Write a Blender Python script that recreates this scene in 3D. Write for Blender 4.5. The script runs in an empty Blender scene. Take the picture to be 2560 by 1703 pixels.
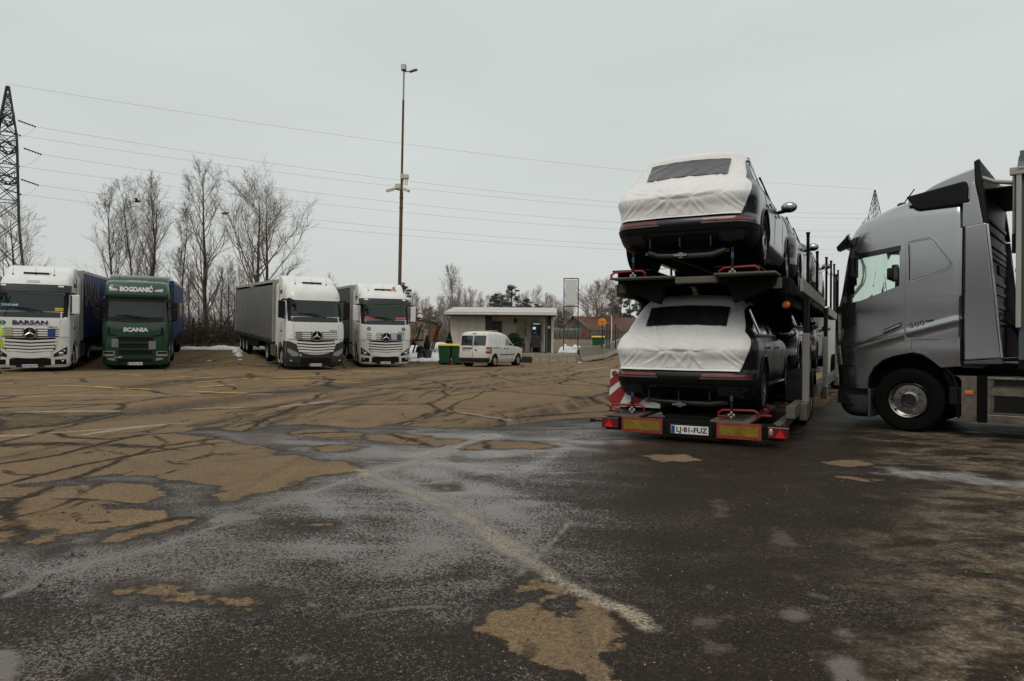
import bpy, bmesh, math, random
import numpy as np
from mathutils import Vector, Matrix
R = math.radians
PI = math.pi
scene = bpy.context.scene
COL = scene.collection

# ------------------------------------------------------------------ camera
CAM_H, FPX = 1.25, 1706.67
cd = bpy.data.cameras.new('camera')
cd.sensor_width, cd.lens = 36.0, 24.0
cd.clip_start, cd.clip_end = 0.05, 3000
cam = bpy.data.objects.new('camera', cd)
COL.objects.link(cam)
CROT = Matrix.Rotation(PI/2 + R(0.185), 3, 'X') @ Matrix.Rotation(R(0.45), 3, 'Z')
cam.matrix_world = Matrix.Translation((0, 0, CAM_H)) @ CROT.to_4x4()
scene.camera = cam

# ------------------------------------------------------------------ sky: closed grey overcast
SUN_EL, SUN_AZ = 48.0, 205.0        # azimuth clockwise from +Y
w = bpy.data.worlds.new('World'); scene.world = w; w.use_nodes = True
nt = w.node_tree; nt.nodes.clear()
wo = nt.nodes.new('ShaderNodeOutputWorld')
bg = nt.nodes.new('ShaderNodeBackground')
sky = nt.nodes.new('ShaderNodeTexSky'); sky.sky_type = 'NISHITA'; sky.sun_disc = False
sky.sun_elevation = R(SUN_EL); sky.sun_rotation = R(SUN_AZ); sky.dust_density = 6; sky.air_density = 1.5
sb = nt.nodes.new('ShaderNodeMix'); sb.data_type = 'RGBA'; sb.blend_type = 'MULTIPLY'; sb.inputs[0].default_value = 1
sb.inputs[7].default_value = (0.10, 0.10, 0.10, 1)
nt.links.new(sky.outputs[0], sb.inputs[6])
tc = nt.nodes.new('ShaderNodeTexCoord')
sx = nt.nodes.new('ShaderNodeSeparateXYZ'); nt.links.new(tc.outputs['Generated'], sx.inputs[0])
cr = nt.nodes.new('ShaderNodeValToRGB')
cr.color_ramp.elements[0].position = 0.0; cr.color_ramp.elements[0].color = (0.64, 0.63, 0.61, 1)
cr.color_ramp.elements[1].position = 0.9; cr.color_ramp.elements[1].color = (0.84, 0.855, 0.825, 1)
e = cr.color_ramp.elements.new(0.10); e.color = (0.635, 0.66, 0.642, 1)
e = cr.color_ramp.elements.new(0.40); e.color = (0.63, 0.685, 0.668, 1)
nt.links.new(sx.outputs[2], cr.inputs[0])
cn = nt.nodes.new('ShaderNodeTexNoise'); cn.inputs['Scale'].default_value = 1.6; cn.inputs['Detail'].default_value = 5
cm = nt.nodes.new('ShaderNodeMapping'); cm.inputs['Scale'].default_value = (1, 1, 3.2)
nt.links.new(tc.outputs['Generated'], cm.inputs[0]); nt.links.new(cm.outputs[0], cn.inputs['Vector'])
cmr = nt.nodes.new('ShaderNodeMapRange'); cmr.inputs[1].default_value = 0.3; cmr.inputs[2].default_value = 0.7
cmr.inputs[3].default_value = 0.92; cmr.inputs[4].default_value = 1.05
nt.links.new(cn.outputs['Fac'], cmr.inputs[0])
cl = nt.nodes.new('ShaderNodeMix'); cl.data_type = 'RGBA'; cl.blend_type = 'MULTIPLY'; cl.inputs[0].default_value = 1
nt.links.new(cr.outputs[0], cl.inputs[6]); nt.links.new(cmr.outputs[0], cl.inputs[7])
mx = nt.nodes.new('ShaderNodeMix'); mx.data_type = 'RGBA'; mx.inputs[0].default_value = 0.94
nt.links.new(sb.outputs[2], mx.inputs[6]); nt.links.new(cl.outputs[2], mx.inputs[7])
nt.links.new(mx.outputs[2], bg.inputs[0]); bg.inputs[1].default_value = 1.0
nt.links.new(bg.outputs[0], wo.inputs[0])

sd = bpy.data.lights.new('sun', 'SUN'); sd.energy = 0.8; sd.angle = R(30); sd.color = (1.0, 0.92, 0.82)
sun = bpy.data.objects.new('sun', sd); COL.objects.link(sun)
_az, _el = R(SUN_AZ), R(SUN_EL)
_sv = Vector((math.sin(_az)*math.cos(_el), math.cos(_az)*math.cos(_el), math.sin(_el)))
sun.rotation_euler = _sv.to_track_quat('Z', 'Y').to_euler(); sun.location = (-20, -30, 40)

scene.view_settings.view_transform = 'Standard'; scene.view_settings.look = 'None'
scene.view_settings.exposure = 0.0; scene.view_settings.gamma = 1.0; scene.view_settings.use_curve_mapping = False
scene.render.engine = 'CYCLES'
scene.cycles.max_bounces = 6; scene.cycles.transparent_max_bounces = 12
scene.cycles.use_denoising = True
scene.cycles.caustics_reflective = False; scene.cycles.caustics_refractive = False

# ------------------------------------------------------------------ where a pixel of the photograph lies in the place
def ray(px, py): return CROT @ Vector(((px-1280)/FPX, -(py-851.5)/FPX, -1))
def U(px, py, Y):
    d = ray(px, py); return Vector((0, 0, CAM_H)) + d*(Y/d.y)
def G(px, py):
    d = ray(px, py); return Vector((0, 0, CAM_H)) + d*(-CAM_H/d.z)
def sstep(a, b, x):
    t = min(1, max(0, (x-a)/(b-a))); return t*t*(3-2*t)
def gz(x, y):
    """height of the ground: flat lot, rising gently beyond the parking rows"""
    lf = sstep(-7.0, -10.5, x)
    left = 0.70*sstep(30, 47, y - 0.30*(x+10)) * lf
    o_ = sstep(-4.5, -2.5, x)
    right = 1.0*sstep(44.4+4*o_, 57+7*o_, y) * (1-lf)
    vx = sstep(-6.9, -6.6, x)*sstep(-2.3, -2.6, x)
    right += vx*(0.14*sstep(38.5, 38.75, y)+0.22*sstep(39, 46, y))*(1-0.6*sstep(48, 57, y))
    far = 1.0*sstep(60, 300, y)
    return max(left + right, 0) + far*0.6

# ------------------------------------------------------------------ mesh helpers
class MB:
    def __init__(s): s.v = []; s.f = []; s.mi = []
    def add(s, vs, fs, mi=0):
        o = len(s.v); s.v += [tuple(v) for v in vs]; s.f += [tuple(i+o for i in f) for f in fs]; s.mi += [mi]*len(fs); return s
    def box(s, x0, x1, y0, y1, z0, z1, M=None, mi=0):
        vs = [Vector(p) for p in ((x0,y0,z0),(x1,y0,z0),(x1,y1,z0),(x0,y1,z0),(x0,y0,z1),(x1,y0,z1),(x1,y1,z1),(x0,y1,z1))]
        if M is not None: vs = [M @ v for v in vs]
        return s.add(vs, [(0,3,2,1),(4,5,6,7),(0,1,5,4),(1,2,6,5),(2,3,7,6),(3,0,4,7)], mi)
    def beam(s, a, b, w, h, up=(0,0,1)):
        a, b = Vector(a), Vector(b); d = (b-a); L = d.length
        if L < 1e-6: return s
        d /= L; up = Vector(up); sd_ = d.cross(up)
        if sd_.length < 1e-4: sd_ = d.cross(Vector((1,0,0)))
        sd_.normalize(); u = sd_.cross(d)
        vs = [p + sd_*(w/2*i) + u*(h/2*j) for p in (a, b) for i, j in ((-1,-1),(1,-1),(1,1),(-1,1))]
        return s.add(vs, [(0,1,2,3),(7,6,5,4),(0,4,5,1),(1,5,6,2),(2,6,7,3),(3,7,4,0)])
    def prism(s, poly, a, b, axis='y', mi=0):
        n = len(poly)
        def P(p, t):
            if axis == 'y': return (p[0], t, p[1])
            if axis == 'x': return (t, p[0], p[1])
            return (p[0], p[1], t)
        vs = [P(p, a) for p in poly] + [P(p, b) for p in poly]
        fs = [tuple(range(n)), tuple(range(2*n-1, n-1, -1))] + [(i, n+i, n+(i+1) % n, (i+1) % n) for i in range(n)]
        return s.add(vs, fs, mi)
    def tube(s, path, r, n=8, caps=True, closed=False, mi=0):
        path = [Vector(p) for p in path]; m = len(path)
        rs = list(r) if isinstance(r, (list, tuple)) else [r]*m
        prev = None; vs = []
        for i, p in enumerate(path):
            if closed: t = path[(i+1) % m]-path[i-1]
            else: t = path[min(i+1, m-1)]-path[max(i-1, 0)]
            if t.length < 1e-9: t = Vector((0,0,1))
            t.normalize()
            if prev is None:
                a = t.orthogonal().normalized()
            else:
                a = prev - t*prev.dot(t)
                if a.length < 1e-6: a = t.orthogonal()
                a.normalize()
            prev = a; b = t.cross(a)
            for k in range(n):
                an = 2*PI*k/n; vs.append(p + a*(math.cos(an)*rs[i]) + b*(math.sin(an)*rs[i]))
        fs = []
        for i in range(m if closed else m-1):
            j = (i+1) % m
            for k in range(n):
                fs.append((i*n+k, i*n+(k+1) % n, j*n+(k+1) % n, j*n+k))
        if caps and not closed:
            fs.append(tuple(range(n-1, -1, -1))); fs.append(tuple(range((m-1)*n, m*n)))
        return s.add(vs, fs, mi)
    def lathe(s, prof, c=(0,0,0), axis='y', n=24, mi=0, caps=True):
        c = Vector(c); vs = []
        for r_, h in prof:
            for k in range(n):
                a = 2*PI*k/n; ca, sa = math.cos(a)*r_, math.sin(a)*r_
                if axis == 'y': vs.append(c + Vector((ca, h, sa)))
                elif axis == 'x': vs.append(c + Vector((h, ca, sa)))
                else: vs.append(c + Vector((ca, sa, h)))
        fs = [(i*n+k, (i+1)*n+k, (i+1)*n+(k+1) % n, i*n+(k+1) % n) for i in range(len(prof)-1) for k in range(n)]
        if caps:
            fs.append(tuple(range(n))); fs.append(tuple(range(len(prof)*n-1, (len(prof)-1)*n-1, -1)))
        return s.add(vs, fs, mi)
    def grid(s, rows, mi=0, closed=False):
        n = len(rows[0]); vs = [p for r_ in rows for p in r_]
        fs = []
        for i in range(len(rows)-1):
            for k in range(n if closed else n-1):
                fs.append((i*n+k, i*n+(k+1) % n, (i+1)*n+(k+1) % n, (i+1)*n+k))
        return s.add(vs, fs, mi)
    def ball(s, c, rx, ry, rz, n=14, m=9):
        c = Vector(c); vs = [c+Vector((0,0,-rz))]
        for i in range(1, m):
            ph = -PI/2 + PI*i/m
            for k in range(n):
                a = 2*PI*k/n; vs.append(c+Vector((rx*math.cos(ph)*math.cos(a), ry*math.cos(ph)*math.sin(a), rz*math.sin(ph))))
        vs.append(c+Vector((0,0,rz)))
        fs = [(0, 1+(k+1) % n, 1+k) for k in range(n)]
        for i in range(m-2):
            for k in range(n): fs.append((1+i*n+k, 1+i*n+(k+1) % n, 1+(i+1)*n+(k+1) % n, 1+(i+1)*n+k))
        t = len(vs)-1; b0 = 1+(m-2)*n
        fs += [(b0+k, b0+(k+1) % n, t) for k in range(n)]
        return s.add(vs, fs)
    def mesh(s, name, mats, smooth=0, fix=True):
        me = bpy.data.meshes.new(name); me.from_pydata([tuple(v) for v in s.v], [], s.f)
        if not isinstance(mats, (list, tuple)): mats = [mats]
        for m in mats: me.materials.append(m)
        if len(mats) > 1: me.polygons.foreach_set('material_index', s.mi)
        if fix:
            bm = bmesh.new(); bm.from_mesh(me); bmesh.ops.recalc_face_normals(bm, faces=bm.faces); bm.to_mesh(me); bm.free()
        if smooth:
            me.shade_smooth(); me.set_sharp_from_angle(angle=R(smooth))
        me.update(); return me
    def build(s, name, mats, parent=None, smooth=0, bevel=0, seg=2, fix=True):
        return link(name, s.mesh(name, mats, smooth, fix), parent, bevel, seg)

def link(name, me, parent=None, bevel=0, seg=2):
    o = bpy.data.objects.new(name, me); COL.objects.link(o)
    if parent is not None: o.parent = parent
    if bevel:
        b = o.modifiers.new('bevel', 'BEVEL'); b.width = bevel; b.segments = seg; b.limit_method = 'ANGLE'; b.angle_limit = R(35)
        b.harden_normals = False
    return o
def tag(o, label, cat, group=None, kind=None):
    if label: o['label'] = label
    if cat: o['category'] = cat
    if group: o['group'] = group
    if kind: o['kind'] = kind
    return o
def struct(o): o['kind'] = 'structure'; return o
def thing(name, label, cat, loc=(0,0,0), rz=0, group=None, ry=0):
    o = bpy.data.objects.new(name, None); COL.objects.link(o); o.empty_display_size = 0.2
    o.location = loc; o.rotation_euler = (0, ry, rz); tag(o, label, cat, group); return o
def copy_tree(o, parent=None):
    c = o.copy(); COL.objects.link(c)
    if parent is not None: c.parent = parent
    for ch in o.children: copy_tree(ch, c)
    return c
def text_mesh(txt, size, ext=0.004, align='CENTER', bold=0.0, shear=0, space=1.0):
    cu = bpy.data.curves.new('t', 'FONT'); cu.body = txt; cu.size = size; cu.extrude = ext; cu.align_x = align; cu.align_y = 'CENTER'
    cu.offset = bold; cu.shear = shear; cu.space_character = space; cu.resolution_u = 2
    o = bpy.data.objects.new('t', cu); COL.objects.link(o)
    dg = bpy.context.evaluated_depsgraph_get()
    me = bpy.data.meshes.new_from_object(o.evaluated_get(dg)); bpy.data.objects.remove(o); bpy.data.curves.remove(cu)
    return me
def text(name, txt, size, mat, parent, origin, xdir, ydir, bold=0.0, sx_=1.0, ext=0.004, shear=0, align='CENTER', width=None):
    me = text_mesh(txt, size, ext, align, bold, shear)
    me.materials.clear(); me.materials.append(mat)
    xd, yd = Vector(xdir).normalized(), Vector(ydir).normalized(); zd = xd.cross(yd)
    if width:
        xs = [v.co.x for v in me.vertices]; sx_ = width/(max(xs)-min(xs))
    M = Matrix(((xd.x*sx_, yd.x, zd.x, origin[0]), (xd.y*sx_, yd.y, zd.y, origin[1]), (xd.z*sx_, yd.z, zd.z, origin[2]), (0,0,0,1)))
    me.transform(M); me.name = name
    return link(name, me, parent)
def boolean(me, cutters, op='DIFFERENCE'):
    """mesh minus closed cutter meshes (MB or mesh)"""
    o = bpy.data.objects.new('b', me); COL.objects.link(o); tmp = []
    for c in cutters:
        cm_ = c.mesh('c', []) if isinstance(c, MB) else c
        co = bpy.data.objects.new('c', cm_); COL.objects.link(co); tmp.append(co)
        m = o.modifiers.new('b', 'BOOLEAN'); m.object = co; m.operation = op; m.solver = 'EXACT'
        m.use_self = False
    dg = bpy.context.evaluated_depsgraph_get(); dg.update()
    r_ = bpy.data.meshes.new_from_object(o.evaluated_get(dg))
    for t in tmp: bpy.data.objects.remove(t)
    bpy.data.objects.remove(o)
    return r_

# ------------------------------------------------------------------ materials
MATS = {}
def N(nt_, t, **kw):
    n = nt_.nodes.new('ShaderNode'+t)
    for k, v in kw.items():
        if k.startswith('i_'): n.inputs[k[2:].replace('_', ' ')].default_value = v
        else: setattr(n, k, v)
    return n
def base_mat(name):
    m = bpy.data.materials.new(name); m.use_nodes = True; nt_ = m.node_tree; b = nt_.nodes['Principled BSDF']
    return m, nt_, b
def mat(name, col, rough=0.5, metal=0.0, coat=0.0, var=0.12, vs=4.0, bump=0.0, bs=60.0, dirt=0.0, dcol=(0.10,0.08,0.06), ds=2.0, emit=None, spec=0.5, rvar=0.12):
    """procedural: base colour with noise variation, optional grime blotches, relief"""
    if name in MATS: return MATS[name]
    m, nt_, b = base_mat(name); L = nt_.links.new
    tc_ = N(nt_, 'TexCoord')
    nz = N(nt_, 'TexNoise', i_Scale=vs, i_Detail=6.0, i_Roughness=0.6); L(tc_.outputs['Object'], nz.inputs['Vector'])
    mr = N(nt_, 'MapRange'); mr.inputs[1].default_value = 0.3; mr.inputs[2].default_value = 0.7; mr.inputs[3].default_value = 1-var; mr.inputs[4].default_value = 1+var
    L(nz.outputs['Fac'], mr.inputs[0])
    mu = N(nt_, 'Mix', data_type='RGBA', blend_type='MULTIPLY'); mu.inputs[0].default_value = 1; mu.inputs[6].default_value = (*col, 1)
    L(mr.outputs[0], mu.inputs[7]); out = mu.outputs[2]
    rr = N(nt_, 'MapRange'); rr.inputs[1].default_value = 0.3; rr.inputs[2].default_value = 0.7
    rr.inputs[3].default_value = max(0.02, rough-rvar*rough); rr.inputs[4].default_value = min(1, rough+rvar*rough)
    L(nz.outputs['Fac'], rr.inputs[0]); rout = rr.outputs[0]
    if dirt:
        n2 = N(nt_, 'TexNoise', i_Scale=ds, i_Detail=8.0, i_Roughness=0.7); L(tc_.outputs['Object'], n2.inputs['Vector'])
        r2 = N(nt_, 'MapRange'); r2.inputs[1].default_value = 0.42; r2.inputs[2].default_value = 0.75; r2.inputs[4].default_value = dirt
        L(n2.outputs['Fac'], r2.inputs[0])
        mm = N(nt_, 'Mix', data_type='RGBA'); L(r2.outputs[0], mm.inputs[0]); L(out, mm.inputs[6]); mm.inputs[7].default_value = (*dcol, 1); out = mm.outputs[2]
        m3 = N(nt_, 'Mix'); L(r2.outputs[0], m3.inputs[0]); L(rout, m3.inputs[2]); m3.inputs[3].default_value = 0.85; rout = m3.outputs[0]
    L(out, b.inputs['Base Color']); L(rout, b.inputs['Roughness'])
    b.inputs['Metallic'].default_value = metal; b.inputs['Coat Weight'].default_value = coat; b.inputs['Coat Roughness'].default_value = 0.08
    b.inputs['Specular IOR Level'].default_value = spec
    if bump:
        n3 = N(nt_, 'TexNoise', i_Scale=bs, i_Detail=5.0); L(tc_.outputs['Object'], n3.inputs['Vector'])
        bp = N(nt_, 'Bump'); bp.inputs['Strength'].default_value = bump; bp.inputs['Distance'].default_value = 0.02
        L(n3.outputs['Fac'], bp.inputs['Height']); L(bp.outputs[0], b.inputs['Normal'])
    if emit:
        b.inputs['Emission Color'].default_value = (*emit[:3], 1); b.inputs['Emission Strength'].default_value = emit[3]
    MATS[name] = m; return m
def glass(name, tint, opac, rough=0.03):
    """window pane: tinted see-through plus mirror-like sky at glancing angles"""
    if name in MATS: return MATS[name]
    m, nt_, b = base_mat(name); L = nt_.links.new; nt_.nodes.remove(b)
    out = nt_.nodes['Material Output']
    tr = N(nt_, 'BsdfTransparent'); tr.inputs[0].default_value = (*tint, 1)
    df = N(nt_, 'BsdfDiffuse'); df.inputs[0].default_value = (0.085, 0.105, 0.098, 1)  # flat grey layer paints the reflected sky into the pane
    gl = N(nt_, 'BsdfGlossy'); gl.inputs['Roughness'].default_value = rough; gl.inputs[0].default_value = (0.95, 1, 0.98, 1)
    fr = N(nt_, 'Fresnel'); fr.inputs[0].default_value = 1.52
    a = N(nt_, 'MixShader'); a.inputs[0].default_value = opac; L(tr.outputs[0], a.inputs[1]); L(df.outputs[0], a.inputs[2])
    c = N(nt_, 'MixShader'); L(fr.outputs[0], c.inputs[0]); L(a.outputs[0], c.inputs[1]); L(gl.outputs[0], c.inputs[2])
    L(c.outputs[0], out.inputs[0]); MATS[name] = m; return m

BLACK = mat('black_plastic', (0.0055, 0.0055, 0.006), 0.55, var=0.25, vs=8, dirt=0.25, dcol=(0.018,0.016,0.014), spec=0.25)
BLACKG = mat('gloss_black', (0.008, 0.009, 0.010), 0.18, coat=0.3)
RUBBER = mat('tyre_rubber', (0.0035, 0.0035, 0.0035), 0.9, var=0.3, vs=10, dirt=0.25, dcol=(0.010,0.008,0.007), bump=0.1, spec=0.15)
CHASSIS = mat('chassis_paint', (0.005, 0.0045, 0.004), 0.7, var=0.3, dirt=0.4, dcol=(0.014,0.011,0.008), spec=0.15)
WHITEP = mat('white_truck_paint', (0.78, 0.78, 0.76), 0.28, coat=0.4, var=0.04, vs=1.5, dirt=0.30, dcol=(0.34,0.30,0.24), ds=1.6)
DGREY = mat('dark_grey_plastic', (0.022, 0.024, 0.029), 0.5, var=0.15, dirt=0.25, dcol=(0.05,0.045,0.04))
CHROME = mat('chrome', (0.72, 0.72, 0.71), 0.14, metal=1.0, var=0.08)
STEEL = mat('steel', (0.34, 0.33, 0.31), 0.42, metal=0.9, var=0.2, dirt=0.3)
WRIM = mat('painted_rim', (0.30, 0.29, 0.27), 0.5, var=0.2, dirt=0.6, ds=6)
LENS = mat('headlamp_lens', (0.42, 0.43, 0.43), 0.08, metal=0.5, coat=1.0, var=0.45, vs=18)
REDL = mat('red_lamp', (0.20, 0.005, 0.008), 0.18, coat=0.8, var=0.25, vs=30)
ORANGEL = mat('orange_lamp', (0.75, 0.16, 0.01), 0.25, coat=0.5, var=0.15)
WHITEM = mat('white_print', (0.72, 0.72, 0.70), 0.5, var=0.05)
BLACKM = mat('black_print', (0.015, 0.015, 0.018), 0.5, var=0.1)
NAVYM = mat('navy_print', (0.012, 0.016, 0.07), 0.5, var=0.1)
GREENM = mat('green_print', (0.01, 0.14, 0.04), 0.5, var=0.1)
REDM = mat('red_print', (0.42, 0.02, 0.03), 0.5, var=0.1)
YELM = mat('yellow_print', (0.75, 0.55, 0.02), 0.5, var=0.1)
BLUEM = mat('blue_print', (0.008, 0.055, 0.17), 0.5, var=0.1)
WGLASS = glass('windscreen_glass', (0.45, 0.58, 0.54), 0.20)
SGLASS = glass('side_glass_green', (0.74, 0.90, 0.84), 0.02)
DGLASS = mat('dark_car_glass', (0.006, 0.008, 0.009), 0.04, coat=1.0, var=0.1)
# ================================================================== ground: cracked, half-dried asphalt
def c4(*q): return [(x/1.813, 900+y/1.813) for x, y in q]
def c5(*q): return [(x/1.813, 1300+y/1.813) for x, y in q]
def c6(*q): return [(1200+x/1.733, 1080+y/1.733) for x, y in q]
def W2(pts):
    out = []
    for px, py in pts:
        g = G(px, max(py, 884)); out.append((g.x, g.y))
    return np.array(out)
DRY = [
 c4((-700,600),(0,575),(235,548),(400,532),(480,518),(640,522),(730,532),(800,548),(910,562),(990,575),(975,605),(955,655),(1010,650),(1110,640),(1130,620),(1200,605),(1300,585),(1330,560),(1400,535),(1480,520),(1560,512),(1600,505),(1620,490),(1600,470),(1560,460),(1460,455),(1400,440),(1330,432),(1260,430),(1250,410),(1200,395),(1100,380),(1000,365),(930,345),(810,335),(880,310),(980,303),(1020,318),(1130,325),(1230,293),(1380,292),(1480,295),(1600,312),(1700,305),(1790,288),(1860,300),(1990,305),(2100,308),(2200,310),(2357,290),(2600,262),(3200,240),(3700,235),(3800,150),(3900,0),(3900,-30),(-900,-30)),
 c4((-500,600),(0,570),(235,575),(300,570),(410,575),(480,555),(570,550),(640,565),(720,580),(765,595),(760,615),(700,640),(640,650),(500,655),(460,665),(520,670),(600,668),(680,680),(750,695),(745,715),(650,730),(560,750),(440,775),(330,800),(220,835),(100,840),(60,830),(0,825),(-500,800)),
 c4((425,835),(470,800),(560,770),(700,728),(830,716),(905,720),(850,752),(760,780),(640,806),(520,830)),
 c4((215,862),(260,848),(330,845),(300,860),(240,872)),
 c4((1320,325),(1400,310),(1500,312),(1600,325),(1660,335),(1630,355),(1500,360),(1420,350),(1340,340)),
 c4((1655,350),(1700,335),(1800,330),(1900,345),(2000,360),(2110,365),(2080,378),(1980,390),(1860,385),(1740,375),(1670,365)),
 c4((1445,400),(1500,385),(1570,385),(1640,395),(1600,408),(1520,415),(1460,410)),
 c4((2080,397),(2200,368),(2300,365),(2400,372),(2480,385),(2520,393),(2450,400),(2250,403),(2120,403)),
 c4((1265,735),(1340,728),(1420,738),(1510,742),(1440,760),(1330,750)),
 c4((1985,572),(2030,568),(2065,580),(2020,588)),
 c5((490,310),(560,298),(700,300),(790,300),(840,320),(920,340),(1000,350),(1080,345),(1200,345),(1290,355),(1240,380),(1180,400),(1140,425),(1100,432),(1060,415),(1010,395),(960,370),(880,360),(760,355),(620,352),(520,355),(495,335)),
 c5((350,735),(370,720),(430,712),(420,735)),
 c6((-66,856),(-40,830),(0,800),(60,745),(140,690),(200,650),(260,628),(330,640),(380,665),(450,712),(540,735),(640,770),(700,800),(730,835),(742,862),(690,870),(620,880),(590,910),(600,940),(560,970),(550,1000),(570,1040),(640,1070),(720,1100),(780,1180),(560,1180),(440,1085),(330,1040),(260,1000),(160,945),(60,905),(0,885)),
 c6((670,100),(760,95),(880,100),(950,118),(900,130),(800,128),(720,115)),
 c6((1470,132),(1560,121),(1660,127),(1700,140),(1640,153),(1560,149)),
 c6((1480,184),(1600,194),(1780,211),(1700,219),(1600,206)),
]
WETIN = [c6((300,722),(330,698),(400,688),(462,705),(430,738),(390,765),(345,788),(312,772),(298,745)),
 c6((0,760),(80,725),(150,705),(240,690),(300,712),(220,728),(120,745),(40,790),(0,800)),
 c4((0,845),(210,762),(240,770),(60,835))]
PUD = [c6((1310,782),(1350,755),(1400,770),(1432,800),(1392,832),(1340,812)), c6((1490,992),(1560,975),(1620,985),(1650,1010),(1640,1050),(1720,1110),(1560,1110),(1510,1030)),
 c6((1530,852),(1580,850),(1622,880),(1570,892)), c5((1300,628),(1350,615),(1400,630),(1350,652)), c6((1430,700),(1500,715),(1530,728),(1470,720)),
 c5((-400,560),(60,590),(110,680),(60,760),(-400,800))]
MUD = [c6((940,900),(1000,905),(1080,940),(1100,965),(1040,960),(950,935)), c6((970,660),(1000,650),(1005,700),(965,700)), c6((1260,410),(1320,440),(1390,490),(1370,520),(1290,490)),
 c6((1010,300),(1060,290),(1080,360),(1030,370)), c6((900,820),(1070,800),(1060,830),(930,850))]
ICE = [c6((1700,178),(1760,150),(1850,160),(2000,170),(2100,165),(2250,205),(2420,215),(2600,230),(2600,270),(2420,258),(2200,240),(2080,215),(1900,210),(1760,192))]
DIRT = [c6((1560,-10),(1680,60),(1700,160),(1860,205),(1820,268),(1780,330),(1800,400),(1700,430),(1600,480),(1515,520),(1560,700),(1600,840),(1650,980),(1720,1100),(1800,1300),(3600,1300),(3600,-10))]
CRACKS = [ (c4((-200,500),(0,470),(120,455),(270,430),(400,395),(500,370),(640,340),(800,330)), .09), (c4((-200,600),(0,570),(150,530),(350,480),(560,440),(800,400),(1000,375)), .08),
 (c4((20,500),(60,520),(200,520)), .06), (c4((750,455),(790,470),(860,475),(800,500),(700,530)), .045), (c4((790,470),(1000,460),(1260,435)), .02),
 (c4((-200,640),(0,625),(100,630),(210,605)), .05), (c4((-100,740),(0,722),(180,690),(300,650),(380,600),(430,575)), .045), (c4((240,630),(400,632),(500,640),(640,660)), .05), (c4((330,690),(380,740),(480,735)), .04),
 (c4((130,710),(300,690),(380,640)), .03), (c4((0,845),(200,780),(215,758)), .03), (c4((250,330),(300,350),(480,360),(640,345)), .09), (c4((1000,305),(1100,265),(1050,235),(1000,250)), .06), (c4((840,300),(900,290),(1200,270),(1240,290)), .07),
 (c4((1920,265),(1980,245),(2040,215),(2200,232),(2357,235)), .09), (c4((2040,215),(2080,190),(2150,170),(2200,140)), .09), (c4((2000,262),(2060,240),(2040,215)), .07), (c4((2250,235),(2300,262),(2357,270)), .07), (c4((1850,295),(1900,275),(2050,240)), .07), (c4((1230,290),(1200,262),(1000,250)), .06),
 (c4((1480,355),(1640,345),(1720,330)), .05), (c4((1840,372),(1870,355),(1950,350)), .04), (c4((30,255),(80,240),(200,250),(420,235)), .12), (c4((1700,290),(1500,262),(1300,250),(1230,215)), .06), (c4((700,345),(760,375),(720,400),(840,410)), .06), (c4((430,395),(450,410),(380,425)), .05), (c4((1440,270),(1430,280),(1400,275)), .05), (c4((330,95),(300,92)), .15)]
BANDS = [(c4((-300,330),(0,292),(300,275),(600,240),(900,200),(1200,160),(1450,130),(1700,100),(2000,55),(2200,42)), .55), (c4((0,245),(300,262),(520,240)), .35), (c4((600,125),(850,95),(1150,75)), .6)]
STREAK = [(c4((900,300),(1400,210),(1900,130),(2357,72),(2600,50)), .16), (c4((1000,305),(1500,205),(2000,140),(2357,95),(2700,55)), .16), (c4((1200,290),(1700,190),(2200,120),(2800,70)), .14), (c4((1100,235),(1500,165),(2000,100),(2500,50)), .16), (c4((1300,200),(1800,125),(2300,62)), .14), (c4((0,455),(600,330),(1200,240),(1700,160)), .1), (c4((0,190),(500,180),(1000,160),(1500,130),(2000,90)), .16), (c4((1800,290),(2100,270),(2500,200),(2800,150)), .12), (c4((2100,330),(2500,230),(2900,150)), .3)]
WLINE = [(c4((-100,960),(60,940),(300,985)), .0), (c5((30,345),(180,250),(380,195),(560,165),(750,110),(950,40),(1080,0)), .026), (c5((60,330),(250,270),(380,230),(420,190)), .02), (c4((1000,738),(1080,700),(1180,670),(1340,625),(1500,570),(1640,525),(1680,505)), .028), (c6((400,380),(320,470),(240,550),(160,622)), .016), (c5((1540,440),(1700,415),(1860,395),(2000,395)), .014), (c4((1120,715),(1040,705),(1000,725)), .08)]
PLINE = [(c4((1640,525),(1680,505),(1770,490),(1870,465),(2060,395),(2230,340)), .07), (c4((1640,500),(1850,590),(2060,680),(2200,770),(2357,860)), .07), (c6((0,420),(100,505),(240,575),(330,635),(450,705),(640,772),(745,850)), .05),
 (c4((385,338),(560,312),(720,295)), .07), (c4((240,330),(420,318),(720,293),(860,285)), .05), (c4((-50,346),(150,340)), .07), (c4((100,236),(300,232),(520,232)), .1), (c4((1280,212),(1400,198),(1500,186)), .09), (c4((100,168),(300,160),(600,160),(900,158)), .08), (c4((880,222),(1000,215),(1090,216)), .06), (c4((2100,240),(2200,255),(2310,272)), .05), (c4((1140,155),(1220,156)), .1),
 (c5((-100,545),(60,520)), .0)]
def sdf_poly(P, X, Y):
    d = np.full(X.shape, 1e9); ins = np.zeros(X.shape, bool); n = len(P)
    for i in range(n):
        ax, ay = P[i]; bx, by = P[(i+1) % n]; ex, ey = bx-ax, by-ay
        t = np.clip(((X-ax)*ex+(Y-ay)*ey)/(ex*ex+ey*ey+1e-12), 0, 1)
        d = np.minimum(d, (X-ax-t*ex)**2+(Y-ay-t*ey)**2)
        c = ((ay > Y) != (by > Y)) & (X < (bx-ax)*(Y-ay)/(by-ay+1e-12)+ax); ins ^= c
    d = np.sqrt(d); return np.where(ins, d, -d)
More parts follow.
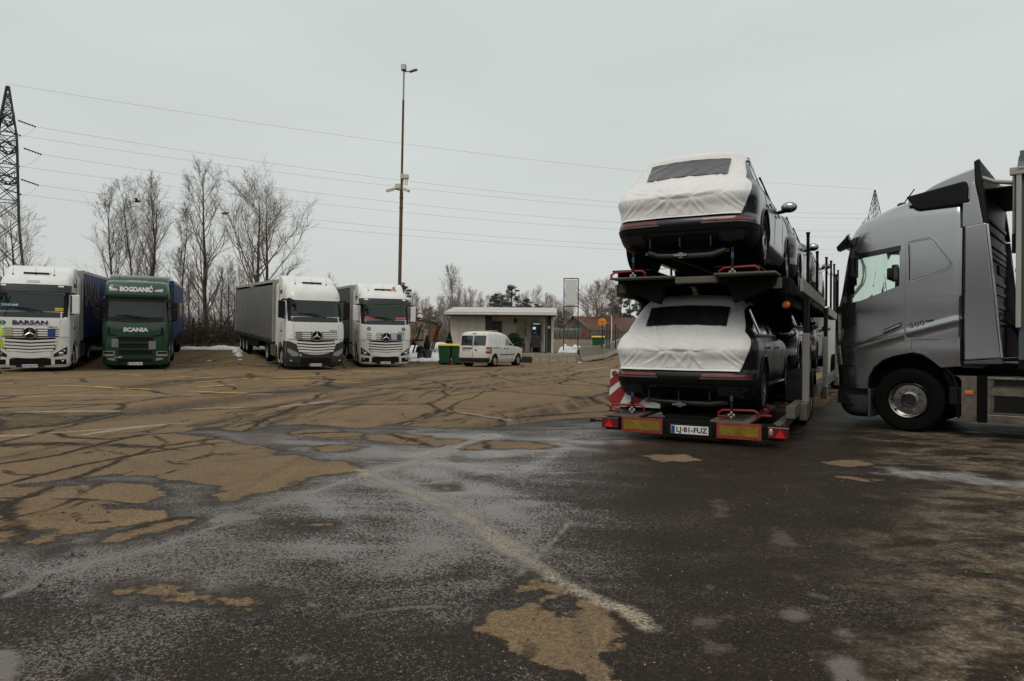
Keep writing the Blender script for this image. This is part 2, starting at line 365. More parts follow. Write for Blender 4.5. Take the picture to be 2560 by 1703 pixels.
def dist_lines(Ls, X, Y, sc=1.0):
    """positive inside a stroke of the given half width, falls off outside"""
    d = np.full(X.shape, -9.0)
    for pts, wd in Ls:
        if wd <= 0: continue
        P = W2(pts); k_ = sc if P[:, 1].mean() > 10 else min(1.0, sc*1.35)
        for i in range(len(P)-1):
            ax, ay = P[i]; ex, ey = P[i+1]-P[i]
            t = np.clip(((X-ax)*ex+(Y-ay)*ey)/(ex*ex+ey*ey+1e-12), 0, 1)
            d = np.maximum(d, wd*k_-np.sqrt((X-ax-t*ex)**2+(Y-ay-t*ey)**2))
    return d
def fpoly(Ps, X, Y, d0=-9.0):
    d = np.full(X.shape, d0)
    for p in Ps: d = np.maximum(d, sdf_poly(W2(p), X, Y))
    return d
ys = np.concatenate([np.linspace(-9, 1.6, 18)[:-1], np.linspace(1.6, 9, 210)[:-1], np.geomspace(9, 46, 210)[:-1], np.geomspace(46, 130, 46)[:-1], np.geomspace(130, 330, 8)])
ax_ = np.linspace(-1, 1, 360); ax_ = np.sign(ax_)*(0.72*np.abs(ax_)+0.55*np.abs(ax_)**3)
X = (ys[:, None]+np.maximum(3.0, 9.5-ys[:, None]*0.65))*ax_[None, :]; Y = np.repeat(ys[:, None], len(ax_), 1)
gzv = np.vectorize(gz)
Z = np.where(Y > 25, gzv(X, Y), 0.0)
dry = fpoly(DRY, X, Y); win_ = fpoly(WETIN, X, Y); dry = np.minimum(dry, -win_)
attrs = {'dry': dry, 'crack': dist_lines(CRACKS, X, Y, 0.42), 'band': dist_lines(BANDS, X, Y), 'streak': dist_lines(STREAK, X, Y), 'wline': dist_lines(WLINE, X, Y), 'pline': dist_lines(PLINE, X, Y),
         'puddle': fpoly(PUD, X, Y), 'mud': fpoly(MUD, X, Y), 'ice': fpoly(ICE, X, Y), 'dirt': fpoly(DIRT, X, Y)}
FILM = [c4((0,700),(600,420),(1000,330),(1500,300),(2100,320),(2357,330),(2600,300),(2800,320),(2750,400),(2500,560),(2480,800),(2500,1100),(2350,1200),(1400,1100),(900,1250),(0,1400),(-400,1200))]
attrs['film'] = fpoly(FILM, X, Y)
FAN = [(c4((1640,500),(1850,590),(2060,680),(2200,770),(2357,860)), .16), (c4((1680,505),(1870,465),(2060,395),(2230,340)), .14), (c4((1900,500),(2100,560),(2357,640)), .14), (c4((1650,390),(1900,450),(2300,520)), .12), (c4((1000,738),(1180,670),(1640,525)), .02), (c4((1400,620),(1500,680),(1600,760)), .05), (c4((1450,830),(1700,900),(1950,840)), .16), (c4((1620,930),(1850,960),(2100,880)), .08), (c4((2000,560),(2100,660),(2150,760)), .12), (c6((0,100),(180,85),(350,55),(640,45)), .18), (c6((0,180),(160,182),(330,175)), .06), (c6((160,190),(300,110),(420,40)), .07), (c6((0,250),(60,330),(220,420)), .12), (c6((120,560),(240,600),(420,690)), .06), (c5((0,200),(200,230),(500,180),(900,70)), .03), (c4((800,335),(950,325),(1200,370),(1500,380)), .12)]
attrs['fan'] = dist_lines(FAN, X, Y)
nr, nc = X.shape
me = bpy.data.meshes.new('asphalt_lot')
vs = np.stack([X, Y, Z], -1).reshape(-1, 3)
idx = np.arange(nr*nc).reshape(nr, nc)
q = np.stack([idx[:-1, :-1], idx[:-1, 1:], idx[1:, 1:], idx[1:, :-1]], -1).reshape(-1, 4)
me.vertices.add(len(vs)); me.vertices.foreach_set('co', vs.ravel().astype(np.float32))
me.loops.add(q.size); me.loops.foreach_set('vertex_index', q.ravel().astype(np.int32))
me.polygons.add(len(q)); me.polygons.foreach_set('loop_start', (np.arange(len(q))*4).astype(np.int32))
me.update(calc_edges=True); me.shade_smooth()
for k, v in attrs.items():
    a = me.attributes.new(k, 'FLOAT', 'POINT'); a.data.foreach_set('value', np.clip(v, -4, 4).ravel().astype(np.float32))

gm, nt_, b = base_mat('cracked_wet_asphalt'); L = nt_.links.new
geo = N(nt_, 'NewGeometry'); POS = geo.outputs['Position']
def noise(scale, detail=5.0, rough=0.6, vec=None, dist=0.0):
    n = N(nt_, 'TexNoise', i_Scale=scale, i_Detail=detail, i_Roughness=rough, i_Distortion=dist); L(vec or POS, n.inputs['Vector']); return n.outputs['Fac']
def at(name): n = N(nt_, 'Attribute', attribute_name=name); return n.outputs['Fac']
def math_(op, a, b_=None, clamp=False):
    n = N(nt_, 'Math', operation=op, use_clamp=clamp)
    for i, v in enumerate((a, b_)):
        if v is None: continue
        if isinstance(v, (int, float)): n.inputs[i].default_value = v
        else: L(v, n.inputs[i])
    return n.outputs[0]
def mrange(v, a, b_, c=0.0, d=1.0, smooth=False):
    n = N(nt_, 'MapRange'); n.interpolation_type = 'SMOOTHSTEP' if smooth else 'LINEAR'
    for i, q_ in enumerate((v, a, b_, c, d)):
        if isinstance(q_, (int, float)): n.inputs[i].default_value = q_
        else: L(q_, n.inputs[i])
    return n.outputs[0]
def mixc(f, a, b_, blend='MIX'):
    n = N(nt_, 'Mix', data_type='RGBA', blend_type=blend)
    if isinstance(f, (int, float)): n.inputs[0].default_value = f
    else: L(f, n.inputs[0])
    for i, v in ((6, a), (7, b_)):
        if isinstance(v, tuple): n.inputs[i].default_value = (*v, 1)
        else: L(v, n.inputs[i])
    return n.outputs[2]
def mixf(f, a, b_):
    n = N(nt_, 'Mix')
    for i, v in ((0, f), (2, a), (3, b_)):
        if isinstance(v, (int, float)): n.inputs[i].default_value = v
        else: L(v, n.inputs[i])
    return n.outputs[0]
n_low = noise(0.35, 4); n_mid = noise(1.7, 7, 0.65); n_edge = noise(5.0, 8, 0.68); n_fine = noise(55, 4, 0.7); n_agg = noise(110, 3, 0.6)
vor = N(nt_, 'TexVoronoi', i_Scale=150.0, i_Randomness=1.0); L(POS, vor.inputs['Vector'])
stone = vor.outputs['Color']; vsep = N(nt_, 'SeparateColor'); L(stone, vsep.inputs[0]); srand = vsep.outputs[0]
# dry mask, edge broken by noise
e1 = math_('MULTIPLY', math_('SUBTRACT', n_edge, 0.5), 0.42); e2 = math_('MULTIPLY', math_('SUBTRACT', n_fine, 0.5), 0.06); e3 = math_('MULTIPLY', math_('SUBTRACT', n_mid, 0.5), 0.35)
dsum = math_('ADD', at('dry'), math_('ADD', e1, math_('ADD', e2, e3)))
dryM = mrange(dsum, 0.0, 0.035, smooth=True)
damp = mrange(dsum, -0.16, 0.02, smooth=True)              # dark damp fringe around dry islands
# cracks
cw = N(nt_, 'Mapping'); cw.inputs['Scale'].default_value = (0.55, 0.30, 1); cw.inputs['Rotation'].default_value = (0, 0, 0.35); L(POS, cw.inputs[0])
wn = N(nt_, 'TexNoise', i_Scale=1.1, i_Detail=6.0, i_Roughness=0.7); L(POS, wn.inputs['Vector'])
wv = N(nt_, 'Mix', data_type='VECTOR'); wv.inputs[0].default_value = 0.22; L(cw.outputs[0], wv.inputs[4]); L(wn.outputs['Color'], wv.inputs[5])
vc = N(nt_, 'TexVoronoi', feature='DISTANCE_TO_EDGE', i_Scale=0.95); L(wv.outputs[1], vc.inputs['Vector'])
ce = math_('ADD', vc.outputs['Distance'], math_('MULTIPLY', math_('SUBTRACT', n_edge, 0.5), 0.03))
cgate = mrange(n_mid, 0.34, 0.46)
vc2 = N(nt_, 'TexVoronoi', feature='DISTANCE_TO_EDGE', i_Scale=2.1); L(wv.outputs[1], vc2.inputs['Vector'])
ce2 = math_('ADD', vc2.outputs['Distance'], math_('MULTIPLY', math_('SUBTRACT', n_edge, 0.5), 0.03))
crackP = math_('MULTIPLY', mrange(ce, 0.026, 0.008), cgate)
crackP = math_('MAXIMUM', crackP, math_('MULTIPLY', mrange(ce2, 0.026, 0.010), math_('MULTIPLY', mrange(n_low, 0.48, 0.58), mrange(n_mid, 0.46, 0.56))))
crackA = mrange(math_('ADD', at('crack'), math_('ADD', math_('MULTIPLY', e1, 0.22), math_('MULTIPLY', e2, 0.6))), -0.012, 0.016)
crack = math_('MAXIMUM', crackA, crackP)
bandA = mrange(math_('ADD', at('band'), math_('MULTIPLY', math_('SUBTRACT', n_edge, 0.46), 2.2)), -0.25, 0.35)
bandA = math_('MULTIPLY', bandA, mrange(n_mid, 0.30, 0.48))
bandA = math_('MULTIPLY', bandA, mrange(noise(9, 7, 0.78), 0.40, 0.54))
ms = N(nt_, 'Mapping'); ms.inputs['Rotation'].default_value = (0, 0, R(-38)); ms.inputs['Scale'].default_value = (2.6, 0.12, 1); L(POS, ms.inputs[0])
n_str = noise(1.6, 5, 0.6, ms.outputs[0])
streak = math_('MULTIPLY', mrange(math_('ADD', at('streak'), math_('MULTIPLY', e1, 1.3)), -0.12, 0.1), mrange(n_str, 0.40, 0.58))
sgen = math_('MULTIPLY', mrange(n_str, 0.56, 0.70), 0.24)
# dry colour
dcol = mixc(mrange(n_mid, 0.3, 0.7), (0.205, 0.136, 0.077), (0.325, 0.223, 0.128))
dcol = mixc(mrange(n_low, 0.35, 0.65, 0.0, 0.55), dcol, (0.180, 0.140, 0.098))
dcol = mixc(mrange(n_agg, 0.40, 0.62, 0.0, 0.55), dcol, (0.070, 0.046, 0.026))
dcol = mixc(mrange(srand, 0.90, 0.99, 0.0, 0.55), dcol, (0.40, 0.31, 0.20))
grain = mrange(noise(34, 7, 0.86), 0.36, 0.64, 0.0, 1.0)
gr2 = mrange(grain, 0.0, 1.0, 0.50, 1.46)
gn = N(nt_, 'CombineColor'); L(gr2, gn.inputs[0]); L(gr2, gn.inputs[1]); L(gr2, gn.inputs[2])
dcol = mixc(1.0, dcol, gn.outputs[0], 'MULTIPLY')
dcol = mixc(sgen, dcol, (0.055, 0.046, 0.038))
dcol = mixc(math_('MULTIPLY', streak, 0.72), dcol, (0.036, 0.030, 0.026))
dcol = mixc(math_('MULTIPLY', bandA, 0.92), dcol, (0.024, 0.018, 0.012))
dcol = mixc(math_('MULTIPLY', crack, 0.92), dcol, (0.026, 0.021, 0.017))
# wet colour
wcol = mixc(mrange(n_mid, 0.3, 0.7), (0.014, 0.0092, 0.0055), (0.034, 0.0235, 0.0150))
wcol = mixc(mrange(srand, 0.965, 0.995, 0.0, 0.8), wcol, (0.15, 0.115, 0.075))
wcol = mixc(math_('MULTIPLY', damp, 0.6), wcol, (0.022, 0.017, 0.012))
wg = mrange(grain, 0.0, 1.0, 0.35, 1.65)
gw = N(nt_, 'CombineColor'); L(wg, gw.inputs[0]); L(wg, gw.inputs[1]); L(wg, gw.inputs[2])
wcol = mixc(1.0, wcol, gw.outputs[0], 'MULTIPLY')
col = mixc(dryM, wcol, dcol)
# right hand grime: trodden grit and thawing slush
dA = mrange(math_('ADD', at('dirt'), math_('MULTIPLY', math_('SUBTRACT', n_mid, 0.5), 2.2)), -0.1, 0.5)
mg = N(nt_, 'Mapping'); mg.inputs['Rotation'].default_value = (0, 0, R(-20)); mg.inputs['Scale'].default_value = (0.8, 1.6, 1); L(POS, mg.inputs[0])
n_g = noise(1.5, 10, 0.74, mg.outputs[0], 0.35)
grim = math_('MULTIPLY', dA, mrange(n_g, 0.45, 0.53))
gcol = mixc(mrange(n_edge, 0.35, 0.68), (0.085, 0.057, 0.034), (0.43, 0.345, 0.25))
gcol = mixc(mrange(grain, 0.35, 0.85, 0.75, 0.0), gcol, (0.028, 0.022, 0.016))
col = mixc(math_('MULTIPLY', grim, 0.95), col, gcol)
iceM = mrange(math_('ADD', at('ice'), math_('ADD', math_('MULTIPLY', e1, 0.9), e3)), -0.02, 0.14)
icol = mixc(mrange(n_edge, 0.36, 0.66), (0.12, 0.105, 0.09), (0.40, 0.385, 0.36))
icol = mixc(mrange(n_fine, 0.45, 0.65, 0.0, 0.6), icol, (0.06, 0.05, 0.042))
col = mixc(iceM, col, icol)
mudM = math_('MULTIPLY', mrange(math_('ADD', at('mud'), math_('ADD', math_('MULTIPLY', e1, 0.9), e2)), -0.02, 0.03), mrange(n_fine, 0.36, 0.46))
col = mixc(math_('MULTIPLY', mudM, 0.9), col, (0.045, 0.022, 0.007))
# worn paint lines and sandy ridge
pl = mrange(math_('ADD', at('pline'), math_('ADD', math_('MULTIPLY', e1, 0.28), e2)), -0.02, 0.03)
pl = math_('MULTIPLY', pl, mrange(n_fine, 0.36, 0.60))
pl = math_('MULTIPLY', pl, mrange(n_edge, 0.30, 0.55, 0.40, 1.0))
col = mixc(pl, col, (0.48, 0.42, 0.33))
# water film: sheen between the stones
wl = mrange(math_('ADD', at('wline'), math_('ADD', math_('MULTIPLY', e1, 0.2), e2)), -0.012, 0.012)
pud = mrange(math_('ADD', at('puddle'), math_('ADD', math_('MULTIPLY', e1, 0.35), e2)), -0.02, 0.02)
n_flow = noise(1.05, 6, 0.62, mg.outputs[0], 0.8)
fA = math_('ADD', mrange(at('fan'), -0.14, 0.10, 0.0, 0.26, True), math_('ADD', mrange(at('film'), -0.8, 0.7, 0.30, 0.74), math_('MULTIPLY', math_('SUBTRACT', n_flow, 0.5), 1.5)))
def grains(sc):
    v = N(nt_, 'TexVoronoi', i_Scale=sc, i_Randomness=1.0); L(POS, v.inputs['Vector']); s_ = N(nt_, 'SeparateColor'); L(v.outputs['Color'], s_.inputs[0])
    return math_('ADD', math_('MULTIPLY', v.outputs['Distance'], 1.15), math_('MULTIPLY', math_('SUBTRACT', s_.outputs[1], 0.5), 0.55))
hgt = math_('SUBTRACT', 1.0, math_('MINIMUM', grains(78), math_('ADD', grains(170), 0.08)))
hgt = math_('ADD', math_('MULTIPLY', hgt, 0.75), math_('MULTIPLY', mrange(noise(30, 4, 0.75), 0.3, 0.7), 0.25))
fA = mrange(fA, 0.0, 1.15, 0.0, 0.86)
film = mrange(math_('SUBTRACT', fA, hgt), -0.09, 0.07)
film = math_('MULTIPLY', film, math_('SUBTRACT', 1.0, dryM))
film = math_('MULTIPLY', film, math_('SUBTRACT', 1.0, math_('MULTIPLY', damp, 0.9)))
film = math_('MULTIPLY', film, math_('SUBTRACT', 1.0, math_('MULTIPLY', math_('MAXIMUM', grim, iceM), 0.9)))
film = math_('MULTIPLY', film, math_('SUBTRACT', 1.0, math_('MULTIPLY', pl, 0.85)))
pudx = math_('MULTIPLY', math_('MAXIMUM', math_('MULTIPLY', wl, mrange(n_edge, 0.26, 0.38)), pud), mrange(hgt, 0.98, 0.86))
film = math_('MAXIMUM', film, pudx)
film = math_('MAXIMUM', film, math_('MULTIPLY', mudM, 0.8))
col = mixc(math_('MULTIPLY', film, 0.75), col, (0.112, 0.074, 0.058))
L(col, b.inputs['Base Color'])
wrough = mixf(film, mrange(n_mid, 0.3, 0.7, 0.50, 0.68), 0.19)
rough = mixf(dryM, wrough, 0.92)
rough = mixf(math_('MULTIPLY', math_('MAXIMUM', grim, iceM), math_('SUBTRACT', 1.0, film)), rough, 0.8)
rough = mixf(math_('MULTIPLY', dryM, math_('MULTIPLY', bandA, 0.8)), rough, 0.5)
L(rough, b.inputs['Roughness'])
L(mixf(dryM, mixf(film, 0.12, 0.5), 0.08), b.inputs['Specular IOR Level'])
bh = math_('ADD', math_('MULTIPLY', n_agg, 0.4), math_('MULTIPLY', n_fine, 0.7))
bh = math_('SUBTRACT', bh, math_('MULTIPLY', math_('MULTIPLY', crack, dryM), 1.2))
bh = mixf(film, bh, math_('MULTIPLY', n_fine, 0.30))
bp = N(nt_, 'Bump'); bp.inputs['Distance'].default_value = 0.012; L(mixf(film, 0.8, 0.30), bp.inputs['Strength']); L(bh, bp.inputs['Height']); L(bp.outputs[0], b.inputs['Normal'])
me.materials.append(gm)
lot = struct(link('asphalt_lot', me)); lot['label'] = 'cracked half wet brown asphalt of the truck park'

# verge: last year's grass and leaf litter beyond the lot
def yb(x):
    if x < -7.0: return 44.3+0.5*(x+18.5)
    if x < -6.6: return 50.05+(x+7)/.4*(38.6-50.05)
    if x < -2.6: return 38.6
    if x < -2.2: return 38.6+(x+2.6)/.4*(50-38.6)
    if x < 4.6: return 50.0
    return 60.0+0.0*x
vm, nt_, b = base_mat('verge_litter'); L = nt_.links.new
geo = N(nt_, 'NewGeometry'); POS = geo.outputs['Position']
a1 = noise(0.5, 6, 0.7); a2 = noise(6, 8, 0.75); a3 = noise(0.09, 3)
vcol = mixc(mrange(a1, 0.35, 0.65), (0.060, 0.043, 0.026), (0.145, 0.110, 0.060))
vcol = mixc(mrange(a2, 0.4, 0.68, 0, 0.8), vcol, (0.028, 0.021, 0.014))
vcol = mixc(mrange(a3, 0.55, 0.68, 0, 0.5), vcol, (0.045, 0.075, 0.022))
L(vcol, b.inputs['Base Color']); b.inputs['Roughness'].default_value = 0.95
bp = N(nt_, 'Bump'); bp.inputs['Distance'].default_value = 0.12; L(a2, bp.inputs['Height']); L(bp.outputs[0], b.inputs['Normal'])
mb = MB(); xs_ = sorted(list(np.linspace(-140, 150, 150))+[-7.01, -6.99, -6.61, -6.59, -2.61, -2.59, -2.21, -2.19, 4.59, 4.61]+list(np.linspace(-6.5, -2.7, 9))); fr_ = [0, .6, 1.5, 3, 6, 10, 16, 26, 45, 80, 150, 270]
rows = []
for d in fr_: rows.append([(x*(1+max(0, d-16)/60), yb(x)+d, gz(x*(1+max(0, d-16)/60), yb(x)+d)+(0.05 if d else 0.015)) for x in xs_])
mb.grid(rows); o = struct(mb.build('verge', vm, smooth=60)); o['label'] = 'brown winter grass and leaf litter beyond the lot'

# kerb along the snowy verge left of the kiosk
CONC = mat('concrete', (0.32, 0.27, 0.205), 0.85, var=0.16, vs=5, bump=0.25, bs=40, dirt=0.45, dcol=(0.09,0.07,0.05), ds=3)
for i in range(6):
    x0 = -6.6+i*0.66
    MB().box(x0, x0+0.645, 38.35, 38.55, -0.05, 0.16).build('kerb_stone', CONC, lot, bevel=0.015)
YPAINT = mat('worn_yellow_paint', (0.60, 0.36, 0.04), 0.8, var=0.3, vs=6, dirt=0.8, dcol=(0.17,0.12,0.07), ds=2.2)
WPAINT = mat('worn_white_paint', (0.40, 0.37, 0.32), 0.8, var=0.3, vs=6, dirt=0.7, dcol=(0.15,0.12,0.09), ds=2.5)
def paint(pts, wd, m, name='painted_line'):
    P = [G(*p) for p in pts]; mb = MB(); rows = []
    for i, p in enumerate(P):
        t = (P[min(i+1, len(P)-1)]-P[max(i-1, 0)]); t.z = 0; t.normalize(); nrm = Vector((-t.y, t.x, 0))
        rows.append([(*(p+nrm*wd/2*s_).xy, gz(*(p+nrm*wd/2*s_).xy)+0.006) for s_ in (-1, 1)])
    rr2 = []
    for a, b2 in zip(rows[:-1], rows[1:]):
        for t in range(6): rr2.append([tuple(Vector(a[j]).lerp(Vector(b2[j]), t/6)) for j in (0, 1)])
    rr2.append(rows[-1])
    rr2 = [[(x, y, gz(x, y)+0.006) for x, y, z in r_] for r_ in rr2]
    mb.grid(rr2); return mb.build(name, m, lot)
YL = [c4((-60,82),(115,78)), c4((-60,112),(60,108)), c4((330,58),(480,62),(680,72)), c4((210,115),(420,120),(540,130)), c4((560,130),(680,132)), c4((790,32),(900,30),(1060,24)), c4((800,75),(950,82),(1040,78)),
      c4((880,102),(1060,88),(1250,82),(1460,70)), c4((1100,84),(1280,92),(1400,96)), c4((900,124),(1060,112)), c4((860,142),(1000,148),(1120,152)), c4((1500,98),(1640,104)), c4((1500,60),(1660,55),(1800,52)), c4((1600,50),(1850,62)), c4((1850,26),(2010,20)), c4((600,70),(680,72))]
for p in YL: paint(p, 0.15, YPAINT)
for p in [[(1440,928),(1520,918)], [(1380,912),(1440,904)]]: paint(p, 0.13, WPAINT)
# ================================================================== curved body shells (stack of plan outlines)
def pchip(xs, ys):
    xs, ys = np.array(xs, float), np.array(ys, float); h = np.diff(xs); dl = np.diff(ys)/h; d = np.zeros(len(xs))
    for i in range(1, len(xs)-1):
        if dl[i-1]*dl[i] > 0:
            w1, w2 = 2*h[i]+h[i-1], h[i]+2*h[i-1]; d[i] = (w1+w2)/(w1/dl[i-1]+w2/dl[i])
    d[0], d[-1] = dl[0], dl[-1]
    def f(x):
        x = min(max(x, xs[0]), xs[-1]); i = min(int(np.searchsorted(xs, x, 'right'))-1, len(xs)-2); i = max(i, 0)
        t = (x-xs[i])/h[i]; t2, t3 = t*t, t*t*t
        return float((2*t3-3*t2+1)*ys[i]+(t3-2*t2+t)*h[i]*d[i]+(-2*t3+3*t2)*ys[i+1]+(t3-t2)*h[i]*d[i+1])
    return f
class Shell:
    """rows: (z, x_rear, x_front, half_width, rear corner rx, ry, front corner rx, ry, rear bow, front bow)"""
    def __init__(s, rows, nR=7, nC=9, nS=14, nF=7, grow=0.0):
        s.nR, s.nC, s.nS, s.nF = nR, nC, nS, nF; s.zs = [r_[0] for r_ in rows]; s.grow = grow
        s.fn = [pchip(s.zs, [r_[i] for r_ in rows]) for i in range(1, 10)]; s.K = nR+nC+nS+nC+nF; s.cache = {}
    def half(s, z):
        key = round(z, 5)
        if key in s.cache: return s.cache[key]
        xr, xf, b, rx, ry, fx, fy, br, bf = [f(z) for f in s.fn]; g = s.grow; xr -= g; xf += g; b += g
        P = []
        for i in range(s.nR):
            y = (b-ry)*i/s.nR; P.append((xr+br*(y/b)**2, y))
        cx = xr+br*((b-ry)/b)**2+rx
        for i in range(s.nC):
            a = PI/2*i/s.nC; P.append((cx-rx*math.cos(a), b-ry+ry*math.sin(a)))
        fcx = xf-bf*((b-fy)/b)**2-fx
        for i in range(s.nS): P.append((cx+(fcx-cx)*i/s.nS, b))
        for i in range(s.nC):
            a = PI/2*i/s.nC; P.append((fcx+fx*math.sin(a), b-fy+fy*math.cos(a)))
        for i in range(s.nF+1):
            y = (b-fy)*(1-i/s.nF); P.append((xf-bf*(y/b)**2, y))
        s.cache[key] = P; return P
    def P(s, k, z):
        sg = 1
        if k < 0: k, sg = -k, -1
        h = s.half(z); k = min(k, s.K); i = min(int(k), s.K-1); t = k-i; a, b = h[i], h[i+1]
        return Vector((a[0]+(b[0]-a[0])*t, sg*(a[1]+(b[1]-a[1])*t), z))
    def Nn(s, k, z):
        e, ez = 0.35, 0.012
        dk = s.P(k+e, z)-s.P(k-e, z) if k >= e or k <= -e else Vector((0, 1, 0))
        if abs(k)+e > s.K: dk = s.P(k, z)-s.P(k-2*e if k > 0 else k+2*e, z); dk = dk if k > 0 else -dk
        z0, z1 = max(z-ez, s.zs[0]), min(z+ez, s.zs[-1]); dz = s.P(k, z1)-s.P(k, z0)
        n = dz.cross(dk)
        return n.normalized() if n.length > 1e-9 else Vector((0, 0, 1))
    def kx(s, x, z, side=1):
        h = s.half(z); a, b = s.nR, s.nR+2*s.nC+s.nS
        xs = [h[i][0] for i in range(a, b+1)]
        return side*(a+float(np.interp(x, xs, range(len(xs)))))
    def kf(s, y, z):
        h = s.half(z); a = s.nR+s.nC+s.nS; yy = [h[i][1] for i in range(s.K, a-1, -1)]
        k = s.K-float(np.interp(abs(y), yy, range(len(yy)))); return k if y >= 0 else -k
    def kr(s, y, z):
        h = s.half(z); yy = [h[i][1] for i in range(0, s.nR+s.nC+1)]
        k = float(np.interp(abs(y), yy, range(len(yy)))); return k if y >= 0 else -k
    def at(s, mode, a, z, off=0.0, side=1):
        k = s.kx(a, z, side) if mode == 'S' else s.kf(a, z) if mode == 'F' else s.kr(a, z) if mode == 'R' else a
        return s.P(k, z)+s.Nn(k, z)*off
    def body(s, name, mats, step=0.05, z0=None, z1=None, smooth=40):
        z0 = s.zs[0] if z0 is None else z0; z1 = s.zs[-1] if z1 is None else z1
        n = max(2, int((z1-z0)/step)); zz = sorted(set([z0+(z1-z0)*i/n for i in range(n+1)]+[z for z in s.zs if z0 < z < z1]))
        zz = [z for i, z in enumerate(zz) if i == 0 or z-zz[i-1] > 0.004]
        mb = MB(); rows = [[s.P(k, z) for k in range(-s.K+1, s.K+1)] for z in zz]
        mb.grid(rows, closed=True); m = 2*s.K
        mb.f.append(tuple(range(m-1, -1, -1))); mb.f.append(tuple(range((len(zz)-1)*m, len(zz)*m))); mb.mi += [0, 0]
        return mb.mesh(name, mats, smooth)
    def patch(s, mode, As, zlo, zhi, nz=6, off=0.006, thick=0.0, side=1, wob=None):
        """sheet lying on the shell between two curves; with thickness it gets a rim"""
        f = lambda q, i, a: q(a) if callable(q) else (q[i] if isinstance(q, (list, tuple)) else q)
        rows = []
        for j in range(nz+1):
            row = []
            for i, a in enumerate(As):
                lo, hi = f(zlo, i, a), f(zhi, i, a); z = lo+(hi-lo)*j/nz
                o_ = off if wob is None else off+wob(a, z)
                row.append(s.at(mode, a, z, o_, side))
            rows.append(row)
        mb = MB(); mb.grid(rows)
        if thick:
            back = []
            for j in range(nz+1):
                back.append([])
                for i, a in enumerate(As):
                    lo, hi = f(zlo, i, a), f(zhi, i, a); z = lo+(hi-lo)*j/nz
                    back[-1].append(s.at(mode, a, z, off-thick, side))
            m = len(As); rim = [(0, i) for i in range(m)]+[(j, m-1) for j in range(1, nz+1)]+[(nz, i) for i in range(m-2, -1, -1)]+[(j, 0) for j in range(nz-1, 0, -1)]
            mb.grid([[rows[j][i] for j, i in rim], [back[j][i] for j, i in rim]], closed=True)
        return mb
def lin(a, b, n): return [a+(b-a)*i/(n-1) for i in range(n)]
def curve(*pts): 
    xs, zs = [p[0] for p in pts], [p[1] for p in pts]
    return lambda x: float(np.interp(x, xs, zs))

# ------------------------------------------------------------------ wheels
def _truck_tyre():
    r, h = 0.5, 0.15
    mb = MB().lathe([(0.30,-h*.9),(0.40,-h*1.02),(0.46,-h*.98),(0.49,-h*.8),(r,-h*.55),(r,h*.55),(0.49,h*.8),(0.46,h*.98),(0.40,h*1.02),(0.30,h*.9),(0.285,0)], n=40, caps=False)
    for k in range(-2, 3): pass
    return mb.mesh('tyre', RUBBER, 30)
def _truck_rim(m, deep):
    mb = MB()
    if deep == 'v': prof = [(0.275,.13),(0.262,.125),(0.245,.02),(0.225,-.01),(0.13,-.01),(0.125,.05),(0.10,.055),(0.095,.0),(0,0)]
    elif deep: prof = [(0.30,.135),(0.285,.12),(0.27,.0),(0.20,-.03),(0.13,-.02),(0.115,.06),(0.0,.065)]
    else: prof = [(0.30,.135),(0.285,.125),(0.265,.03),(0.22,.05),(0.185,.115),(0.135,.12),(0.125,.15),(0.105,.16),(0.0,.16)]
    mb.lathe(prof, n=32, caps=False)
    for k in range(10):
        a = 2*PI*k/10; rr = 0.165; yy = 0.115 if not deep else -0.03 if deep != 'v' else -.012
        mb.lathe([(0.016,0),(0.016,.035),(0.004,.05)], (rr*math.cos(a), yy, rr*math.sin(a)), n=6)
    mb.lathe([(0.30,-.13),(0.27,0.0),(0.0,0.0)], n=20, caps=False)
    return mb.mesh('rim', m, 35)
T_TYRE = _truck_tyre(); T_RIMF = _truck_rim(WRIM, False); T_RIMR = _truck_rim(WRIM, True)
def wheel(parent, x, y, z=0.5, sc=1.0, tyre=None, rim=None, front=True):
    t = link('wheel', tyre or T_TYRE, parent); t.location = (x, y, z); t.scale = (sc, sc if y > 0 else sc, sc)
    if y < 0: t.rotation_euler = (0, 0, PI)
    r_ = link('rim', rim or (T_RIMF if front else T_RIMR), t); return t

def rrect(x0, x1, z0, z1, r_, n=5):
    P = []
    for cx, cz, a0 in ((x1-r_, z1-r_, 0), (x0+r_, z1-r_, 90), (x0+r_, z0+r_, 180), (x1-r_, z0+r_, 270)):
        for i in range(n+1):
            a = R(a0+90*i/n); P.append((cx+r_*math.cos(a), cz+r_*math.sin(a)))
    return P
def plate(parent, txt, c, xdir=(0,1,0), w_=0.52, h_=0.115, size=0.085, nrm=(1,0,0), col=None):
    c = Vector(c); xd = Vector(xdir).normalized(); nd = Vector(nrm).normalized(); up = nd.cross(xd)
    M = Matrix(((xd.x, up.x, nd.x, c.x), (xd.y, up.y, nd.y, c.y), (xd.z, up.z, nd.z, c.z), (0,0,0,1)))
    p = MB().box(-w_/2, w_/2, -h_/2, h_/2, -0.008, 0.004, M).build('number_plate', WHITEM, parent, bevel=0.003)
    MB().box(-w_/2+.005, -w_/2+.05, -h_/2+.005, h_/2-.005, 0.004, 0.007, M).build('plate_band', BLUEM, p)
    text('plate_text', txt, size, BLACKM, p, c+nd*0.006+xd*0.025, xd, up, bold=0.002, width=w_*0.82, ext=0.001)
    return p
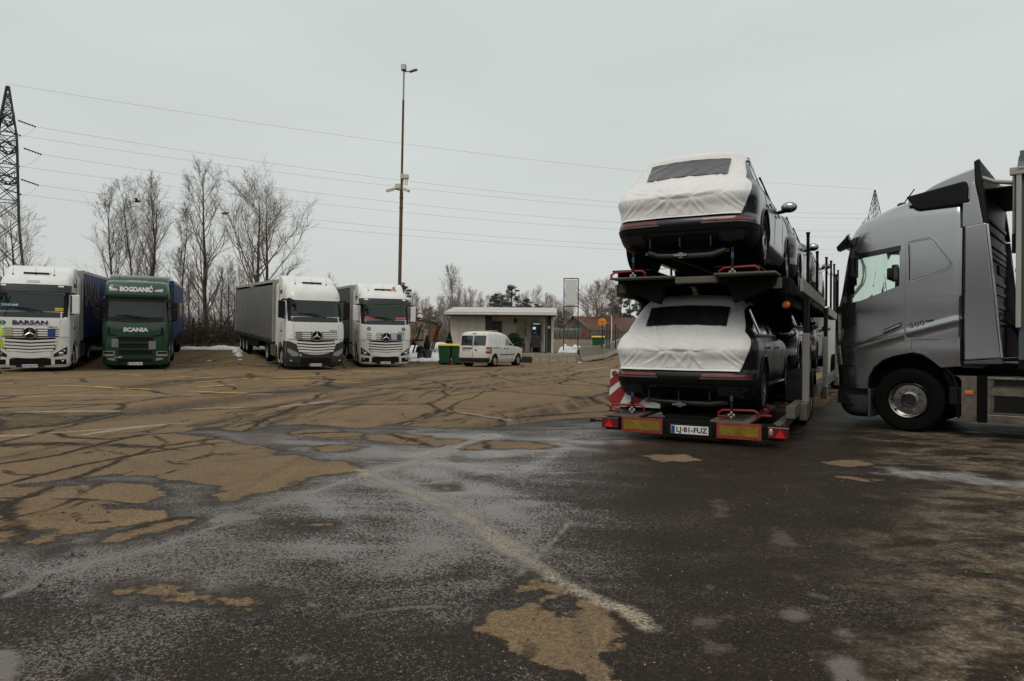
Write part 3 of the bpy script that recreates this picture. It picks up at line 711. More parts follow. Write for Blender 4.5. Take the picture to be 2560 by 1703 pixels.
# ================================================================== parked lorries
def star_emblem(parent, c, r_, m=CHROME):
    x, y, z = c
    mb = MB(); mb.lathe([(r_, 0), (r_*.98, .03), (r_*.86, .035), (r_*.84, 0.01)], c, 'x', 36, caps=False)
    for k in range(3):
        a = PI/2+k*2*PI/3; tip = (y+math.cos(a)*r_*.9, z+math.sin(a)*r_*.9)
        for s_ in (-1, 1):
            b_ = a+s_*PI/3; inn = (y+math.cos(b_)*r_*.16, z+math.sin(b_)*r_*.16)
            mb.add([(x+.03, y, z), (x+.012, *inn), (x+.02, *tip)], [(0, 1, 2)])
    o = mb.build('star_emblem', m, parent, smooth=30)
    MB().lathe([(r_*.86, 0), (0.0, 0.002)], (x+.004, y, z), 'x', 30, caps=False).build('emblem_disc', BLACKG, o)
    return o
def disc_sign(parent, c, r_, ch, col=GREENM):
    o = MB().lathe([(r_, 0), (r_, .006), (0, .007)], c, 'x', 24, caps=False).build('disc_sign', col, parent)
    text('sign_letter', ch, r_*1.5, WHITEM, o, (c[0]+.009, c[1], c[2]), (0,1,0), (0,0,1), bold=.004, ext=.001); return o
CURT_BLUE = mat('curtain_blue', (0.010, 0.035, 0.14), 0.5, var=0.2, vs=1.5, dirt=0.4, dcol=(0.05,0.05,0.055), ds=1.2)
CURT_GREY = mat('curtain_grey', (0.135, 0.132, 0.13), 0.5, var=0.12, vs=1.2, dirt=0.3, dcol=(0.05,0.047,0.043))
CURT_DGREY = mat('curtain_dark', (0.05, 0.055, 0.065), 0.5, var=0.12, vs=1.2, dirt=0.3)
ALU = mat('trailer_frame', (0.42, 0.40, 0.36), 0.5, metal=0.3, var=0.15, dirt=0.5, dcol=(0.12,0.10,0.08))
TARP = mat('roof_tarp', (0.26, 0.23, 0.185), 0.7, var=0.2, dirt=0.5)
LETTER_G = mat('faded_letter', (0.20, 0.145, 0.11), 0.6, var=0.25)
LETTER_Y = mat('yellow_letter', (0.62, 0.42, 0.02), 0.55, var=0.15)
def trailer(label, loc, rz, ry, curtain, x0=-2.95, top=4.0, strapped=False, group='curtain trailers coupled to the parked lorries', letters=None, Ln=13.4, front=ALU):
    t = thing('semi_trailer', label, 'trailer', loc, rz, group, ry); x1 = x0-Ln; hw = 1.27; zb = 1.18
    for s_ in (-1, 1):
        rows = []
        for j in range(9):
            z = zb-(.12 if strapped else .02)+(top-.14-zb)*j/8; row = []
            for i in range(97):
                x = x0-.14-(Ln-.28)*i/96; y = s_*(hw+.012*math.sin(i*1.9)+.008*math.sin(i*.61+j)); row.append((x, y, z))
            rows.append(row)
        MB().grid(rows).build('curtain', curtain, t, smooth=60)
        MB().box(x0-.1, x1+.1, s_*hw-.04, s_*hw+.035, top-.16, top-.02).build('roof_rail', ALU, t, bevel=.01)
        MB().box(x0-.05, x1, s_*1.2-.03, s_*1.2+.03, zb-.22, zb-.06).build('side_rail', CHASSIS if not strapped else DGREY, t)
        for xx in (x0-.06, x1+.06): MB().box(xx-.06, xx+.06, s_*hw-.06, s_*hw+.02, zb-.1, top-.02).build('corner_post', front, t, bevel=.01)
        MB().box(x0-4.6, x0-8.6, s_*1.2-.02, s_*1.2+.02, .55, .95).build('side_guard', CHASSIS, t, bevel=.01)
        MB().box(x0-2.9, x0-3.05, s_*.9-.08, s_*.9+.08, .25, 1.1).build('landing_leg', CHASSIS, t)
        for k in range(3): wheel(t, x0-8.9-1.32*k, s_*1.08, .5, front=False)
        MB().prism(rrect(x0-8.15, x0-12.4, .98, 1.06, .03, 3), s_*.95, s_*1.25).build('mudguard', BLACK, t)
        if strapped:
            for k in range(24):
                xx = x0-.35-k*(Ln-.6)/23
                MB().prism([(xx-.05, zb+.02), (xx+.05, zb+.02), (xx+.02, zb-.2), (xx-.06, zb-.2)], s_*(hw+.02), s_*(hw+.05)).build('strap_buckle', DGREY, t)
    MB().box(x0, x0-.06, -1.25, 1.25, zb-.1, top-.03).build('front_wall', front, t, bevel=.02)
    MB().box(x1, x1+.06, -1.25, 1.25, zb-.1, top-.03).build('rear_door', ALU, t, bevel=.02)
    rows = [[(x0-.02-(Ln-.04)*i/40, y, top-.03+(.05-.05*(y/1.2)**2)+.015*math.sin(i*2.2)) for i in range(41)] for y in lin(-1.28, 1.28, 7)]
    MB().grid(rows).build('roof_sheet', TARP, t, smooth=50)
    MB().box(x0, x1, -1.2, 1.2, zb-.12, zb-.02).build('load_floor', CHASSIS, t)
    mb = MB(); [mb.box(x0-.3, x1, s_*.5-.07, s_*.5+.07, .72, zb-.12) for s_ in (-1, 1)]; mb.build('chassis_beam', CHASSIS, t)
    for k in range(3): MB().tube([(x0-8.9-1.32*k, -1, .5), (x0-8.9-1.32*k, 1, .5)], .07, 8).build('axle', CHASSIS, t)
    MB().box(x1+.05, x1+.15, -1.2, 1.2, .45, .6).build('underrun_bar', CHASSIS, t)
    if letters:
        txt, size, m, xs_, zc = letters
        for s_ in (1, -1):
            text('side_lettering', txt, size, m, t, (xs_, s_*(hw+.03), zc), (-s_, 0, 0), (0, 0, 1), bold=.03, align='LEFT', sx_=.75)
    return t

def tractor_base(t, wb=3.7, xf=-1.42):
    """frame, wheels, tanks and mudguards behind the cab"""
    for s_ in (-1, 1):
        wheel(t, xf, s_*1.05, .5, front=True); wheel(t, xf-wb, s_*1.06, .5, front=False)
        MB().box(xf-1.05, xf-2.75, s_*.62, s_*1.22, .38, .98).build('fuel_tank', STEEL, t, bevel=.09, seg=4)
        P = [(xf-wb+.62*math.cos(a), .5+.62*math.sin(a)) for a in [R(15+150*i/10) for i in range(11)]]; Q = [(xf-wb+.58*math.cos(a), .5+.58*math.sin(a)) for a in [R(165-150*i/10) for i in range(11)]]
        MB().prism(P+Q, s_*.85, s_*1.23).build('mudguard', BLACK, t)
    mb = MB(); [mb.box(-1.0, -6.0, s_*.42-.05, s_*.42+.05, .6, .9) for s_ in (-1, 1)]; mb.build('frame_rail', CHASSIS, t)
    for xx in (xf, xf-wb): MB().tube([(xx, -1, .5), (xx, 1, .5)], .08, 8).build('axle', CHASSIS, t)
    MB().box(-.3, -2.2, -.6, .6, .25, .75).build('engine_sump', CHASSIS, t)
def mirror(t, side, x, y0, z0, z1, m, wd=.26):
    """arm and housing beside the windscreen"""
    o = MB().box(x-.10, x+.03, side*y0, side*(y0+wd), z0, z1).build('mirror', m, t, bevel=.05, seg=4)
    MB().box(x-.115, x-.10, side*(y0+.02), side*(y0+wd-.02), z0+.04, z1-.04).build('mirror_glass', DGLASS, o)
    MB().tube([(x-.05, side*(y0-.16), z1+.02), (x-.02, side*(y0+.06), z1+.05), (x-.03, side*(y0+wd*.5), z1-.02)], .035, 8).build('mirror_arm', BLACK, o)
    MB().tube([(x-.05, side*(y0-.14), z0-.02), (x-.03, side*(y0+.1), z0)], .025, 8).build('mirror_arm', BLACK, o)
CABIN = mat('cab_interior', (0.035, 0.036, 0.036), 0.8, var=0.3)
SEATM = mat('seat_cloth', (0.05, 0.05, 0.05), 0.9, var=0.3)
def interior(t, zd, xw, back=-2.0):
    MB().box(xw-.75, xw-.25, -1.02, 1.02, zd-.5, zd).build('dashboard', BLACK, t, bevel=.06, seg=3)
    for s_ in (-1, 1):
        MB().box(xw-1.35, xw-1.2, s_*.62-.25, s_*.62+.25, zd-.6, zd+.35).build('seat_back', SEATM, t, bevel=.05, seg=3)
        MB().box(xw-1.36, xw-1.25, s_*.62-.14, s_*.62+.14, zd+.38, zd+.6).build('headrest', SEATM, t, bevel=.04, seg=3)
    mb = MB(); P = [(xw-.72+.07*math.sin(R(a)), .62+.22*math.cos(R(a)), zd+.08+.2*math.sin(R(a))) for a in range(0, 360, 20)]; mb.tube(P, .018, 6, closed=True).build('steering_wheel', BLACK, t)
    MB().box(back+.02, back+.06, -1.05, 1.05, zd-.5, zd+.75).build('curtain_rear', mat('cab_curtain', (0.16,0.17,0.165), 0.9, var=0.3, vs=8), t)

ACT = [(.16,-2.2,-.06,1.16,.2,.2,.30,.36,0,.12),(.30,-2.25,0.0,1.22,.2,.2,.30,.36,0,.12),(.70,-2.25,.02,1.24,.1,.1,.30,.38,0,.12),(1.30,-2.25,.02,1.24,.1,.1,.30,.36,0,.11),(1.95,-2.25,-.03,1.225,.1,.1,.30,.34,0,.11),(2.12,-2.25,-.06,1.22,.1,.1,.34,.36,0,.12),(2.35,-2.25,-.12,1.20,.1,.1,.40,.40,0,.13),(3.02,-2.25,-.30,1.17,.1,.1,.42,.40,0,.14),(3.30,-2.25,-.40,1.155,.1,.12,.42,.42,0,.14),(3.5,-2.25,-.55,1.12,.15,.2,.45,.45,0,.15),(3.66,-2.22,-.78,1.07,.2,.25,.45,.5,0,.15),(3.76,-2.15,-1.05,1.0,.25,.3,.45,.5,0,.12),(3.80,-2.05,-1.30,.92,.25,.3,.35,.5,0,.1)]
def actros(label, loc, rz, ry, plate_txt, lower, visor, mirror_m, discs=(), beacon=False, hoods=True, wide_grille=False, group='tractor units parked side by side', flat_lamps=False):
    t = thing('truck_tractor', label, 'truck', loc, rz, group, ry)
    sh = Shell(ACT); inn = Shell([(z, xr+.12, xf-.10, b-.09, .1, .1, fx, fy, 0, bf) for z, xr, xf, b, rx, ry_, fx, fy, br, bf in ACT if 1.2 < z < 3.45])
    ws = [(-1.06,2.30),(1.06,2.30),(1.075,2.45),(1.045,2.93),(.99,3.01),(-.99,3.01),(-1.045,2.93),(-1.075,2.45)]
    body = boolean(sh.body('cab', WHITEP), [inn.body('i', [], smooth=0), MB().prism(ws, -.95, .6, 'x'), MB().prism([(-.62,2.28),(-1.32,2.22),(-1.32,2.92),(-.80,2.95)], -1.6, 1.6, 'y'),
          MB().lathe([(.66,-1.4),(.66,-.78)], (-1.42,0,.5), 'y', 28), MB().lathe([(.66,.78),(.66,1.4)], (-1.42,0,.5), 'y', 28)])
    body.materials.clear(); body.materials.append(WHITEP); body.shade_smooth(); body.set_sharp_from_angle(angle=R(32))
    c = link('cab', body, t)
    MB().prism([(z, y) for z, y in [(-.75,.2),(-2.1,.2),(-2.1,1.15),(-.75,1.15)]], -.8, .8).build('wheel_well', CHASSIS, t)
    ya = lin(-1.07, 1.07, 19)
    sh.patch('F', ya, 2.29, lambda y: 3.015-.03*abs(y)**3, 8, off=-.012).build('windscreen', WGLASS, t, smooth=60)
    sh.patch('F', lin(-1.16, 1.16, 19), 2.07, lambda y: 2.30-.02*abs(y), 3, off=.006, thick=.01).build('scuttle_panel', BLACKG, t, smooth=40)
    for s_ in (-1, 1):
        sh.patch('F', [s_*v for v in lin(1.035, 1.155, 4)], 2.10, 3.03, 8, off=.006, thick=.012).build('windscreen_pillar', BLACK, t, smooth=40)
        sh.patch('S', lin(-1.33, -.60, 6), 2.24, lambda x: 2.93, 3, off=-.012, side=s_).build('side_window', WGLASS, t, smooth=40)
        sh.patch('S', lin(-1.40, -1.36, 2), .9, 3.0, 4, off=.003, side=s_).build('door_seam', BLACK, t)
        mirror(t, s_, -.42, 1.28, 2.22, 2.98, mirror_m)
        w_ = MB(); w_.tube([sh.at('F', s_*.15+.25, 2.27, .04), sh.at('F', s_*.15-.2, 2.40, .03), sh.at('F', s_*.15-.6, 2.44, .03)], .014, 5); w_.build('wiper', BLACK, t)
        # corner fairings beside the bonnet
        sh.patch('F', [s_*v for v in lin(.96, 1.20, 6)], lambda y: 1.34, lambda y: 2.02, 5, off=.035, thick=.05).build('corner_fairing', WHITEP, t, smooth=40)
        # headlamp
        hl = [s_*v for v in lin(.74, 1.16, 8)]
        if flat_lamps:
            hp = sh.patch('F', hl, lambda y: .60+.20*max(0, abs(y)-.98)/.2, lambda y: .74+.20*(abs(y)-.74)/.42, 4, off=.03, thick=.04).build('headlamp', LENS, t, smooth=40)
        else:
            hp = sh.patch('F', hl, lambda y: .56+.10*(abs(y)-.74)/.42, lambda y: .66+.30*(abs(y)-.74)/.42, 4, off=.02, thick=.03).build('headlamp', BLACKG, t, smooth=40)
            p_ = sh.at('F', s_*.98, .69, .03); MB().ball(p_, .05, .10, .075, 12, 8).build('lamp_lens', LENS, hp, smooth=60)
            p_ = sh.at('F', s_*1.08, .80, .03); MB().ball(p_, .03, .05, .035, 10, 7).build('lamp_lens', LENS, hp, smooth=60)
        fl = sh.patch('F', [s_*v for v in lin(.78, 1.14, 7)], lambda y: .28, lambda y: .47, 3, off=.012, thick=.02).build('fog_lamp_recess', BLACK, t, smooth=40)
        MB().ball(sh.at('F', s_*1.03, .40, .02), .03, .045, .045, 10, 7).build('fog_lamp', LENS, fl, smooth=60)
        # side fairing behind the door, mudguard lip
        MB().prism([(-2.26,.95),(-2.75,.95),(-2.72,3.72),(-2.26,3.76)], s_*1.16, s_*1.235).build('side_fairing', WHITEP, t, bevel=.02)
        MB().box(-1.95, -2.75, s_*1.0, s_*1.22, .35, .92).build('side_skirt', lower, t, bevel=.03)
        MB().box(-.92, -.55, s_*1.14, s_*1.245, .34, .62).build('step', BLACK, t, bevel=.02)
        MB().box(-1.05, -1.35, s_*1.235, s_*1.26, 1.62, 1.68).build('door_handle', BLACK, t, bevel=.01)
        sh.patch('S', lin(-2.2, -1.7, 5), 3.28, 3.62, 3, off=.006, side=s_).build('roof_side_vent', BLACK, t)
    # bumper colour panel
    if lower is not WHITEP:
        for s_ in (-1, 1):
            sh.patch('F', [s_*v for v in lin(.60, 1.225, 12)], lambda y: .17, lambda y: 1.02+.22*min(1, max(0, (abs(y)-.62)/.5)), 10, off=.014, thick=.02).build('bumper_corner', lower, t, smooth=40)
            sh.patch('S', lin(-.82, -.30, 8), .2, lambda x: 1.24-.2*(x<-.75), 6, off=.014, side=s_).build('bumper_side', lower, t, smooth=40)
        sh.patch('F', lin(-.62, .62, 13), .17, lambda y: .66+.10*(abs(y)/.6)**2, 6, off=.02, thick=.02).build('bumper', lower, t, smooth=40)
    else:
        mb = sh.patch('F', lin(-.66, .66, 13), lambda y: .52+.05*(abs(y)/.6)**2, lambda y: .70+.12*(abs(y)/.6)**2, 3, off=.03, thick=.05); mb.build('bumper', lower, t, smooth=40)
    sh.patch('F', lin(-.66, .66, 13), .25, lambda y: .54-.05*(abs(y)/.66)**4, 4, off=.024 if lower is not WHITEP else .012, thick=.02).build('air_intake', BLACK, t, smooth=40)
    # grille: dark field, chevron slats, upper slats
    sh.patch('F', lambda_list(-.80, .80, 17), lambda y: .74+.10*(abs(y)/.8)**1.5, 1.30, 6, off=.008, thick=.01).build('grille_field', BLACK, t, smooth=40)
    SL = WHITEP
    for j, (zc, hw_) in enumerate(((1.22,.84),(1.09,.82),(.97,.79),(.85,.74))):
        sh.patch('F', lin(-hw_, hw_, 17), lambda y: zc-.045-.05*(1-abs(y)/hw_), lambda y: zc+.028-.05*(1-abs(y)/hw_), 2, off=.045, thick=.05).build('grille_slat', SL, t, smooth=40)
    sh.patch('F', lin(-.90, .90, 17), 1.33, 1.64, 3, off=.008, thick=.01).build('grille_field', BLACK, t, smooth=40)
    for zc in (1.40, 1.49, 1.58):
        for s_ in (-1, 1): sh.patch('F', [s_*v for v in lin(.24, .90, 8)], zc-.03, zc+.028, 2, off=.04, thick=.04).build('grille_slat', SL, t, smooth=40)
    sh.patch('F', lin(-.93, .93, 17), 1.65, 2.06, 4, off=.02, thick=.03).build('bonnet_flap', WHITEP, t, smooth=40)
    p_ = sh.at('F', 0, 1.49, .05); star_emblem(t, (p_.x, 0, 1.49), .235)
    text('model_script', 'ACTROS', .09, BLACKM, t, sh.at('F', .62, 1.70, .032), (0.1,1,0), (0,0,1), bold=.002, width=.5, ext=.001, shear=.3)
    pc = sh.at('F', -.02, .245, .045); MB().box(pc.x-.06, pc.x-.012, -.45, .45, .18, .31).build('plate_holder', BLACK, t)
    plate(t, plate_txt, pc)
    for y, z, ch, r_ in discs: disc_sign(t, tuple(sh.at('F', y, z, .04)), r_, ch)
    if visor:
        sh.patch('F', lin(-1.14, 1.14, 17), lambda y: 3.03, lambda y: 3.30, 3, off=.10, thick=.10).build('sun_visor', DGREY, t, smooth=40)
        for s_ in (-1, 1): sh.patch('F', [s_*v for v in lin(.82, .96, 3)], 3.22, 3.28, 1, off=.104, thick=.01).build('position_lamp', WHITEM, t)
    else:
        for s_ in (-1, 1): sh.patch('F', [s_*v for v in lin(.9, 1.02, 3)], 3.14, 3.18, 1, off=.004, thick=.01).build('position_lamp', LENS, t)
    # roof: air dam, hatch, aerials
    fr = Shell([(3.45,-2.75,-1.15,1.14,.1,.1,.3,.3,0,.1),(3.72,-2.75,-1.32,1.14,.1,.1,.3,.35,0,.12),(3.92,-2.75,-1.55,1.13,.1,.1,.3,.35,0,.12),(4.06,-2.75,-1.85,1.12,.1,.1,.3,.35,0,.1),(4.12,-2.75,-2.1,1.08,.1,.1,.3,.35,0,.1)])
    link('roof_air_dam', fr.body('roof_air_dam', WHITEP), t)
    MB().box(-1.0, -1.35, -.42, .42, 3.74, 3.83).build('roof_hatch', BLACKG, t, bevel=.02)
    for y in (-.75, -.02, .6): MB().ball((-.95, y, 3.74), .035, .03, .035, 8, 6).tube([(-.95, y, 3.75), (-1.05, y, 4.02)], .006, 4).build('aerial', BLACK, t)
    if beacon: MB().lathe([(.085,0),(.085,.04),(.07,.12),(.05,.17),(0,.19)], (-1.15,.55,3.79), 'z', 16).build('warning_beacon', ORANGEL, t, smooth=50)
    o = MB().tube([(-.42,-1.13,3.05),(-.25,-1.12,3.05),(-.02,-1.0,2.98),(.02,-.98,2.86)], .045, 8).build('ramp_mirror', BLACK, t, smooth=50); MB().ball((.0,-.97,2.80), .09, .11, .10, 10, 8).build('mirror_head', BLACK, o, smooth=60)
    interior(t, 2.22, -.15); tractor_base(t)
    return t, sh
def lambda_list(a, b, n): return lin(a, b, n)

SG = mat('scania_green', (0.002, 0.040, 0.023), 0.25, coat=0.6, var=0.08, vs=1.5, dirt=0.05, dcol=(0.03,0.04,0.03))
SGD = mat('scania_green_dark', (0.003, 0.026, 0.018), 0.4, coat=0.2, var=0.1)
SCA = [(.20,-2.2,-.05,1.17,.2,.2,.28,.34,0,.09),(.35,-2.25,.0,1.22,.2,.2,.28,.34,0,.09),(.80,-2.25,.02,1.24,.1,.1,.28,.34,0,.09),(1.5,-2.25,.0,1.24,.1,.1,.28,.32,0,.09),(1.95,-2.25,-.05,1.23,.1,.1,.28,.30,0,.09),(2.05,-2.25,-.08,1.22,.1,.1,.28,.30,0,.09),(2.95,-2.25,-.25,1.19,.1,.1,.30,.30,0,.1),(3.10,-2.25,-.20,1.19,.1,.12,.30,.32,0,.1),(3.40,-2.25,-.27,1.18,.1,.15,.30,.34,0,.1),(3.60,-2.25,-.40,1.15,.15,.2,.30,.38,0,.1),(3.68,-2.2,-.55,1.10,.2,.25,.30,.4,0,.1),(3.71,-2.1,-.75,1.0,.25,.3,.30,.4,0,.1)]
def scania(label, loc, rz, ry):
    t = thing('truck_tractor', label, 'truck', loc, rz, 'tractor units parked side by side', ry)
    sh = Shell(SCA); inn = Shell([(z, xr+.12, xf-.10, b-.09, .1, .1, fx, fy, 0, bf) for z, xr, xf, b, rx, ry_, fx, fy, br, bf in SCA if 1.2 < z < 3.2])
    ws = [(-1.02,2.18),(1.02,2.18),(1.05,2.3),(1.03,2.84),(-1.03,2.84),(-1.05,2.3)]
    body = boolean(sh.body('cab', SG), [inn.body('i', [], smooth=0), MB().prism(ws, -.95, .6, 'x'), MB().prism([(-.50,2.15),(-1.3,2.12),(-1.3,2.84),(-.62,2.86)], -1.6, 1.6, 'y'),
          MB().lathe([(.64,-1.4),(.64,-.78)], (-1.42,0,.5), 'y', 28), MB().lathe([(.64,.78),(.64,1.4)], (-1.42,0,.5), 'y', 28)])
    body.materials.clear(); body.materials.append(SG); body.shade_smooth(); body.set_sharp_from_angle(angle=R(32)); link('cab', body, t)
    MB().prism([(-.75,.2),(-2.1,.2),(-2.1,1.15),(-.75,1.15)], -.8, .8).build('wheel_well', CHASSIS, t)
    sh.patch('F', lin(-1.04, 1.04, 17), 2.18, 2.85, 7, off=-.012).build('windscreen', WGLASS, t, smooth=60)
    sh.patch('F', lin(-1.15, 1.15, 17), lambda y: 1.96+.06*(abs(y)/1.15)**2, 2.19, 3, off=.006, thick=.01).build('scuttle_panel', BLACK, t, smooth=40)
    sh.patch('F', lin(-1.16, 1.16, 17), 2.86, 3.00, 3, off=.09, thick=.09).build('sun_visor', BLACKG, t, smooth=40)
    sh.patch('F', lin(-1.15, 1.15, 17), 3.02, 3.09, 2, off=.04, thick=.05).build('visor_band', SG, t, smooth=40)
    for s_ in (-1, 1):
        sh.patch('F', [s_*v for v in lin(1.02, 1.17, 4)], 2.0, 2.9, 7, off=.006, thick=.012).build('windscreen_pillar', BLACKG, t, smooth=40)
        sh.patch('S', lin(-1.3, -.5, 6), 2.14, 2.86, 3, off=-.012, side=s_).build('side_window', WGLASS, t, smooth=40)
        sh.patch('S', lin(-1.40, -1.36, 2), .9, 3.0, 4, off=.003, side=s_).build('door_seam', BLACK, t)
        mirror(t, s_, -.40, 1.30, 2.05, 2.55, BLACK, .24); mirror(t, s_, -.40, 1.30, 2.58, 2.84, BLACK, .24)
        sh.patch('F', [s_*v for v in lin(.68, .98, 6)], lambda y: 3.26-.0*y, lambda y: 3.40-.06*(1-(abs(y)-.68)/.3), 3, off=.012, thick=.02).build('roof_lamp', LENS, t, smooth=40)
        hp = sh.patch('F', [s_*v for v in lin(.76, 1.17, 7)], lambda y: .56+.04*(1.17-abs(y)), lambda y: .78, 4, off=.02, thick=.03).build('headlamp', LENS, t, smooth=40)
        sh.patch('F', [s_*v for v in lin(.80, 1.14, 7)], .66, .75, 2, off=.024, thick=.004).build('lamp_cluster', BLACKG, hp, smooth=40)
        sh.patch('F', [s_*v for v in lin(.74, 1.02, 5)], lambda y: .37+.06*(abs(y)-.74)/.28, .49, 2, off=.016, thick=.02).build('fog_lamp', LENS, t, smooth=40)
        sh.patch('F', [s_*v for v in lin(.56, 1.02, 6)], lambda y: 1.36+.16*(abs(y)-.56), lambda y: 1.56+.5*(abs(y)-.56), 4, off=.006, thick=.01).build('air_duct', BLACK, t, smooth=40)
        MB().prism([(-2.26,.95),(-2.75,.95),(-2.72,3.62),(-2.26,3.64)], s_*1.17, s_*1.235).build('side_fairing', SG, t, bevel=.02)
        MB().box(-1.95, -2.9, s_*1.0, s_*1.22, .35, .92).build('side_skirt', SGD, t, bevel=.03)
        MB().box(-1.05, -1.35, s_*1.235, s_*1.26, 1.62, 1.68).build('door_handle', BLACK, t, bevel=.01)
        w_ = MB(); w_.tube([sh.at('F', s_*.15+.25, 2.13, .04), sh.at('F', s_*.15-.2, 2.23, .03), sh.at('F', s_*.15-.6, 2.26, .03)], .014, 5); w_.build('wiper', BLACK, t)
    sh.patch('F', lin(-.92, .92, 17), lambda y: 1.42+.05*(abs(y)/.9)**2, lambda y: 1.93-.02*(abs(y)), 5, off=.02, thick=.03).build('bonnet_flap', SG, t, smooth=40)
    for zc, hw_ in ((1.27,.66),(1.0,.58),(.72,.62)):
        sh.patch('F', lin(-hw_, hw_, 13), zc-.09, zc+.09, 3, off=.008, thick=.01).build('grille_opening', BLACK, t, smooth=40)
        sh.patch('F', lin(-hw_-.05, hw_+.05, 13), zc+.095, zc+.165, 2, off=.045, thick=.05).build('grille_slat', SGD, t, smooth=40)
    sh.patch('F', lin(-.62, .62, 13), .32, .46, 3, off=.01, thick=.02).build('air_intake', BLACK, t, smooth=40)
    text('maker_name', 'SCANIA', .22, WHITEM, t, sh.at('F', 0, 1.66, .03), (0,1,0), (0,0,1), bold=.012, width=.92, ext=.006)
    text('company_name', 'BOGDANIĆ', .26, WHITEM, t, sh.at('F', 0, 3.33, .015), (0,1,0), (-.2,0,1), bold=.016, width=1.22, ext=.004)
    text('model_script', 'R 450', .06, WHITEM, t, sh.at('F', -.62, .53, .03), (0,1,0), (0,0,1), bold=.002, width=.26, ext=.001)
    GP = mat('grey_flap', (0.20,0.20,0.20), .6)
    o = sh.patch('F', lin(-.86, -.62, 4), .94, 1.28, 2, off=.06, thick=.012).build('sign_flap', GP, t); disc_sign(t, tuple(sh.at('F', -.74, 1.10, .068)), .07, 'L')
    sh.patch('F', lin(.48, .74, 4), .86, 1.20, 2, off=.06, thick=.012).build('sign_flap', GP, t)
    pc = sh.at('F', -.02, .27, .03); plate(t, 'CE·BTL001', pc, w_=.56)
    fr = Shell([(3.55,-2.7,-1.2,1.14,.1,.1,.25,.25,0,.06),(3.78,-2.7,-1.35,1.15,.1,.1,.25,.25,0,.06),(3.93,-2.7,-1.6,1.14,.1,.1,.25,.25,0,.06),(3.98,-2.7,-1.9,1.12,.1,.1,.25,.25,0,.06)])
    link('roof_air_dam', fr.body('roof_air_dam', SG), t)
    MB().box(-.85, -1.15, -.4, .4, 3.66, 3.73).build('roof_hatch', STEEL, t, bevel=.02)
    for y in (-.68, .62): MB().tube([(-.8, y, 3.68), (-.95, y, 3.98)], .007, 4).ball((-.8, y, 3.69), .04, .03, .03, 8, 6).build('aerial', BLACK, t)
    interior(t, 2.12, -.12); tractor_base(t); return t, sh

def rig(px, Y, rec):
    """position and turn of a lorry whose front centre stands at pixel column px, depth Y, receding along rec degrees"""
    x = U(px, 900, Y).x; d = (math.sin(R(rec)), math.cos(R(rec)))
    zf = gz(x, Y); xr, yr = x+d[0]*13.5, Y+d[1]*13.5; zr = gz(xr, yr)
    return (x, Y, zf), math.atan2(-d[1], -d[0]), math.atan2(zr-zf, 13.5)
# 1: white lorry with company lettering
L1, Z1, T1 = rig(76, 26.0, -24)
t, sh = actros('white truck tractor with BARSAN lettering across its bonnet', L1, Z1, T1, '34 FLB 377', WHITEP, True, WHITEP, discs=((-.86,1.86,'L',.085),))
text('company_name', 'BARSAN', .2, NAVYM, t, sh.at('F', .0, 1.87, .035), (0,1,0), (0,0,1), bold=.008, width=1.12, ext=.002)
sh.patch('F', lin(-.56, .1, 7), 1.765, 1.79, 1, off=.026).build('red_stripe', REDM, t); text('small_script', 'GLOBAL LOGISTICS', .04, BLACKM, t, sh.at('F', .34, 1.775, .034), (0,1,0), (0,0,1), width=.42, ext=.001)
FY = mat('pale_flap', (0.36,0.36,0.20), .6)
sh.patch('F', lin(-.80, -.55, 4), 1.36, 1.68, 2, off=.06, thick=.012).build('sign_flap', FY, t); sh.patch('F', lin(.56, .80, 4), 1.34, 1.62, 2, off=.06, thick=.012).build('sign_flap', BLUEM, t)
o = sh.patch('F', lin(-1.0, -.38, 5), 2.46, 2.60, 2, off=.004).build('windscreen_sticker', BLUEM, t); text('sticker_text', 'İŞİNE BAK', .1, WHITEM, o, sh.at('F', -.69, 2.53, .012), (.1,1,0), (-.3,0,1), width=.56, ext=.001, bold=.003)
o = sh.patch('F', lin(.76, 1.02, 4), 2.34, 2.45, 2, off=.004).build('windscreen_sticker', YELM, t); text('sticker_text', '20 COSKUN', .07, BLACKM, o, sh.at('F', .89, 2.395, .012), (-.2,1,0), (-.3,0,1), width=.24, ext=.001)
o = sh.patch('F', lin(-.22, .22, 5), 3.39, 3.50, 2, off=.005).build('roof_badge', mat('pale_blue_print', (0.45,0.48,0.52), .5), t)
trailer('blue curtain trailer lettered BARSAN behind the leftmost white lorry', L1, Z1, T1, CURT_BLUE, letters=('BARSAN', 1.5, LETTER_G, -3.35, 3.0), top=4.08)
# 2: green lorry
L2, Z2, T2 = rig(339, 28.4, -24)
scania('dark green truck tractor with BOGDANIĆ lettering', L2, Z2, T2)
trailer('blue trailer with yellow lettering behind the green lorry', L2, Z2, T2, CURT_BLUE, letters=('GEBRUDER', 1.0, LETTER_Y, -9.5, 2.4), top=3.86, front=CURT_BLUE)
# 3: white lorry with dark bumper, grey curtain trailer
L3, Z3, T3 = rig(790, 29.6, -29)
t, sh = actros('white truck tractor with dark grey bumper and grey curtain trailer', L3, Z3, T3, 'KK·BH 098', DGREY, False, BLACK, discs=((-.66,.66,'L',.09),), flat_lamps=True)
sh.patch('F', lin(-.86, -.62, 4), 1.34, 1.62, 2, off=.06, thick=.012).build('sign_flap', mat('grey_flap', (0.20,0.20,0.20), .6), t)
trailer('grey curtain trailer with a row of strap buckles along its skirt', L3, Z3, T3, CURT_GREY, strapped=True, top=3.98)
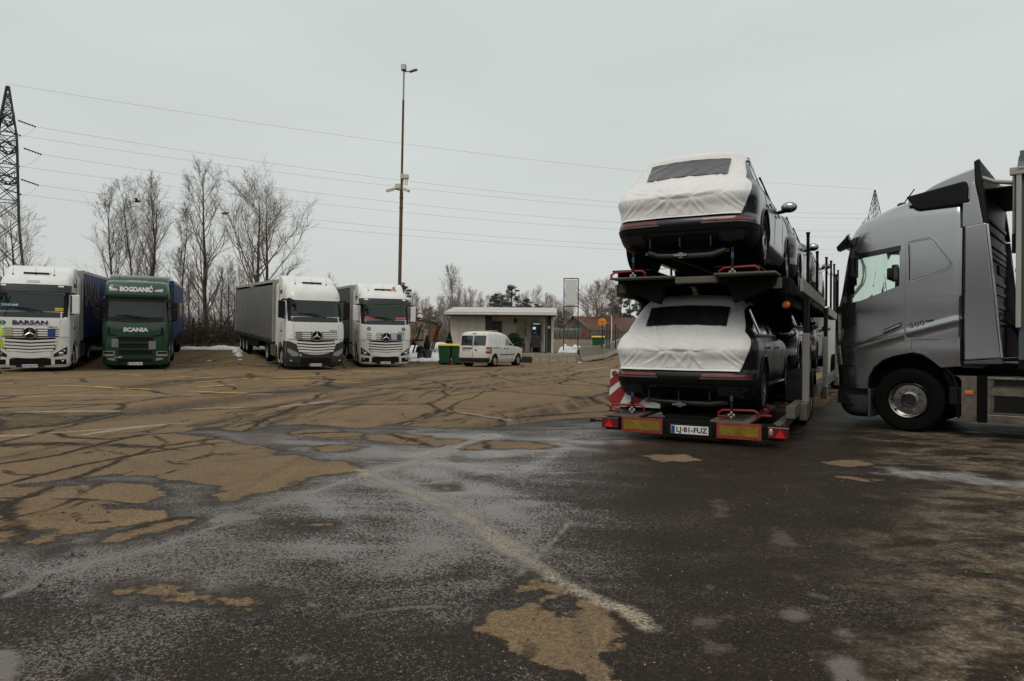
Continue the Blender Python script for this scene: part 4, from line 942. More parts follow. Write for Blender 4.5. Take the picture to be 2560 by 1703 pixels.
# 4: white lorry with orange beacon
L4, Z4, T4 = rig(964, 33.2, -21)
t, sh = actros('white truck tractor with an orange beacon on its roof', L4, Z4, T4, '34 KBJ 268', WHITEP, True, WHITEP, discs=((-.82,1.87,'L',.085),(.84,1.87,'V',.085)), beacon=True)
sh.patch('F', lin(.52, .74, 4), 1.34, 1.60, 2, off=.06, thick=.012).build('sign_flap', BLUEM, t); sh.patch('F', lin(-.70, -.50, 4), 1.34, 1.66, 2, off=.05, thick=.03).build('sign_flap', WHITEP, t)
for a, b_ in ((-1.0,-.55),(.50,1.0)): sh.patch('F', lin(a, b_, 5), 2.34, 2.44, 2, off=.004).build('windscreen_sticker', mat('pink_print', (0.5,0.10,0.10), .5), t)
sh.patch('F', lin(-1.0, 1.0, 13), 2.93, 2.99, 1, off=.003).build('pennant_fringe', GREENM, t)
trailer('dark trailer behind the lorry with the orange beacon', L4, Z4, T4, CURT_DGREY, top=4.05)
# further trailer cut by the left edge of the picture
_p = U(-8, 850, 32.0)
trailer('blue trailer roof showing left of the leftmost lorry', (_p.x-2.4, 29.2, gz(_p.x-2, 29)), Z1, T1, CURT_BLUE, top=4.05)
# ================================================================== silver lorry on the right
VS = mat('silver_paint', (0.38, 0.383, 0.395), 0.17, metal=0.95, coat=0.5, var=0.03, vs=1.2, dirt=0.05, dcol=(0.16,0.15,0.14), ds=.7)
VSD = mat('bumper_silver', (0.10, 0.103, 0.11), 0.45, metal=0.5, var=0.06)
VROT = R(137.8); VO = Vector((6.556, 10.804, 0))
VL = [(.60,-.66,1.09,1.19,.05,.05,.34,.36,0,.14),(.92,-.66,1.11,1.20,.05,.05,.34,.36,0,.14),(1.3,-.66,1.13,1.215,.05,.05,.34,.36,0,.14),(1.7,-.66,1.13,1.215,.05,.05,.34,.36,0,.14),(2.1,-.66,1.08,1.205,.05,.05,.36,.38,0,.15),(2.67,-.66,1.0,1.19,.05,.05,.36,.40,0,.16),(2.88,-.66,.95,1.18,.05,.06,.36,.40,0,.16),(3.12,-.66,.83,1.15,.05,.1,.40,.44,0,.16),(3.22,-.66,.65,1.12,.05,.15,.42,.46,0,.16),(3.30,-.66,.50,1.08,.05,.2,.42,.5,0,.14),(3.37,-.66,.33,1.02,.1,.25,.42,.5,0,.12),(3.42,-.66,.14,.95,.1,.3,.42,.5,0,.1),(3.45,-.66,-.05,.86,.1,.3,.35,.5,0,.1)]
def volvo():
    t = thing('truck_tractor', 'silver grey truck tractor close by on the right', 'truck', VO, VROT, 'tractor units parked side by side')
    sh = Shell(VL, nS=22); inn = Shell([(z, xr+.10, xf-.09, b-.09, .05, .05, fx, fy, 0, bf) for z, xr, xf, b, rx, ry_, fx, fy, br, bf in VL if 1.2 < z < 3.15])
    win = [(.115,2.13),(.642,1.925),(.80,1.90),(.80,2.35),(.735,2.575),(.64,2.632),(.115,2.705)]
    ws = [(-1.0,1.72),(1.0,1.72),(1.06,1.9),(1.04,2.75),(.98,2.90),(-.98,2.90),(-1.04,2.75),(-1.06,1.9)]
    arch = [(.54,.3)]+[(.53,.674),(.522,.766),(.453,.922),(.329,1.039),(.18,1.102),(.081,1.126),(-.07,1.158),(-.186,1.131),(-.288,1.06),(-.413,.948),(-.9,1.0),(-.9,.3)]
    body = boolean(sh.body('cab', VS, step=.04), [inn.body('i', [], smooth=0), MB().prism(ws, .35, 1.6, 'x'), MB().prism(win, 0, 1.6, 'y'), MB().prism([(.06,2.08),(.60,1.9),(.88,1.88),(.87,2.6),(.76,2.86),(.06,2.86)], -1.6, -.2, 'y'), MB().prism(arch, -1.5, 1.5, 'y')])
    body.materials.clear(); body.materials.append(VS); body.shade_smooth(); body.set_sharp_from_angle(angle=R(30)); link('cab', body, t)
    A = curve((-.64,2.912),(.017,2.841),(.56,2.772),(.79,2.668),(.98,2.5))
    wlo = curve((.03,2.167),(.112,2.134),(.642,1.921),(.80,1.893),(1.0,1.87)); whi = curve((.03,2.722),(.116,2.709),(.631,2.635),(.735,2.58),(.81,2.35))
    archtop = curve((-.68,1.0),(-.413,.952),(-.288,1.066),(-.186,1.137),(-.07,1.164),(.081,1.132),(.18,1.108),(.329,1.046),(.453,.93),(.522,.78),(.54,.66),(1.2,.63))
    dlo = curve((.03,1.262),(.3,1.215),(.83,1.10),(1.2,1.03))
    crease = curve((-1.0,1.717),(-.671,1.634),(.016,1.439),(.825,1.176),(1.1,1.09))
    def fold(x, z, s_=1):       # pressed swage line running up to the rear
        d = z-crease(x); return .018*math.exp(-(d-.012)**2/.0005) if d > .012 else .018*math.exp(-(d-.012)**2/.004)
    G_ = .014
    for s_ in (1, -1):
        pa = dict(side=s_, thick=.02)
        L_ = s_ > 0
        sh.patch('S', lin(-.646, .016, 14), 1.956, lambda x: A(x)-G_, 12, off=.014, **pa).build('sleeper_panel', VS, t, smooth=35)
        sh.patch('S', lin(-.668, .016, 16), 1.372, 1.938, 22, off=.014, wob=fold, **pa).build('sleeper_panel', VS, t, smooth=35)
        sh.patch('S', lin(-.672, .02, 20), lambda x: archtop(x), 1.352, 6, off=.014, **pa).build('rear_wing', VS, t, smooth=35)
        sh.patch('S', lin(.038, .86, 22), lambda x: dlo(x)+.008, lambda x: wlo(x)-.004, 24, off=.014, wob=fold, **pa).build('door', VS, t, smooth=35)
        sh.patch('S', lin(.038, .112, 4), lambda x: wlo(x), lambda x: A(x)-G_, 8, off=.014, **pa).build('door_pillar', VS, t, smooth=35)
        if L_: sh.patch('S', lin(.113, .78, 14), lambda x: whi(x)+.004, lambda x: max(A(x)-G_, whi(x)+.008), 3, off=.014, **pa).build('door_frame', VS, t, smooth=35)
        sh.patch('S', lin(.026, .90, 26), lambda x: archtop(x), lambda x: dlo(x)-.004, 8, off=.014, wob=fold, **pa).build('front_wing', VS, t, smooth=35)
        sh.patch('S', lin(.70, .90, 8), lambda x: 1.50+.45*max(0, .85-x), lambda x: 1.90, 8, off=.022, **pa).build('mirror_base', BLACK, t, smooth=35)
        if L_: sh.patch('S', lin(.77, .835, 4), 1.88, lambda x: A(x)-.01, 10, off=.012, **pa).build('windscreen_pillar', BLACKG, t, smooth=40)
        if L_: sh.patch('S', lin(.115, .79, 14), lambda x: wlo(x), lambda x: whi(x), 8, off=-.02, side=s_).build('side_window', SGLASS, t, smooth=60)
        if L_: sh.patch('S', lin(.10, .66, 12), lambda x: whi(x)-.07, lambda x: whi(x)+.005, 3, off=.035, **pa).build('wind_deflector', BLACKG, t, smooth=40)
        # pressed outline of the blind sleeper window
        pts = [(-.016,2.749),(-.15,2.772),(-.285,2.787),(-.33,2.755),(-.43,2.59),(-.536,2.42),(-.542,2.385),(-.505,2.332),(-.28,2.25),(-.06,2.178),(-.036,2.19),(-.028,2.45),(-.018,2.70)]
        for k, (dx, m) in enumerate(((0, VS), (.016, BLACKG))):
            MB().tube([sh.at('S', x+(dx if k else 0), z+(dx*.6 if k else 0), .010 if k else .016, s_) for x, z in pts], .009 if not k else .007, 6, closed=True).build('window_pressing', m, t, smooth=60)
        # locker lid
        pts = [(-.05,1.335),(-.35,1.34),(-.643,1.344),(-.643,1.188),(-.275,1.132),(-.135,1.174),(-.05,1.195)]
        MB().tube([sh.at('S', x, z, .014, s_) for x, z in pts], .0045, 5, closed=True).build('locker_seam', BLACKG, t)
        # handle
        h = sh.patch('S', lin(.075, .315, 8), lambda x: 1.53-.45*(x-.07), lambda x: 1.60-.45*(x-.07), 3, off=.030, **pa).build('door_handle', VSD, t, smooth=40)
        MB().tube([sh.at('S', x, 1.555-.45*(x-.07), .055, s_) for x in lin(.09, .30, 5)], .017, 8).build('grip', CHROME, h, smooth=60)
        # lower corner: step box and bumper
        MB().prism([(.50,.60),(.96,.63),(.97,.36),(.50,.30)], s_*.90, s_*1.16).build('step_well', BLACK, t)
        MB().prism([(.495,.60),(.53,.60),(.53,.165),(.50,.163)], s_*.85, s_*1.21).build('bumper_end', VSD, t, bevel=.012)
        for zz in (.44, .62): MB().box(.52, .92, s_*1.05, s_*1.17, zz-.02, zz).build('step', BLACK, t)
        MB().tube([sh.at('S', x, .93+.10*(.9-x)*2, .02, s_) for x in lin(.72, .86, 4)], .015, 6).build('side_badge', CHROME, t)
        # side fairings behind the cab
        f1 = [(-.69,2.905),(-.935,2.935),(-.965,2.6),(-1.022,2.04),(-1.066,1.55),(-1.112,1.09),(-.69,1.055)]
        MB().prism(f1, s_*1.18, s_*1.228).build('side_fairing', VS, t, bevel=.016, seg=3)
        MB().prism([(-.69,1.045),(-1.11,1.08),(-1.13,1.015),(-.69,1.0)], s_*1.17, s_*1.215).build('fairing_skirt', VSD, t, bevel=.008)
        f2 = [(-.655,2.895),(-.66,3.24),(-.735,3.245),(-.745,3.50),(-.80,3.52),(-.845,3.30),(-.905,2.925)]
        MB().prism(f2, s_*1.13, s_*1.195).build('side_fairing', VS, t, bevel=.016, seg=3)
        MB().prism([(-.785,3.80),(-.85,3.831),(-.872,3.6),(-.925,3.2),(-.955,2.94),(-.90,2.935),(-.845,3.3),(-.80,3.55)], s_*1.05, s_*1.18).build('fairing_edge', BLACK, t, bevel=.01)
        MB().prism([(-.94,2.92),(-.955,2.92),(-1.128,1.10),(-1.113,1.10)], s_*1.15, s_*1.232).build('fairing_edge', CHROME, t)
        # roof side vent with slats
        V = [(.047,3.428),(-.66,3.552),(-.705,3.535),(-.722,3.452),(-.717,3.26),(-.69,3.225),(-.124,3.215),(-.065,3.25)]
        vt = MB().prism(V, s_*1.04, s_*1.16).build('roof_vent', BLACK, t, bevel=.02, seg=3)
        for k in range(17):
            xx = -.10-.034*k; MB().beam((xx+.03, s_*1.163, 3.395+.175*(-xx)), (xx-.045, s_*1.163, 3.262), .012, .012, (0, s_, 0)).build('vent_slat', BLACK, vt)
        m_ = MB().box(.66, .75, s_*1.27, s_*1.42, 2.24, 2.60).build('mirror', BLACK, t, bevel=.05, seg=4); MB().box(.648, .66, s_*1.285, s_*1.405, 2.27, 2.57).build('mirror_glass', DGLASS, m_)
        MB().tube([(.74, s_*1.16, 2.66), (.72, s_*1.30, 2.68), (.71, s_*1.35, 2.58)], .035, 8).build('mirror_arm', BLACK, m_); MB().tube([(.76, s_*1.16, 2.05), (.73, s_*1.30, 2.17), (.71, s_*1.35, 2.25)], .03, 8).build('mirror_arm', BLACK, m_)
        wheel(t, 0, s_*1.05, .46, .92, rim=VRIM, front=True)
        wheel(t, -3.8, s_*1.06, .5, front=False)
        # wheel-arch liner
        P = [(.62*math.cos(R(a))-.02, .55+.60*math.sin(R(a))) for a in range(-10, 191, 20)]; Q = [(x*.96, .55+(z-.55)*.96) for x, z in reversed(P)]
        MB().prism(P+Q, s_*.7, s_*1.16).build('arch_liner', BLACK, t)
        MB().prism([(-.46,.92),(-.62,.62),(-.64,.25),(-.60,.25),(-.56,.6),(-.42,.88)], s_*.8, s_*1.15).build('mud_flap', RUBBER, t)
        # tank
        k = MB().prism(rrect(-.66, -2.2, .22, .84, .09), s_*.72, s_*1.20).build('fuel_tank', ALUM, t, bevel=.03, seg=3)
        for xx in (-.90,-1.62): MB().prism(rrect(xx-.06, xx+.06, .21, .85, .02), s_*.71, s_*1.215).build('tank_strap', RUBBER, k)
        for z0, z1 in ((.72,.80),(.36,.58)):
            MB().prism(rrect(-1.04, -1.48, z0, z1, .04), s_*1.17, s_*1.203).build('step_recess', BLACK, k)
            MB().tube([(x, s_*1.21, z) for x, z in rrect(-1.03, -1.49, z0-.01, z1+.01, .05)], .008, 6, closed=True).build('recess_lip', ALUM, k, smooth=60)
        MB().tube([(x, s_*1.205, z) for x, z in rrect(-1.0, -1.53, .32, .82, .06)], .006, 6, closed=True).build('recess_lip', ALUM, k, smooth=60)
        MB().box(-.70, -.80, s_*1.2, s_*1.225, .585, .64).build('marker_lamp', ORANGEL, t, bevel=.008)
        MB().box(-.50, -.68, s_*.95, s_*1.16, .42, .68).build('battery_box', BLACK, t, bevel=.02)
    text('side_script', '500', .10, BLACKM, t, sh.at('S', -.12, 1.56, .024, 1), (-1,0,.26), (.26,0,1), bold=-.001, width=.19, ext=.002)
    text('side_script', 'TURBO', .035, BLACKM, t, sh.at('S', -.28, 1.607, .024, 1), (-1,0,.2), (.2,0,1), bold=.003, width=.10, ext=.002)
    # nose
    nose = Shell([(.165,.52,.97,1.05,.02,.05,.26,.3,0,.14),(.25,.52,1.05,1.14,.02,.05,.32,.34,0,.14),(.46,.52,1.10,1.19,.02,.05,.34,.36,0,.14),(.50,.52,1.11,1.195,.02,.05,.34,.36,0,.14)])
    link('bumper', nose.body('bumper', VSD), t)
    nose2 = Shell([(.50,.86,1.07,1.16,.02,.05,.12,.3,0,.14),(.93,.86,1.10,1.185,.02,.05,.15,.3,0,.14)]); link('lower_grille', nose2.body('lower_grille', BLACK), t)
    sh.patch('F', lin(-.95, .95, 15), 1.2, 1.66, 4, off=.01).build('grille', BLACK, t, smooth=40)
    sh.patch('F', lin(-1.06, 1.06, 17), 1.70, 2.91, 8, off=-.02).build('windscreen', SGLASS, t, smooth=60)
    for s_ in (-1, 1): sh.patch('F', [s_*v for v in lin(.75, 1.12, 6)], .95, 1.25, 4, off=.012, thick=.02).build('headlamp', LENS, t, smooth=40)
    sh.patch('F', lin(-1.08, 1.08, 17), lambda y: 2.79, lambda y: 2.94, 3, off=.10, thick=.0).build('sun_visor', BLACKG, t, smooth=40)
    MB().prism([(.86,2.95),(1.02,2.78),(1.0,2.72),(.80,2.80)], .96, 1.10).build('visor_end', BLACKG, t)
    # roof air dam
    P = [(.02,3.40),(-.064,3.462),(-.12,3.52),(-.173,3.56),(-.24,3.605),(-.312,3.643),(-.40,3.68),(-.498,3.714),(-.64,3.76),(-.785,3.80),(-.80,3.5),(-.80,3.3),(.02,3.3)]
    rows = []
    for y in lin(-1.13, 1.13, 15):
        e_ = (abs(y)/1.13)**6; rows.append([(x, y, z-(.10*e_ if z > 3.4 else 0)) for x, z in P])
    mb = MB().grid(rows); n = len(P); mb.f.append(tuple(range(n))); mb.f.append(tuple(range(15*n-1, 14*n-1, -1))); mb.mi += [0, 0]
    mb.build('roof_air_dam', VS, t, smooth=40)
    MB().box(-.86, -.80, -1.1, 1.1, 3.30, 3.80).build('air_dam_rear', BLACK, t)
    a = MB().ball((.22,.60,3.42), .07, .04, .035, 10, 6); a.tube([(.20,.60,3.43),(.05,.60,3.64)], .009, 5); a.build('aerial', BLACK, t)
    MB().ball((.62,.3,3.30), .06, .04, .03, 8, 6).build('roof_horn', BLACK, t)
    # rear wall with pressed ribs and name
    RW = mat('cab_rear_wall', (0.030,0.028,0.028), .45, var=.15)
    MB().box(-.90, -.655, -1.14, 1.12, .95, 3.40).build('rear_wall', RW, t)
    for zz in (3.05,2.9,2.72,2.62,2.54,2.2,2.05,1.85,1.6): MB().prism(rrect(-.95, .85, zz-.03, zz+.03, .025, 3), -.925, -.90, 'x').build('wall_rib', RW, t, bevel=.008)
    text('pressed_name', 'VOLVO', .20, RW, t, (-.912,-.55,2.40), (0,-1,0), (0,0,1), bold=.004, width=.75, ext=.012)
    MB().tube([(-.72,.3,3.5),(-1.0,.3,3.58),(-1.2,.3,3.45)], .02, 6).build('air_hose', STEEL, t)
    for k, yy in enumerate((-.15, .05, .25)):
        MB().tube([(-.74, yy, 1.3), (-.95, yy+.05, 1.75-.1*k), (-1.12, yy, 1.55), (-1.24, yy, 1.35)], .02, 6).build('air_hose', BLACK if k else STEEL, t, smooth=60)
    P = [(-.80,1.02,3.62),(-1.0,1.0,3.52),(-1.2,.97,3.48),(-1.32,.97,3.48)]
    MB().tube(P, .03, 8).build('fairing_rail', ALU, t, smooth=60); MB().box(-.80, -1.25, -1.05, 1.0, 3.42, 3.44).build('roof_gap_panel', BLACK, t)
    interior(t, 1.84, .92, -.52)
    MB().box(-.64, .52, -.68, .68, .3, 1.22).build('wheel_house', CHASSIS, t)
    MB().box(.55, .66, -.62, -.36, 2.36, 2.56).build('visor_blind', BLACK, t, bevel=.02)
    MB().ball((.78,-1.34,2.50), .05, .16, .10, 12, 8).build('far_mirror', BLACK, t, smooth=60)
    mb = MB(); [mb.box(-.2, -5.2, s_*.42-.05, s_*.42+.05, .62, .92) for s_ in (-1, 1)]; mb.build('frame_rail', CHASSIS, t)
    for xx in (0, -3.8): MB().tube([(xx, -1, .5), (xx, 1, .5)], .08, 8).build('axle', CHASSIS, t)
    MB().box(-.2, -1.2, -.6, .6, .92, 1.0).build('gangway', CHASSIS, t); MB().box(.6, -1.6, -.55, .55, .28, .95).build('engine_sump', CHASSIS, t)
    return t
ALUM = mat('brushed_tank', (0.27, 0.235, 0.195), 0.34, metal=0.95, var=0.3, vs=9, dirt=0.35, dcol=(0.10,0.085,0.065))
VRIM = _truck_rim(mat('polished_rim', (0.40, 0.39, 0.38), 0.16, metal=1.0, var=0.35, vs=5), 'v')
volvo()
TB = mat('trailer_blue_grey', (0.085, 0.115, 0.135), 0.5, var=0.08, dirt=0.25)
tv = thing('semi_trailer', 'blue grey trailer coupled behind the silver lorry', 'trailer', VO, VROT, 'curtain trailers coupled to the parked lorries')
for s_ in (-1, 1):
    MB().grid([[(x, s_*(1.275+.006*math.sin(x*9)), z) for x in lin(-1.39, -14.2, 60)] for z in lin(1.05, 3.6, 6)]).build('curtain', TB, tv, smooth=60)
    o = MB().box(-1.27, -1.33, s_*1.20, s_*1.285, 1.5, 3.55).build('corner_post', ALU, tv, bevel=.008)
    for z in lin(1.7, 3.3, 7): MB().box(-1.262, -1.272, s_*1.22, s_*1.26, z, z+.05).build('lashing_hole', BLACK, o)
    MB().box(-1.20, -14.2, s_*1.22, s_*1.30, 3.52, 3.62).build('roof_rail', ALU, tv, bevel=.01)
    MB().tube([(-1.24, s_*1.16, 3.6), (-1.24, s_*1.16, 2.75)], .022, 8).build('tarp_pole', STEEL, tv); MB().box(-1.22, -1.30, s_*1.12, s_*1.22, 2.5, 2.75).build('post_bracket', CHASSIS, tv)
    for k in range(3): wheel(tv, -9.5-1.32*k, s_*1.08, .5, front=False)
    MB().box(-3.5, -3.7, s_*.9-.08, s_*.9+.08, .25, 1.0).build('landing_leg', CHASSIS, tv)
rows = [[(x, y, 3.60+.27*(1-(abs(y)/1.31)**8)+.03*math.sin(x*5+y*3)) for x in lin(-1.28, -14.2, 60)] for y in lin(-1.31, 1.31, 15)]
MB().grid(rows).build('roof_sheet', mat('grey_tarp', (0.12,0.12,0.115), .7, var=.3, vs=6, bump=.3, bs=12), tv, smooth=60)
MB().box(-1.30, -1.40, -1.2, 1.2, 1.0, 3.85).build('front_wall', TB, tv); MB().box(-1.3, -14.2, -1.25, 1.25, .95, 1.08).build('load_floor', CHASSIS, tv)
mb = MB(); [mb.box(-1.6, -14.2, s_*.5-.07, s_*.5+.07, .72, .95) for s_ in (-1, 1)]; mb.build('chassis_beam', CHASSIS, tv)
MB().box(-14.2, -14.25, -1.27, 1.27, 1.0, 3.6).build('rear_door', ALU, tv)
# ================================================================== car transporter and its load
CROTZ = R(62.1); CO = Vector((2.31, 8.6, 0))
DIRX, DIRY = Vector((math.cos(CROTZ), math.sin(CROTZ), 0)), Vector((-math.sin(CROTZ), math.cos(CROTZ), 0))
def cw_(x, u, z): return CO+DIRX*x-DIRY*u+Vector((0, 0, z))
from mathutils import noise as mn
SUV = [(0.2,0.3,4.4,0.8117,0.4,0.25,0.9,0.35,0.03,0.1),(0.3,0.12,4.58,0.8971,0.42,0.27,1.0,0.36,0.06,0.14),(0.44,0.02,4.66,0.9345,0.45,0.28,1.0,0.36,0.07,0.16),(0.52,-0.01,4.68,0.9398,0.45,0.28,1.0,0.36,0.07,0.16),(0.575,0.005,4.68,0.9398,0.45,0.28,1.0,0.36,0.07,0.16),(0.62,0.06,4.67,0.9398,0.45,0.28,1.0,0.36,0.07,0.16),(0.72,0.05,4.65,0.942,0.45,0.27,1.0,0.36,0.07,0.16),(0.83,0.02,4.58,0.9452,0.42,0.25,1.0,0.36,0.07,0.16),(0.87,0.02,4.54,0.9452,0.4,0.24,1.0,0.38,0.07,0.16),(0.93,0.06,4.44,0.9398,0.4,0.24,1.0,0.4,0.07,0.16),(1.0,0.13,4.15,0.927,0.38,0.24,1.0,0.42,0.07,0.14),(1.05,0.2,3.55,0.9025,0.34,0.22,0.8,0.45,0.07,0.12),(1.1,0.27,3.14,0.8597,0.3,0.2,0.5,0.45,0.07,0.12),(1.2,0.38,2.93,0.8277,0.28,0.18,0.45,0.42,0.07,0.12),(1.35,0.53,2.62,0.769,0.28,0.18,0.45,0.42,0.07,0.12),(1.47,0.63,2.36,0.7102,0.28,0.18,0.45,0.42,0.07,0.12),(1.53,0.66,2.2,0.6622,0.28,0.18,0.45,0.42,0.07,0.12),(1.58,0.72,1.99,0.5767,0.28,0.2,0.45,0.4,0.06,0.1),(1.615,0.9,1.8,0.4272,0.28,0.2,0.4,0.3,0.05,0.1),(1.63,1.12,1.6,0.2136,0.2,0.15,0.2,0.15,0.02,0.04)]
SUVSH = Shell(SUV, nR=10, nC=12, nS=20, nF=6)
def _alloy():
    mb = MB().lathe([(.265,.10),(.255,.09),(.25,-.06),(.0,-.06)], n=32, caps=False); mb2 = MB()
    for k in range(5):
        for d in (-.16, .16):
            a = 2*PI*k/5+d; a2 = 2*PI*k/5+d*.35
            mb.beam((.06*math.cos(a2), .06, .06*math.sin(a2)), (.255*math.cos(a), .075, .255*math.sin(a)), .028, .03, (0,1,0))
    mb.lathe([(.07,.03),(.07,.085),(0,.09)], n=16, caps=False)
    return mb.mesh('rim', mat('alloy_rim', (0.30,0.30,0.31), .3, metal=.9, var=.1), 35)
A_RIM = _alloy()
A_TYRE = MB().lathe([(.26,-.105),(.31,-.118),(.345,-.105),(.36,-.075),(.362,.075),(.345,.105),(.31,.118),(.26,.105),(.25,0)], n=40, caps=False).mesh('tyre', RUBBER, 30)
def suv_body():
    sh = SUVSH; cut = []
    for x in (.98, 3.72):
        for s_ in (-1, 1): cut.append(MB().lathe([(.415, s_*.64), (.415, s_*1.3)], (x, 0, .37), 'y', 36))
    return boolean(sh.body('body', [], step=.03, smooth=0), cut)
SUVBODY = suv_body()
def suv(label, loc, paint, bare=True, group='new cars loaded on the transporter', ry=0):
    sh = SUVSH; t = thing('suv_car', label, 'car', loc, CROTZ, group, ry)
    me = SUVBODY.copy(); me.materials.clear(); me.materials.append(paint); me.shade_smooth(); me.set_sharp_from_angle(angle=R(30)); link('body', me, t)
    K1 = sh.nR+sh.nC
    for s_ in (-1, 1):
        ks = [s_*v for v in lin(0, K1-.5, 14)]
        # side glass, its frame and pillars
        top = curve((.62,1.20),(.75,1.36),(.95,1.44),(1.5,1.475),(2.2,1.45),(2.5,1.35),(2.85,1.16),(3.0,1.10))
        sh.patch('S', lin(.60, 2.92, 26), lambda x: 1.085, lambda x: max(1.10, top(x)), 5, off=.004, side=s_).build('side_glass', DGLASS, t, smooth=60)
        for x0, x1 in ((1.02,.93),(1.98,1.92)):
            mb = MB(); mb.tube([sh.at('S', x0+(x1-x0)*0-.02, 1.09, .012, s_), sh.at('S', x1, top(x1)-.005, .012, s_)], .013, 5).build('pillar_trim', CHROME if x0 < 1.5 else BLACK, t)
        MB().tube([sh.at('S', x, 1.082, .010, s_) for x in lin(.62, 2.95, 20)], .010, 5).build('window_strip', CHROME, t)
        for xx in (1.05, 2.02, 2.98):
            MB().tube([sh.at('S', xx, z, .001, s_) for z in lin(.36 if xx != 1.05 else .7, 1.07, 8)], .004, 4).build('door_seam', BLACKG, t)
        for xx in (1.25, 2.2): MB().tube([sh.at('S', x, .90, .025, s_) for x in lin(xx, xx+.2, 4)], .016, 6).build('door_handle', paint, t, smooth=60)
        sh.patch('S', lin(1.42, 3.28, 10), .24, .36, 2, off=.02, thick=.03, side=s_).build('sill_trim', BLACK, t, smooth=40)
        MB().tube([sh.at('S', x, .372, .024, s_) for x in lin(1.42, 3.28, 12)], .008, 5).build('sill_strip', CHROME, t)
        for x in (.98, 3.72):
            MB().tube([sh.at('S', x+.425*math.cos(R(a)), max(.24, .37+.425*math.sin(R(a))), .006, s_) for a in range(-14, 195, 8)], .014, 5).build('arch_trim', BLACK if x < 0 else paint, t, smooth=60)
            w_ = link('wheel', A_TYRE, t); w_.location = (x, s_*.832, .36)
            if s_ < 0: w_.rotation_euler = (0, 0, PI)
            link('rim', A_RIM, w_)
            MB().lathe([(.40, s_*.60), (.40, s_*.76)], (x, 0, .37), 'y', 24).build('arch_liner', BLACK, t)
        m_ = MB().ball((2.78, s_*1.06, 1.13), .085, .125, .085, 14, 10).build('door_mirror', paint if not bare else BLACKG, t, smooth=60)
        MB().ball((2.715, s_*1.06, 1.13), .03, .105, .066, 12, 8).build('mirror_glass', mat('mirror_silver', (0.35,0.42,0.40), .05, metal=1), m_, smooth=60)
        MB().tube([(2.80, s_*.89, 1.06), (2.80, s_*1.01, 1.08)], .03, 6).build('mirror_foot', BLACK, m_)
        MB().tube([sh.at('S', .95, 1.50, .01, s_), sh.at('S', 1.1, 1.53, .035, s_), sh.at('S', 1.9, 1.53, .035, s_), sh.at('S', 2.1, 1.50, .01, s_)], .014, 6).build('roof_rail', BLACK, t, smooth=60)
        # rear lamps in the bumper: long red strip wrapping the corner
        lm = sh.patch('K', [s_*v for v in lin(sh.kr(.30, .53), K1-4.5, 12)], .52, .556, 3, off=.008, thick=.012).build('bumper_lamp', REDL, t, smooth=40)
        sh.patch('K', [s_*v for v in lin(sh.kr(.38, .53), sh.kr(.50, .53), 4)], .522, .54, 1, off=.012, thick=.003).build('lamp_window', mat('lamp_dark', (0.10,0.03,0.03), .2, coat=.5), lm)
        sh.patch('K', [s_*v for v in lin(sh.kr(.28, .53), K1-4.3, 12)], .497, .512, 1, off=.006).build('lamp_strip', STEEL, t)
        sh.patch('K', [s_*v for v in lin(sh.kr(.22, .9), K1-8.5, 12)], .90, .955, 2, off=.003, thick=.004).build('tail_lamp', REDL, t, smooth=40)
        # exhaust surrounds
        e_ = sh.patch('K', [s_*v for v in lin(sh.kr(.50, .36), sh.kr(.82, .36), 8)], lambda k: .285, lambda k: .405, 4, off=.035, thick=.06).build('exhaust_trim', BLACKG, t, smooth=40)
        sh.patch('K', [s_*v for v in lin(sh.kr(.54, .36), sh.kr(.78, .36), 8)], .305, .375, 2, off=.040, thick=.004).build('exhaust_opening', BLACKM, e_, smooth=40)
        hl = sh.patch('F', [s_*v for v in lin(.42, .80, 7)], .70, .80, 2, off=.01, thick=.02).build('headlamp', LENS, t, smooth=40)
    sh.patch('K', lin(-K1, K1, 44), .205, .425, 6, off=.010, thick=.012).build('rear_diffuser', BLACK, t, smooth=40)
    sh.patch('K', lin(-K1+1, K1-1, 44), .43, .492, 3, off=.016, thick=.02, wob=lambda k, z: .004*math.sin(k*9)*math.sin(z*220)).build('textured_strip', BLACK, t, smooth=40)
    for y in (-.40, 0.0, .40): MB().box(.03, .12, y-.008, y+.008, .21, .33).build('diffuser_fin', BLACKG, t)
    sh.patch('K', lin(-6, 6, 13), .385, .40, 1, off=.03, thick=.03).build('diffuser_edge', BLACKG, t, smooth=40)
    sh.patch('F', lin(-.45, .45, 9), .42, .78, 4, off=.012, thick=.02).build('grille', BLACK, t, smooth=40)
    sh.patch('F', lin(-.66, .66, 13), lambda y: 1.12, lambda y: 1.50, 6, off=.005).build('windscreen', DGLASS, t, smooth=60)
    # underside: exhaust, axle, tow eye
    MB().box(.5, 4.2, -.66, .66, .17, .24).build('underfloor', CHASSIS, t)
    MB().tube([(.30,.52,.20),(.42,.40,.16),(.46,.0,.15),(.44,-.35,.15),(.34,-.55,.20)], .055, 10).build('exhaust_silencer', STEEL, t, smooth=60)
    MB().tube([(.46,.2,.15),(.8,.25,.12),(1.6,.22,.14),(3.0,.2,.15)], .03, 8).build('exhaust_pipe', STEEL, t, smooth=60)
    MB().tube([(.98,-.7,.34),(.98,0,.22),(.98,.7,.34)], .05, 8).build('rear_axle', CHASSIS, t); MB().tube([(.80,-.66,.24),(.80,.66,.24)], .03, 6).build('control_arm', STEEL, t)
    mb = MB(); mb.lathe([(.045,-.02),(.045,.02)], (.30,.05,.13), 'x', 6); mb.box(.25, .32, -.04, .14, .115, .145); mb.build('tow_eye', STEEL, t)
    return t
COVERM, nt_, b = base_mat('transport_fleece'); L = nt_.links.new
_tc = N(nt_, 'TexCoord'); _n = N(nt_, 'TexNoise', i_Scale=2.2, i_Detail=6.0); L(_tc.outputs['Object'], _n.inputs['Vector'])
